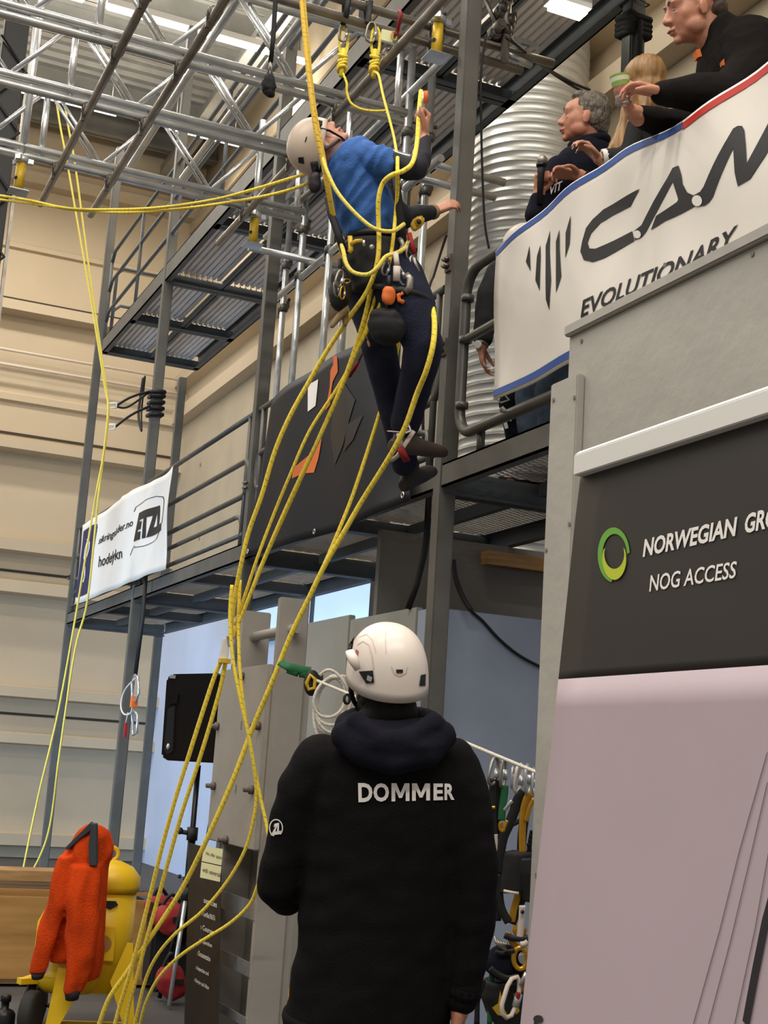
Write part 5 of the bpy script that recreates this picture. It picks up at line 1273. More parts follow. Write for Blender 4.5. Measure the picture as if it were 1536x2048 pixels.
# ---- people on the deck
DZ = 2.985
def coat_arm(pts, m_, par, vox=.008, amp=.005): 
    q = MB().limb(pts, 14); return remesh(q, 'sleeve', m_, par, vox, 3, folds(amp, 10))
# man in black fleece
D1 = 5.37; g1 = P(1480, 300, D=D1)
m1 = thing('person', 'man in dark fleece jacket leaning over the banner and holding a glass with both hands', 'person', (g1.x, g1.y, DZ))
f1 = (-RGT * .93 - fwd * .08 - UPV * .16); u1 = UPV + RGT * -.10
H1 = Head(P(1388, 20, D=D1), f1, u1, .262); b = MB(); H1.shapes(b, True); n1 = P(1462, 120, D=D1); H1.neck(b, n1, .062, .075)
s1r, e1r, w1r = P(1500, 130, D=5.27), P(1460, 195, D=5.10), P(1322, 186, D=5.10)
s1l, e1l, w1l = P(1470, 150, D=5.52), P(1400, 262, D=5.37), P(1266, 226, D=5.22)
pel1 = V((g1.x + .1, g1.y - .05, DZ + .9))
b.limb([(n1, .08), (P(1490, 220, D=D1), .13), (pel1, .13)], 14); b.limb([(n1, .07), (s1r, .06), (e1r, .045), (w1r, .033)], 12); b.limb([(n1, .07), (s1l, .06), (e1l, .045), (w1l, .033)], 12)
for sx in (-.1, .1):
    h0 = pel1 + V((sx * .3, sx, 0)); b.limb([(h0, .09), (V((h0.x, h0.y, DZ + .48)), .06), (V((h0.x + .02, h0.y, DZ + .1)), .045), (V((h0.x - .12, h0.y, DZ + .045)), .04)], 12)
hand(b, w1r, -RGT * .97 + UPV * .22 - fwd * .05, -UPV * .75 - fwd * .1 - RGT * .3, 1, ((.35, .55, .4), (.4, .6, .45), (.45, .7, .5), (.55, .8, .5)), 1.05, (.7, .6, .3))
hand(b, w1l, -RGT * .62 + UPV * .8, RGT * .75 - fwd * .35 + UPV * .5, -1, ((.4, .7, .5), (.45, .8, .5), (.5, .8, .5), (.5, .8, .5)), 1.05, (.7, .6, .4))
remesh(b, 'body', 'skin', m1, .0055, 5); H1.extras(m1, 'hairgrey'); 
q = MB(); H1.e(q, (0, -.035, .045), (.0785, .092, .082)); H1.e(q, (0, -.068, -.01), (.068, .05, .06)); remesh(q, 'hair', 'hairdark', m1, .006, 3, lambda co, n: .003 * noise.noise(co * 60))
q = MB().loft([sR(1400, 70, 1450, 26, D1, .09), sR(1402, 98, 1470, 40, D1, .10), sR(1395, 140, 1530, 60, D1, .16), sR(1388, 190, 1560, 130, D1, .19), sR(1385, 250, 1580, 220, D1, .2), sR(1400, 330, 1590, 320, D1, .2), (pel1 + V((0, 0, -.05)), .21, .17, (0, 1, 0), (1, 0, 0))], 26)
remesh(q, 'fleece_jacket', 'fleece', m1, .010, 3, folds(.008, 6))
coat_arm([(P(1500, 105, D=5.29), .14), (P(1505, 150, D=5.2), .115), (e1r, .09), (P(1400, 186, D=5.12), .075), (P(1326, 187, D=5.10), .046)], 'fleece', m1)
coat_arm([(P(1460, 150, D=5.50), .11), (P(1430, 215, D=5.42), .09), (e1l, .075), (P(1330, 248, D=5.30), .06), (P(1283, 233, D=5.24), .042)], 'fleece', m1)
MB().prism([P(x, y, D=D1 - .12) for x, y in ((1392, 100), (1400, 97), (1404, 112), (1395, 115))], fwd * .05).build('undershirt', 'tarporange', m1)
MB().prism([P(x, y, D=D1 - .19) for x, y in ((1443, 122), (1448, 117), (1450, 130), (1445, 131))], fwd * .03).build('zip_tag', 'tarporange', m1)
q = MB(); 
for sx in (-.1, .1):
    h0 = pel1 + V((sx * .3, sx, 0)); q.limb([(h0, .125), (V((h0.x, h0.y, DZ + .48)), .085), (V((h0.x + .02, h0.y, DZ + .1)), .075)], 14)
    MB().loft([((h0.x + .04, h0.y, DZ), .10, .045, (1, 0, 0), (0, 1, 0)), ((h0.x - .04, h0.y, DZ + .05), .13, .048, (1, 0, 0), (0, 1, 0)), ((h0.x + .03, h0.y, DZ + .1), .06, .045, (1, 0, 0), (0, 1, 0))], 14).build('shoe', 'black', m1)
remesh(q, 'trousers', 'navycloth', m1, .012, 2)
gc = P(1243, 180, D=5.14)
t = thing('drinking_glass', 'small glass with a green label held in the hands of the man in fleece', 'glass', gc)
mat('glass', '#eef2ee', .05, trans=.9, spec=.6); mat('labelgreen', '#8fae5a', .5); mat('labelpale', '#dfe6c2', .5)
gx = (UPV * .95 + RGT * -.15).normalized()
MB().lathe([(.03, -.055), (.033, -.045), (.028, -.03), (.03, .0), (.034, .05), (.032, .05), (.028, 0), (.025, -.03)], gc, gx, 22).build('glass_body', 'glass', t)
MB().lathe([(.0325, .012), (.036, .045), (.037, .055)], gc, gx, 22, False).build('label', 'labelgreen', t); MB().lathe([(.0345, .030), (.0365, .046)], gc, gx, 22, False).build('pale_stripe', 'labelpale', t)
MB().lathe([(.027, -.02), (.0295, .01)], gc, gx, 18).build('orange_drink', 'tarporange', t)
# man with the microphone
D2 = 6.40; g2 = P(1165, 420, D=6.60)
m2 = thing('person', 'grey haired man in navy jacket holding a microphone behind the banner', 'person', (g2.x, g2.y, DZ))
H2 = Head(P(1169, 236, D=6.50), -RGT * .95 + fwd * .12 + UPV * .10, UPV + RGT * .10, .245); b = MB(); H2.shapes(b); n2 = P(1178, 300, D=6.50); H2.neck(b, n2, .056, .058)
e2r, w2r = P(1072, 430, D=6.30), P(1078, 388, D=6.30); e2l, w2l = P(1200, 400, D=6.35), P(1160, 352, D=6.27); pel2 = V((g2.x, g2.y, DZ + .92))
b.limb([(n2, .055), (P(1170, 380, D=6.53), .12), (pel2, .12)], 14); b.limb([(n2, .05), (P(1120, 345, D=6.43), .045), (e2r, .04), (w2r, .031)], 12); b.limb([(n2, .05), (P(1215, 345, D=6.45), .045), (e2l, .045), (w2l, .032)], 12)
hand(b, w2r, UPV * .9 + RGT * .1, RGT * .55 - fwd * .8, 1, ((1.35, 1.5, .8),) * 4, .98, (.8, .3, .6))
hand(b, w2l, -RGT * .9 + UPV * .2, -UPV * .6 - fwd * .4, 1, ((.4, .7, .5), (.5, .7, .5), (.5, .7, .5), (.6, .8, .5)), .98)
for sx in (-.1, .1):
    h0 = pel2 + V((0, sx, 0)); kk = P(1064, 796, D=6.85) if sx > 0 else P(1104, 790, D=6.7); b.limb([(h0, .09), (kk, .055), (V((kk.x + .03, kk.y, DZ + .1)), .045), (V((kk.x - .06, kk.y, DZ + .045)), .04)], 12)
remesh(b, 'body', 'skin', m2, .0055, 5); H2.extras(m2, 'hairgrey'); H2.hair(m2, 'hairgrey')
q = MB().loft([sR(1124, 302, 1204, 272, 6.50, .10), sR(1112, 318, 1218, 292, 6.50, .13), sR(1108, 345, 1228, 330, 6.50, .15), sR(1104, 390, 1232, 385, 6.52, .16), sR(1106, 450, 1232, 450, 6.55, .16), (pel2 + V((0, 0, -.06)), .18, .15, (0, 1, 0), (1, 0, 0))], 24)
jk = remesh(q, 'jacket', 'navycloth', m2, .010, 3, folds(.006, 7))
MB().tube([n2 + RGT * (.082 * cos(k * pi / 10)) + fwd * (.08 * sin(k * pi / 10)) + UPV * (.035 + .015 * cos(k * pi / 10)) for k in range(20)], .022, 8, closed=True).build('collar', 'navycloth', m2)
sa = coat_arm([(P(1120, 345, D=6.43), .08), (P(1088, 415, D=6.33), .06), (e2r, .056), (P(1076, 402, D=6.30), .042)], 'navycloth', m2); sb = coat_arm([(P(1215, 345, D=6.45), .08), (e2l, .058), (P(1172, 360, D=6.28), .042)], 'navycloth', m2)
on_body('chest_print', [text_px('VIT', [(1099, 390), (1125, 378), (1125, 361), (1100, 372)], .02, .2)], bvh_of(jk, sa, sb), 'bannerwhite', m2, .006, 6)
q = MB()
for sx in (-.1, .1):
    h0 = pel2 + V((0, sx, 0)); kk = P(1064, 796, D=6.85) if sx > 0 else P(1104, 790, D=6.7); q.limb([(h0, .125), (kk, .085), (V((kk.x + .03, kk.y, DZ + .1)), .08)], 14); h0 = V((kk.x + .05, kk.y, 0))
    MB().loft([((h0.x + .04, h0.y, DZ), .10, .045, (1, 0, 0), (0, 1, 0)), ((h0.x - .04, h0.y, DZ + .05), .13, .048, (1, 0, 0), (0, 1, 0)), ((h0.x + .03, h0.y, DZ + .1), .06, .045, (1, 0, 0), (0, 1, 0))], 14).build('shoe', 'black', m2)
remesh(q, 'trousers', 'jeans', m2, .012, 2, folds(.006, 8))
t = thing('microphone', 'black hand microphone with a grey mesh head held by the grey haired man', 'microphone', P(1083, 350, D=6.27))
a_, c_ = P(1083, 328, D=6.25), P(1079, 408, D=6.25); MB().tube([a_, a_ + (c_ - a_) * .25, c_], [.021, .016, .013], 14).build('handle', 'black', t); MB().ell(P(1084, 321, D=6.25), (.025, .025, .027)).build('mesh_head', 'dullgalv', t); MB().tube([a_ + UPV * .002, a_ - UPV * .012], .025, 14).build('collar_ring', 'blackmetal', t)
# woman with blond hair
D3 = 5.90; g3 = P(1290, 300, D=6.15)
m3 = thing('person', 'woman with long blond hair in black, standing between the two men behind the banner', 'person', (g3.x, g3.y, DZ))
H3 = Head(P(1284, 170, D=6.05), -RGT * .55 + fwd * .8, UPV, .225); b = MB(); H3.shapes(b); n3 = P(1282, 240, D=6.07); H3.neck(b, n3, .046, .055); pel3 = V((g3.x, g3.y, DZ + .85))
e3, w3 = P(1255, 318, D=5.95), P(1198, 318, D=5.95)
b.limb([(n3, .07), (P(1285, 320, D=6.10), .1), (pel3, .11)], 14); b.limb([(n3, .055), (P(1262, 258, D=6.01), .05), (e3, .04), (w3, .027)], 12); b.limb([(n3, .055), (P(1318, 262, D=6.13), .05), (P(1330, 340, D=6.10), .04), (P(1300, 345, D=5.95), .03)], 12)
hand(b, w3, -RGT * .7 + UPV * .7, -RGT * .4 - UPV * .75 - fwd * .2, 1, ((.6, .8, .5), (.5, .7, .5), (.5, .7, .5), (.6, .8, .5)), .92)
for sx in (-.09, .09):
    h0 = pel3 + V((0, sx, 0)); b.limb([(h0, .085), (V((h0.x, h0.y, DZ + .46)), .055), (V((h0.x + .02, h0.y, DZ + .1)), .04), (V((h0.x - .1, h0.y, DZ + .04)), .036)], 12)
remesh(b, 'body', 'skinpale', m3, .006, 3); H3.extras(m3, 'hairblond')
q = MB(); H3.e(q, (0, -.02, .04), (.09, .108, .095)); H3.e(q, (0, -.045, -.05), (.088, .085, .12)); q.limb([(H3.p(.05, -.05, -.1), .05), (P(1296, 205, D=5.95), .045), (P(1286, 222, D=5.91), .02)], 12); [q.limb([(H3.p(-.07, .0, -.06), .04), (P(1246 + k * 6, 250, D=5.98), .022), (P(1228 + k * 9, 290, D=5.95), .020), (P(1206 + k * 13, 318, D=5.93), .012)], 10) for k in range(4)]
remesh(q, 'hair', 'hairblond', m3, .007, 3, lambda co, n: .006 * noise.noise(V((co.x * 60, co.y * 60, co.z * 6))))
q = MB().loft([sR(1262, 252, 1304, 246, 6.07, .07), sR(1245, 272, 1322, 268, 6.07, .11), sR(1240, 330, 1326, 330, 6.09, .13), (pel3, .16, .13, (0, 1, 0), (1, 0, 0)), (pel3 + V((0, 0, -.12)), .165, .14, (0, 1, 0), (1, 0, 0))], 22); remesh(q, 'jacket', 'blacksoft', m3, .010, 3, folds(.006, 7))
coat_arm([(P(1262, 262, D=6.02), .068), (e3, .052), (P(1218, 316, D=5.95), .042)], 'blacksoft', m3); coat_arm([(P(1318, 265, D=6.13), .068), (P(1330, 340, D=6.10), .052), (P(1310, 345, D=6.00), .042)], 'blacksoft', m3)
MB().tube([P(1205, 318, D=5.95), P(1219, 316, D=5.95)], .043, 14).build('white_cuff', 'white', m3)
q = MB()
for sx in (-.09, .09):
    h0 = pel3 + V((0, sx, 0)); q.limb([(h0, .115), (V((h0.x, h0.y, DZ + .46)), .075), (V((h0.x + .02, h0.y, DZ + .1)), .065)], 14)
    MB().loft([((h0.x + .03, h0.y, DZ), .09, .04, (1, 0, 0), (0, 1, 0)), ((h0.x - .03, h0.y, DZ + .05), .115, .042, (1, 0, 0), (0, 1, 0)), ((h0.x + .02, h0.y, DZ + .1), .055, .04, (1, 0, 0), (0, 1, 0))], 14).build('shoe', 'black', m3)
remesh(q, 'trousers', 'black', m3, .012, 2)
# person in a white cap bending behind the banner
D4 = 7.17; g4 = P(1010, 840, D=7.12)
m4 = thing('person', 'person in white cap and watch bending behind the left edge of the big banner', 'person', (g4.x + .05, g4.y, DZ))
H4 = Head(P(1044, 497, D=7.12), -RGT * .75 + fwd * .3 - UPV * .55, UPV * .85 - RGT * .45, .235); b = MB(); H4.shapes(b); n4 = P(1042, 525, D=7.14); H4.neck(b, n4, .055, .065)
pel4 = V((g4.x + .25, g4.y + .0, DZ + .72)); e4, w4 = P(972, 630, D=6.94), P(962, 692, D=6.87)
b.limb([(n4, .07), (P(1050, 600, D=7.17), .12), (pel4, .12)], 14); b.limb([(n4, .06), (P(1000, 550, D=7.02), .055), (e4, .043), (w4, .032)], 12); b.limb([(n4, .06), (P(1070, 560, D=7.22), .055), (P(1060, 660, D=7.02), .043), (P(1020, 700, D=6.92), .032)], 12)
hand(b, w4, -UPV + RGT * .12, RGT * .8 - fwd * .2, -1, ((.25, .4, .3), (.3, .45, .3), (.35, .5, .3), (.4, .5, .4)), 1.0, (.7, .6, .3))
for sx in (-.1, .12):
    h0 = pel4 + V((0, sx, 0)); kk = V((h0.x - .12, h0.y, DZ + .46)); b.limb([(h0, .09), (kk, .06), (V((h0.x - .02, h0.y, DZ + .1)), .045), (V((h0.x - .14, h0.y, DZ + .045)), .04)], 12)
remesh(b, 'body', 'skin', m4, .0065, 3); H4.extras(m4, 'hairdark')
q = MB(); H4.e(q, (0, -.02, .045), (.08, .1, .075)); q.loft([(H4.p(0, .07, .05), .075 * 1, .012, H4.r, H4.u), (H4.p(0, .12, .04), .065, .008, H4.r, H4.u), (H4.p(0, .16, .028), .035, .006, H4.r, H4.u)], 16); remesh(q, 'cap', 'helmetwhite', m4, .006, 3)
q = MB(); H4.e(q, (0, -.045, -.005), (.08, .078, .06)); remesh(q, 'hair', 'hairdark', m4, .008, 2)
q = MB().loft([sR(1010, 530, 1062, 515, 7.14, .08), sR(990, 560, 1080, 545, 7.14, .13), sR(1000, 640, 1085, 630, 7.17, .15), (pel4 + V((0, 0, .1)), .17, .15, (0, 1, 0), (1, 0, 0)), (pel4 + V((0, 0, -.08)), .18, .16, (0, 1, 0), (1, 0, 0))], 22); remesh(q, 'jacket', 'blacksoft', m4, .010, 3, folds(.006, 7))
coat_arm([(P(1000, 550, D=7.02), .075), (P(978, 590, D=6.97), .062), (e4, .058), (P(966, 676, D=6.88), .048)], 'blacksoft', m4); coat_arm([(P(1070, 560, D=7.22), .075), (P(1060, 660, D=7.02), .055), (P(1025, 698, D=6.92), .045)], 'blacksoft', m4)
wt = MB().lathe([(.036, -.012), (.037, .012)], P(963, 688, D=6.87), w4 - e4, 18); wt.build('watch_strap', 'dullgalv', m4); MB().lathe([(.02, 0), (.02, .012), (.016, .014)], P(957, 690, D=6.84), -fwd - RGT * .5, 16).build('watch', 'white', m4)
q = MB()
for sx in (-.1, .12):
    h0 = pel4 + V((0, sx, 0)); kk = V((h0.x - .12, h0.y, DZ + .46)); q.limb([(h0, .13), (kk, .095), (V((h0.x - .02, h0.y, DZ + .1)), .085)], 14)
    MB().loft([((h0.x, h0.y, DZ), .10, .045, (1, 0, 0), (0, 1, 0)), ((h0.x - .08, h0.y, DZ + .05), .13, .048, (1, 0, 0), (0, 1, 0)), ((h0.x - .01, h0.y, DZ + .1), .06, .045, (1, 0, 0), (0, 1, 0))], 14).build('shoe', 'black', m4)
t4 = remesh(q, 'trousers', 'navycloth', m4, .012, 2, folds(.006, 8))
on_body('white_print', [pp((996, 818), (1006, 812), (1016, 822), (1012, 832), (1003, 828)), pp((1003, 832), (1011, 834), (1017, 856), (1010, 858)), pp((1012, 830), (1024, 838), (1022, 843), (1011, 838))], bvh_of(t4), 'bannerwhite', m4, .006, 6)
# ---------------------------------------------------------------- ropes
def ropemat(name, a, b, sc=1):
    m = bpy.data.materials.new(name); m.use_nodes = True; MATS[name] = m; n = m.node_tree.nodes; L = m.node_tree.links; B = n['Principled BSDF']
    B.inputs['Roughness'].default_value = .75; B.inputs['Sheen Weight'].default_value = .2
    uv = n.new('ShaderNodeUVMap'); uv.uv_map = 'UVMap'
    mp = n.new('ShaderNodeMapping'); mp.inputs['Scale'].default_value = (34 * sc, 1, 1); mp.inputs['Rotation'].default_value = (0, 0, 0)
    L.new(uv.outputs[0], mp.inputs[0])
    sx = n.new('ShaderNodeSeparateXYZ'); L.new(mp.outputs[0], sx.inputs[0])
    ad = n.new('ShaderNodeMath'); ad.operation = 'ADD'; L.new(sx.outputs[0], ad.inputs[0]); L.new(sx.outputs[1], ad.inputs[1])
    fr = n.new('ShaderNodeMath'); fr.operation = 'FRACT'; L.new(ad.outputs[0], fr.inputs[0])
    lt = n.new('ShaderNodeMath'); lt.operation = 'LESS_THAN'; lt.inputs[1].default_value = .10; L.new(fr.outputs[0], lt.inputs[0])
    nz = n.new('ShaderNodeTexNoise'); nz.inputs['Scale'].default_value = 3; L.new(mp.outputs[0], nz.inputs['Vector'])
    g = n.new('ShaderNodeMath'); g.operation = 'GREATER_THAN'; g.inputs[1].default_value = .50; L.new(nz.outputs['Fac'], g.inputs[0])
    mu = n.new('ShaderNodeMath'); mu.operation = 'MULTIPLY'; L.new(lt.outputs[0], mu.inputs[0]); L.new(g.outputs[0], mu.inputs[1])
    mx = n.new('ShaderNodeMix'); mx.data_type = 'RGBA'; mx.inputs[6].default_value = (*srgb(a), 1); mx.inputs[7].default_value = (*srgb(b), 1)
    L.new(mu.outputs[0], mx.inputs[0]); L.new(mx.outputs[2], B.inputs['Base Color'])
    bp = n.new('ShaderNodeBump'); bp.inputs['Strength'].default_value = .3; bp.inputs['Distance'].default_value = .003; L.new(fr.outputs[0], bp.inputs['Height']); L.new(bp.outputs[0], B.inputs['Normal'])
ropemat('ropeyellow', '#fbdf45', '#94791c'); ropemat('ropegold', '#cfa926', '#4a390f'); ropemat('ropepale', '#ecd85e', '#a08a2a', 1.4); ropemat('ropewhite', '#d9d2c4', '#8d867a', 1.5)
ROPES = {}
def rope(lb, pts, r=.0075, m='ropeyellow', d0=None, d1=None, group='yellow ropes', k=6):
    """pts: (x, y) with the depth going evenly from d0 to d1 along the list, or (x, y, depth)"""
    n = len(pts); ps = []
    for i, p in enumerate(pts):
        d = p[2] if len(p) > 2 else d0 + (d1 - d0) * i / (n - 1)
        ps.append(P(p[0], p[1], D=d))
    c = catmull(ps, k); o = MB().tube(c, r, 8).build('rope', m, base=c[0])
    return tag(o, lb, 'rope', group)
# thin pair at the left, pulled aside to the second post
rope('left one of the two thin ropes hanging down by the far gallery post', [(112, 195), (120, 250), (136, 335), (161, 480), (190, 650), (209, 770), (216, 808), (213, 855), (205, 920), (190, 1000), (150, 1240), (115, 1430), (75, 1600), (37, 1785)], .009, 'ropepale', 12.2, 11.6)
rope('right one of the two thin ropes hanging down by the far gallery post', [(128, 195), (136, 250), (151, 335), (173, 500), (196, 660), (212, 770), (217, 812), (215, 857), (209, 900), (196, 1000), (175, 1200), (150, 1300), (120, 1500), (100, 1650), (74, 1725), (45, 1765), (34, 1787)], .009, 'ropepale', 12.25, 11.65)
for (a, b, lb) in (((233, 811), (300, 783), 'upper'), ((230, 854), (300, 812), 'lower')):
    p = P(*a, D=12.1); q = P(*b, X=FX - .02)
    t = thing('deviation_sling', lb + ' black cord pulling the thin ropes towards the second post', 'sling', p, 'cords of the rope deviation')
    MB().tube(catmull([p, p + (q - p) * .3 + V((0, 0, .02)), p + (q - p) * .6 + V((0, 0, .02)), q]), .012, 6).build('cord', 'black', t)
    if lb == 'upper': MB().tube(catmull([p + V((0, 0, -.01)), p + (q - p) * .35 + V((0, 0, -.06)), q]), .010, 6).build('cord', 'black', t)
    w0 = P(a[0] - 16, a[1] + 1, D=12.1); MB().tube([w0, w0 + V((0, 0, .025)), p + V((0, 0, .025)), p, p + V((0, 0, -.02)), w0 + V((0, 0, -.02))], .009, 6, closed=True).build('carabiner', 'white', t)
q = P(303, 800, X=FX - .02)
t = thing('post_wrap', 'black tape wrapped round the second post with hanging loops', 'webbing', q)
m = MB()
for dz in (-.12, -.06, .0, .06, .1): m.tube([(FX - .012, 12.36, q.z + dz), (FX + .1, 12.36, q.z + dz + .01), (FX + .1, 12.23, q.z + dz), (FX - .012, 12.23, q.z + dz - .01)], .022, 6, closed=True)
m.build('wrap', 'black', t)
q2 = P(285, 775, X=FX - .05)
for k in range(2): MB().tube(catmull([q2 + V((0, .03 * k, .1)), q2 + V((0, .04 + .03 * k, -.25)), P(283, 862, X=FX - .05), q2 + V((0, -.06, -.25)), q2 + V((0, -.06, .1))]), .009, 6).build('loop', 'black', t)
# slack pair across the hall
rope('upper strand of the slack rope pair running left from the climber', [(-60, 380, 7.9), (0, 391, 7.8), (60, 401, 7.6), (140, 417, 7.4), (240, 419, 7.1), (330, 414, 6.9), (430, 399, 6.6), (510, 378, 6.4), (580, 357, 6.25), (632, 341, 6.1)], .0075, 'ropeyellow')
rope('lower strand of the slack rope pair running left from the climber', [(-60, 388, 7.9), (0, 399, 7.8), (100, 412, 7.5), (150, 420, 7.4), (240, 425, 7.1), (340, 420, 6.9), (450, 406, 6.6), (540, 390, 6.3), (600, 373, 6.2), (618, 362, 6.15)], .0075, 'ropeyellow')
# working lines above the climber
rope('worn double rope passing in front of the white helmet of the climber', [(596, -60, 6.3), (603, 0, 6.25), (612, 100, 6.1), (622, 190, 6.0), (632, 260, 5.95), (645, 320, 5.93), (656, 380, 5.93), (668, 440, 5.97), (680, 490, 6.0), (690, 520, 6.0)], .0115, 'ropegold')
rope('second strand of the worn double rope beside the helmet of the climber', [(600, -60, 6.33), (608, 0, 6.28), (617, 100, 6.13), (626, 190, 6.03), (637, 260, 5.96), (649, 320, 5.94), (659, 380, 5.94), (670, 440, 5.98), (681, 490, 6.02), (689, 515, 6.02)], .0085, 'ropegold')
def knot(x, y, d, lb, tail):
    t = thing('knotted_rope', lb, 'rope', P(x, y, D=d), 'ropes knotted to the dull tubes')
    c = P(x, y, D=d); s = .0085
    pts = [c + V((0, 0, -.02)), c + V((-.022, 0, .03)), c + V((-.025, 0, .12)), c + V((-.005, 0, .16)), c + V((.018, 0, .12)), c + V((.02, 0, .03)), c + V((0, 0, -.03))]
    MB().tube(catmull(pts), s, 8).build('loop', 'ropeyellow', t)
    m = MB()
    for k in range(4):
        z = -.01 - k * .026; m.tube([c + V((.022 * cos(a * pi / 6) , .022 * sin(a * pi / 6), z + .012 * sin(a * pi / 6 + k))) for a in range(12)], s, 6, closed=True)
    m.tube([c + V((0, 0, .03)), c + V((.0, 0, -.13))], .014, 8)
    m.build('knot', 'ropeyellow', t)
    MB().tube(catmull([c + V((0, 0, -.1))] + [P(*q) for q in []] + tail), .0068, 8).build('tail', 'ropeyellow', t)
    return t
knot(686, 108, 7.25, 'left knotted yellow rope hanging from a black sling, its thin tail curving right', [P(x, y, D=7.2) for x, y in ((693, 165), (694, 185), (702, 206), (722, 218), (748, 222), (775, 221))])
knot(750, 110, 7.25, 'right knotted yellow rope hanging from a carabiner, running down to the climber', [P(x, y, D=d) for x, y, d in ((757, 150, 7.1), (766, 190, 6.9), (778, 235, 6.7), (788, 275, 6.4), (795, 318, 5.9))])
for (x0, y0, x1, y1, lb) in ((683, 0, 686, 78, 'left black sling over the dull tubes above the left knot'), (733, 20, 738, 45, 'right black sling over the dull tubes above the right knot')):
    p = P(x1, y1 - 30 if y1 > 60 else y1, D=7.24); b = V((p.x, BY, BZ))
    t = tag(MB().tube([(p.x, BY - .035, BZ + .02), (p.x, BY, BZ + .035), (p.x + .005, BY + .035, BZ + .02), (p.x + .01, BY + .03, BZ - .1), p, (p.x - .005, BY - .03, BZ - .1)], .016, 8, flat=.5, closed=True).build('sling', 'black', base=p), lb, 'sling', 'black slings over the dull tubes')
carab(P(686, 66, D=7.24), .05, 'dullgalv', 'steel carabiner between the left sling and the left knot', .1)
carab(P(742, 64, D=7.24), .06, 'dullgalv', 'steel carabiner between the right sling and the right knot', .15)
# black sling with a small dark pouch
t = thing('hanging_pouch', 'small dark pouch on a long black strap hanging between the girders', 'pouch', P(540, 172, D=6.9))
MB().tube([P(551, -40, D=6.9), P(551, 0, D=6.9), P(546, 80, D=6.9), P(541, 125, D=6.9)], .012, 8, flat=.4).build('strap', 'black', t)
for dx in (-5, 4): MB().tube([P(541, 122, D=6.9), P(540 + dx, 150, D=6.9)], .005, 6).build('cord', 'dullgalv', t)
m = MB().ell(P(538, 170, D=6.9), (.035, .03, .06)); m.ell(P(540, 182, D=6.9), (.028, .025, .035)); remesh(m, 'pouch_body', 'blacksoft', t, .006, 2, folds(.008, 25))
# padlock tag and red cord on the dull tubes
t = thing('padlock', 'pale yellow tag with a ring hanging from a red cord on the dull tubes', 'tag', P(775, 70, D=7.2))
MB().prism([P(761, 80, D=7.2), P(764, 57, D=7.2), P(789, 63, D=7.2), P(785, 86, D=7.2)], V((0, .01, 0))).build('tag_body', 'note', t, bevel=.003)
MB().tube([P(788, 72, D=7.19) + V((.016 * cos(k * pi / 6), 0, .025 * sin(k * pi / 6))) for k in range(12)], .004, 6, closed=True).build('ring', 'jackyellow', t)
MB().tube(catmull([P(798, 22, D=7.2), P(802, 28, D=7.15), P(798, 45, D=7.16), P(795, 62, D=7.19), P(791, 70, D=7.19)]), .010, 6).build('red_cord', 'redcloth', t)
# lines from the climber down to the floor
rope('straight rope from the right knot past the chest of the climber', [(795, 315, 5.9), (795, 345, 5.84), (795, 380, 5.9), (791, 430, 5.95), (786, 480, 5.92), (776, 545, 5.92), (762, 605, 5.95), (738, 655, 6.0), (712, 705, 6.05), (688, 765, 6.1), (655, 840, 6.15), (617, 920, 6.2), (575, 1010, 6.25), (540, 1090, 6.3), (510, 1165, 6.35), (478, 1245, 6.4), (466, 1275, 6.42)], .0085)
rope('rope from the raised hand over the elbow and down past the belt of the climber', [(842, 182, 6.2), (838, 225, 6.1), (834, 285, 6.02), (825, 325, 5.86), (806, 342, 5.83), (782, 351, 5.82), (765, 368, 5.85), (757, 400, 5.86), (757, 445, 5.88), (758, 480, 5.88), (756, 515, 5.88), (748, 550, 5.9), (730, 590, 5.93), (695, 640, 6.0), (655, 700, 6.05), (620, 760, 6.1), (580, 832, 6.15), (550, 902, 6.2), (523, 992, 6.25), (498, 1062, 6.3), (485, 1115, 6.32), (472, 1180, 6.36), (464, 1240, 6.4), (460, 1275, 6.42)], .0105)
rope('pale rope looping from the shoulder across the back of the climber', [(638, 280, 5.97), (645, 315, 5.93), (655, 345, 5.9), (672, 380, 5.88), (695, 410, 5.86), (725, 440, 5.85), (752, 458, 5.84), (785, 462, 5.86), (808, 448, 5.92)], .009, 'ropepale')
rope('rope sagging in a loop under the hip of the climber', [(676, 470, 5.98), (686, 500, 5.93), (693, 528, 5.9), (708, 545, 5.88), (735, 549, 5.86), (755, 535, 5.85), (772, 513, 5.86), (797, 504, 5.9), (813, 492, 5.95), (816, 472, 6.0)], .0095, 'ropepale')
rope('rope running from the knee of the climber past the foot down to the floor', [(854, 597, 6.05), (864, 615, 5.95), (869, 645, 5.87), (866, 690, 5.82), (853, 740, 5.84), (833, 790, 5.92), (812, 850, 5.98), (788, 898, 6.04), (758, 948, 6.12), (722, 1005, 6.2), (686, 1068, 6.25), (650, 1130, 6.3), (616, 1200, 6.35), (582, 1270, 6.4), (545, 1362, 6.45), (505, 1457, 6.5), (470, 1550, 6.52), (432, 1638, 6.55), (403, 1701, 6.6), (360, 1785, 6.7), (299, 1878, 6.8), (250, 1950, 6.9), (218, 1997, 6.95), (196, 2056, 7.0)], .0125)
rope('rope hanging between the legs of the climber and joining the thick one', [(806, 640, 6.3), (800, 675, 6.3), (786, 735, 6.3), (770, 790, 6.3), (752, 850, 6.3), (726, 930, 6.3), (702, 1000, 6.3), (678, 1060, 6.3), (656, 1112, 6.32), (632, 1165, 6.36), (610, 1212, 6.38), (576, 1285, 6.42), (538, 1375, 6.47), (498, 1472, 6.52)], .0095)
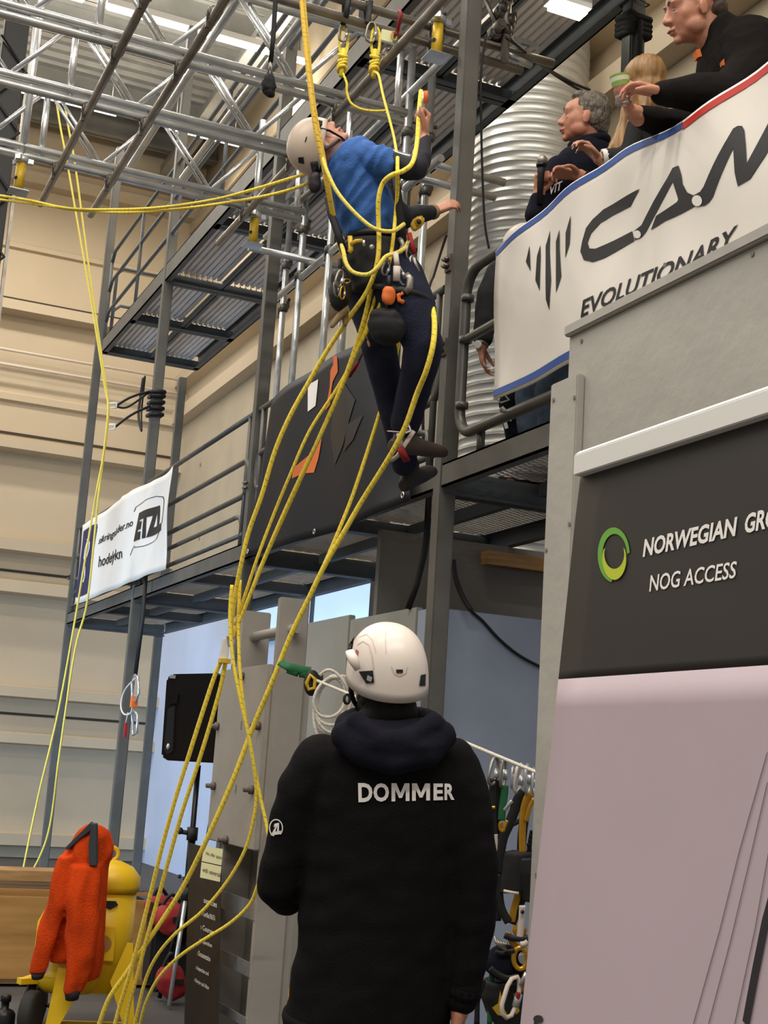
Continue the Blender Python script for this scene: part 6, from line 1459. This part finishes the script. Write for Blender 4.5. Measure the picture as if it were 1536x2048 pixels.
rope('thick rope bundle falling from the belt of the climber to the white pulley', [(752, 540, 5.92), (742, 580, 5.95), (728, 640, 6.0), (706, 710, 6.06), (680, 780, 6.1), (640, 872, 6.18), (600, 960, 6.24), (560, 1048, 6.3), (528, 1120, 6.34), (500, 1190, 6.38), (474, 1252, 6.42), (462, 1278, 6.43)], .0105)
rope('rope of the bundle crossing in front of the tarpaulin label', [(766, 520, 5.93), (757, 570, 5.95), (737, 640, 6.0), (715, 702, 6.05), (675, 775, 6.1), (620, 860, 6.15), (580, 950, 6.2), (545, 1035, 6.28), (515, 1115, 6.32), (490, 1190, 6.37), (470, 1250, 6.42)], .0075)
rope('lower rope from the white pulley to the floor, left strand', [(446, 1315, 6.43), (430, 1350, 6.45), (405, 1425, 6.48), (378, 1510, 6.52), (350, 1600, 6.58), (325, 1690, 6.65), (303, 1780, 6.72), (283, 1860, 6.78), (262, 1940, 6.85), (240, 2010, 6.92), (228, 2056, 6.95)], .0105)
rope('lower rope from the white pulley to the floor, right strand', [(452, 1318, 6.43), (442, 1370, 6.45), (420, 1450, 6.48), (392, 1540, 6.52), (364, 1625, 6.58), (340, 1710, 6.65), (318, 1790, 6.72), (296, 1868, 6.78), (276, 1945, 6.85), (258, 2010, 6.92), (250, 2056, 6.95)], .0105)
rope('rope from the pulley bending round the plank column to the floor', [(464, 1170, 6.38), (460, 1230, 6.38), (465, 1310, 6.36), (478, 1385, 6.34), (497, 1470, 6.33), (509, 1540, 6.34), (513, 1590, 6.36), (507, 1640, 6.38), (490, 1700, 6.42), (455, 1762, 6.48), (405, 1822, 6.55), (350, 1868, 6.63), (312, 1915, 6.72), (288, 1970, 6.82), (268, 2056, 6.92)], .0085)
rope('rope crossing behind the left arm of the judge', [(480, 1160, 6.4), (477, 1250, 6.4), (480, 1340, 6.37), (490, 1430, 6.35), (506, 1520, 6.35), (522, 1600, 6.35), (535, 1660, 6.33), (541, 1710, 6.3), (534, 1740, 6.3), (517, 1768, 6.33), (500, 1808, 6.38), (462, 1845, 6.45), (410, 1878, 6.53), (360, 1912, 6.63), (318, 1955, 6.73), (292, 2005, 6.83), (278, 2056, 6.92)], .0085)
t = thing('pulley', 'white rope pulley joining the rope bundle above the loudspeaker', 'pulley', P(453, 1290, D=6.42))
MB().prism([P(447, 1276, D=6.42), P(462, 1274, D=6.42), P(456, 1318, D=6.42), P(440, 1320, D=6.42)], V((0, .025, 0))).build('cheek', 'white', t, bevel=.004)
MB().tube([P(454, 1272, D=6.42), P(470, 1278, D=6.42), P(468, 1290, D=6.42), P(458, 1290, D=6.42)], .007, 8, closed=True).build('shackle', 'galv', t)
MB().cbox(P(449, 1322, D=6.42), (.05, .04, .02)).build('orange_sleeve', 'ropegold', t)
# black hanger with tackle on the second post
p0 = P(292, 1150, X=2.8); p1 = P(270, 1355, X=2.8)
tag(MB().tube([p0, P(285, 1240, X=2.8), p1], .018, 8, flat=.4).build('strap', 'black', base=p0), 'long black strap hanging down in front of the second post', 'strap')
t = thing('rigging_tackle', 'small metal tackle with white cord hanging on the black strap by the second post', 'tackle', P(270, 1400, X=2.78))
def tp(x, y): return P(x, y, X=2.78)
MB().tube([tp(270, 1350), tp(276, 1355), tp(278, 1385), tp(272, 1402), tp(264, 1398), tp(264, 1365)], .012, 8, closed=True).build('carabiner', 'galv', t)
MB().tube(catmull([tp(272, 1355), tp(250, 1380), tp(242, 1410), tp(248, 1428), tp(262, 1425), tp(266, 1400)]), .008, 6).build('cord', 'ropewhite', t)
MB().cbox(tp(268, 1404), (.05, .07, .09)).build('orange_device', 'tarporange', t)
MB().tube([tp(268, 1420), tp(275, 1430), tp(274, 1465), tp(266, 1470), tp(264, 1430)], .012, 8, closed=True).build('lower_carabiner', 'galv', t)
MB().cbox(tp(251, 1460), (.02, .05, .12)).build('red_tag', 'redcloth', t)
MB().tube([tp(256, 1425), tp(251, 1448)], .005, 6).build('tag_cord', 'ropewhite', t)
# power cables
def cable(lb, pts, r=.008): return tag(MB().tube(catmull([P(*p[:2], D=p[2]) for p in pts]), r, 6).build('cable', 'black', base=P(*pts[0][:2], D=pts[0][2])), lb, 'cable')
cable('black cable hanging behind the grey post down to the deck', [(972, 70, 7.2), (962, 150, 7.2), (963, 280, 7.2), (966, 380, 7.2), (970, 450, 7.2), (978, 497, 7.2)], .007)
cable('black cable stretched from the coupler cluster to the right', [(1012, 75, 7.3), (1040, 95, 7.6), (1075, 125, 8.2), (1110, 150, 8.8), (1145, 172, 9.0), (1170, 185, 9.1)], .009)
cable('second black cable beside the stretched one', [(1020, 78, 7.3), (1048, 102, 7.6), (1080, 128, 8.2), (1116, 150, 8.8), (1150, 168, 9.0), (1180, 180, 9.1)], .009)
cable('thin black cable beside the hand gripping the post', [(893, 470, 8.1), (880, 510, 8.1), (868, 550, 8.0), (857, 585, 7.8), (849, 700, 7.5), (846, 850, 7.3), (850, 905, 7.2)], .008)
cable('dark cable curving down from the deck behind the judge', [(x, y, (P(x, y, Y=6.135) - EYE).dot(fwd)) for x, y in ((905, 1125), (920, 1175), (940, 1218), (965, 1242), (1000, 1280), (1040, 1312), (1085, 1336))], .008)
p = P(908, 1120, D=6.9)
t = tag(MB().tube(catmull([P(906, 1120, D=6.88), P(912, 1160, D=6.86), P(926, 1195, D=6.84), P(942, 1220, D=6.82)]), .014, 8).build('strap', 'black', base=p), 'black strap at the deck edge where the dark cable starts', 'strap')
t = tag(MB().tube([V((*P(853, 1075, D=7.2).xy, 2.965)), P(853, 1078, D=7.2), P(848, 1110, D=7.2), P(833, 1170, D=7.2), P(816, 1218, D=7.2)], .017, 8, flat=.6).build('strap', 'black', base=P(850, 1075, D=7.2)), 'black strap slanting down left of the post behind the judge', 'strap')
# white hauling line along the boards, its coil and the green sling
L0, L1 = P(612, 1352, D=6.3), P(1110, 1560, D=4.9)
ln = lambda s: L0 + (L1 - L0) * s
tag(MB().tube([ln(i / 20) for i in range(21)], .007, 8).build('rope', 'ropewhite', base=L0), 'white rope stretched from the plank column past the judge to the harnesses', 'rope')
m = MB().tube(catmull([P(560, 1325, D=6.32), P(575, 1333, D=6.3), P(595, 1338, D=6.3), P(612, 1342, D=6.3), P(616, 1347, D=6.3), P(600, 1346, D=6.3), P(575, 1338, D=6.3)]), .02, 8, flat=.35)
mat('green', '#1f6b3f', .7, vary=.2, scale=20)
tag(m.build('sling', 'green', base=P(590, 1338, D=6.3)), 'green webbing sling round the plank column', 'sling')
t = thing('rope_grab', 'gold and black pulley on the stretched white rope next to its coil', 'pulley', P(625, 1362, D=6.25))
MB().ell(P(624, 1366, D=6.25), (.04, .02, .06)).cbox(P(628, 1362, D=6.26), (.08, .02, .06)).build('body', 'black', t)
MB().tube([P(621, 1350, D=6.22), P(630, 1358, D=6.22), P(629, 1376, D=6.22), P(617, 1379, D=6.22), P(613, 1366, D=6.22)], .009, 8, closed=True).build('gold_ring', 'jackyellow', t)
m = MB()
for k in range(7):
    c = P(664 + (k % 3) * 7 - 4, 1395 + (k % 4) * 7, D=6.2 + k * .012); a = .075 + .012 * (k % 3); b = .09 + .02 * (k % 4)
    m.tube([c + V((a * cos(q * pi / 12), .01 * sin(q * pi / 6 + k), b * sin(q * pi / 12) - .0)) + V((.25 * b * sin(q * pi / 12) * .5, 0, 0)) for q in range(24)], .0075, 6, closed=True)
m.tube(catmull([P(640, 1350, D=6.2), P(655, 1340, D=6.18), P(672, 1346, D=6.18), P(690, 1368, D=6.18), P(698, 1400, D=6.2)]), .0075, 6)
tag(m.build('rope_coil', 'ropewhite', base=P(660, 1390, D=6.2)), 'coil of white rope hung on the stretched rope left of the helmet', 'rope coil')
# ---------------------------------------------------------------- harnesses and slings hanging on the white rope right of the judge
def gp(x, y, d=0): return P(880 + x / 3.485, 1460 + y / 3.485, D=5.15 + d)
def strapg(nm, pts, w_, m_, par, fl=.2, d=0): return MB().tube(catmull([gp(x, y, d) for x, y in pts], 5), w_, 8, flat=fl).build(nm, m_, par)
gg = 'carabiners on the stretched white rope'
for i, (x, y, s, a, m_, lb) in enumerate(((372, 285, .055, .35, 'dullgalv', 'first carabiner on the white rope, right of the shoulder of the judge'), (440, 300, .055, .15, 'dullgalv', 'second carabiner on the white rope from the judge'), (505, 330, .04, .0, 'galv', 'third carabiner on the white rope, small and bright'),
                                          (545, 335, .055, .3, 'strapwhite', 'fourth carabiner on the white rope, pale coated'), (610, 345, .055, -.1, 'galv', 'fifth carabiner on the white rope, beside the corner post'), (650, 360, .05, .1, 'galv', 'last carabiner on the white rope, half behind the corner post'))):
    carab(gp(x, y, -.0 + .02 * (i % 2)), s, m_, lb, a, gg, .5 + .2 * (i % 3))
t = thing('webbing_sling', 'black webbing sling with a gold band hanging nearest the judge', 'sling', gp(365, 380)); strapg('webbing', [(372, 340), (368, 420), (366, 560), (378, 720), (384, 760)], .014, 'black', t, .4); strapg('gold_band', [(345, 535), (366, 540), (384, 538)], .006, 'gold', t, .8, -.02)
t = thing('webbing_sling', 'dark green webbing sling hanging left of the black harness', 'sling', gp(405, 400)); strapg('webbing', [(405, 350), (402, 470), (400, 620), (404, 760), (408, 980), (405, 1180), (402, 1330)], .013, 'blacksoft', t, .3, .02); strapg('adjuster', [(384, 725), (386, 770), (384, 840)], .011, 'strapwhite', t, .6)
t = thing('webbing_sling', 'bright green webbing sling on the second carabiner', 'sling', gp(445, 400)); strapg('webbing', [(452, 385), (448, 450), (436, 540), (428, 630)], .014, 'green', t, .3); strapg('gold_snap', [(428, 640), (418, 665), (424, 695), (442, 700), (452, 670), (470, 630)], .008, 'gold', t, 1)
t = thing('climbing_harness', 'black and gold climbing harness hanging on the white rope beside the corner post', 'harness', gp(540, 900))
strapg('webbing', [(585, 430), (545, 480), (520, 560), (480, 660), (440, 750), (415, 880), (402, 1000)], .019, 'black', t, .3)
strapg('webbing', [(640, 470), (612, 520), (585, 640), (570, 780), (570, 900)], .018, 'black', t, .3, .05)
strapg('gold_webbing', [(632, 440), (604, 480), (580, 580), (574, 720), (576, 860)], .014, 'gold', t, .3, -.01)
strapg('gold_webbing', [(655, 480), (625, 540), (600, 640)], .009, 'gold', t, .3, -.02)
strapg('gold_webbing', [(562, 1060), (540, 1160), (515, 1250), (500, 1340)], .013, 'gold', t, .3, .01)
strapg('webbing', [(402, 1000), (412, 1150), (430, 1250), (478, 1340)], .016, 'black', t, .3); strapg('webbing', [(620, 1080), (570, 1180), (535, 1260), (500, 1350)], .017, 'black', t, .3, .03)
strapg('cross_strap', [(500, 660), (540, 640), (600, 625)], .010, 'blacksoft', t, .4); strapg('metal_bar', [(445, 560), (480, 520), (505, 495)], .008, 'galv', t, .7)
q = MB().loft([(gp(545, 850), .055, .03, RGT, fwd), (gp(535, 940), .055, .032, RGT, fwd), (gp(520, 1030), .052, .03, RGT, fwd), (gp(500, 1130), .048, .024, RGT, fwd)], 16).limb([(gp(470, 1020), .018), (gp(545, 1040), .018)], 10); remesh(q, 'shoulder_pad', 'blacksoft', t, .006, 2, folds(.003, 14))
q = MB().loft([(gp(590, 880), .045, .035, RGT, fwd), (gp(605, 980), .05, .04, RGT, fwd), (gp(625, 1100), .04, .035, RGT, fwd), (gp(630, 1190), .03, .03, RGT, fwd)], 16); remesh(q, 'back_pad', 'black', t, .006, 2)
MB().tube([gp(443, 1120, -.03), gp(500, 1132, -.03), gp(548, 1138, -.03)], .006, 6).build('pad_binding', 'strapwhite', t)
q = MB()
for k in range(4): q.tube(catmull([gp(640 - k * 8, 700 + 30 * k), gp(628, 760 + 40 * k), gp(615 + 6 * k, 860)]), .007, 6)
q.build('gear_loop', 'blackmetal', t)
t = thing('ascender', 'beige and gold rope ascender hanging below the pads of the harness', 'tool', gp(570, 1320, -.05)); strapg('handle', [(575, 1225), (572, 1300), (562, 1400), (558, 1440)], .013, 'strapwhite', t, .5, -.05)
q = MB().prism([gp(x, y, -.04) for x, y in ((500, 1390), (530, 1370), (600, 1380), (612, 1420), (590, 1450), (520, 1440))], fwd * .03); q.build('gold_frame', 'gold', t, bevel=.006); MB().ell(gp(575, 1268, -.07), (.008, .006, .008)).build('pivot', 'black', t)
t = thing('descender', 'gold and black descender at the waist of the hanging harness', 'tool', gp(490, 1450, -.04))
MB().prism([gp(x, y, -.04) for x, y in ((455, 1425), (480, 1410), (512, 1440), (505, 1460), (560, 1515), (530, 1530), (490, 1505))], fwd * .03).build('body', 'gold', t, bevel=.006); strapg('lever', [(450, 1430), (500, 1450), (560, 1455), (612, 1450)], .012, 'black', t, .6, -.05)
t = thing('gear_pouch', 'grey padded pouch at the waist of the hanging harness', 'pouch', gp(460, 1620))
q = MB().ell(gp(450, 1620), (.085, .05, .065)).ell(gp(520, 1640, .03), (.06, .05, .06)).ell(gp(390, 1640), (.04, .04, .04)); remesh(q, 'pouch_body', 'hoodin', t, .007, 3, folds(.004, 16)); strapg('trim', [(350, 1660), (400, 1700), (470, 1730), (540, 1720)], .012, 'black', t, .5, -.06); strapg('zip', [(385, 1545), (440, 1555), (520, 1535)], .009, 'black', t, .6, -.06)
q = MB()
for k in range(5): q.tube(catmull([gp(380 + k * 12, 1440 + 14 * k, -.04), gp(400 + 16 * k, 1490, -.06), gp(470 - 8 * k, 1545 - 10 * k, -.05)]), .006, 6)
tag(q.build('cord_bundle', 'dullgalv', base=gp(420, 1490)), 'small bundle of grey cords above the grey pouch', 'cord')
t = thing('rope_pulley', 'gold ringed pulley on the right side of the hanging harness', 'pulley', gp(570, 1590, -.04))
MB().tube([gp(560 + 48 * cos(k * pi / 9), 1590 + 75 * sin(k * pi / 9), -.05) for k in range(18)], .010, 8, closed=True).build('ring', 'gold', t); MB().lathe([(.02, -.012), (.024, 0), (.02, .012)], gp(585, 1590, -.04), fwd, 16).build('sheave', 'galv', t)
strapg('bright_link', [(560, 1495), (590, 1490), (612, 1475)], .011, 'strapwhite', t, .7, -.06)
t = thing('ascender', 'gold hand ascender low on the hanging harness, above the floor end', 'tool', gp(580, 1760, -.04)); MB().prism([gp(x, y, -.05) for x, y in ((530, 1790), (570, 1730), (620, 1640), (620, 1800), (590, 1840), (555, 1820))], fwd * .03).build('frame', 'gold', t, bevel=.008); MB().tube([gp(565, 1780, -.07), gp(600, 1690, -.07)], .008, 6).build('rod', 'galv', t)
t = thing('leg_harness', 'black and yellow leg loop harness hanging lowest by the corner post', 'harness', gp(450, 1900))
q = MB().loft([(gp(430, 1740, .02), .07, .05, RGT, fwd), (gp(440, 1850, .02), .085, .055, RGT, fwd), (gp(470, 1960, .02), .08, .055, RGT, fwd), (gp(500, 2060, .02), .06, .05, RGT, fwd)], 18); lh = remesh(q, 'padding', 'black', t, .007, 2, folds(.005, 10))
lt_ = bvh_of(lh); z7 = lambda pts: [(880 + x / 3.485, 1460 + y / 3.485) for x, y in pts]
on_body('yellow_print', [pp(*z7([(362, 1935), (405, 1905), (420, 1815), (440, 1930), (485, 2010), (400, 1985)])), pp(*z7([(510, 1830), (530, 1870), (555, 1960), (530, 1985), (520, 1900)]))], lt_, 'jackyellow', t, .004, 6)
carab(gp(495, 1860, -.09), .075, 'strapwhite', 'large pale carabiner on the lowest black and yellow harness', .35, None, .2)
strapg('red_cord', [(548, 1830), (540, 1880), (530, 1920)], .008, 'redcloth', t, 1, -.08)
t = thing('tail_strap', 'thin black strap with a pale clip hanging just right of the hand of the judge', 'strap', gp(270, 1850)); strapg('webbing', [(300, 1740), (290, 1800), (262, 1880), (258, 2050)], .010, 'black', t, .5, -.05); strapg('webbing', [(282, 1850), (262, 1900), (250, 2060)], .008, 'black', t, .5, -.04); strapg('clip', [(238, 1800), (250, 1830), (262, 1860)], .006, 'strapwhite', t, 1, -.08)
t = thing('tail_strap', 'thin dark green strap hanging below the grey pouch', 'strap', gp(350, 1850)); strapg('webbing', [(362, 1690), (352, 1800), (345, 2060)], .010, 'green', t, .4, .0)
for o in bpy.data.objects:
    if '_b' in o: del o['_b']
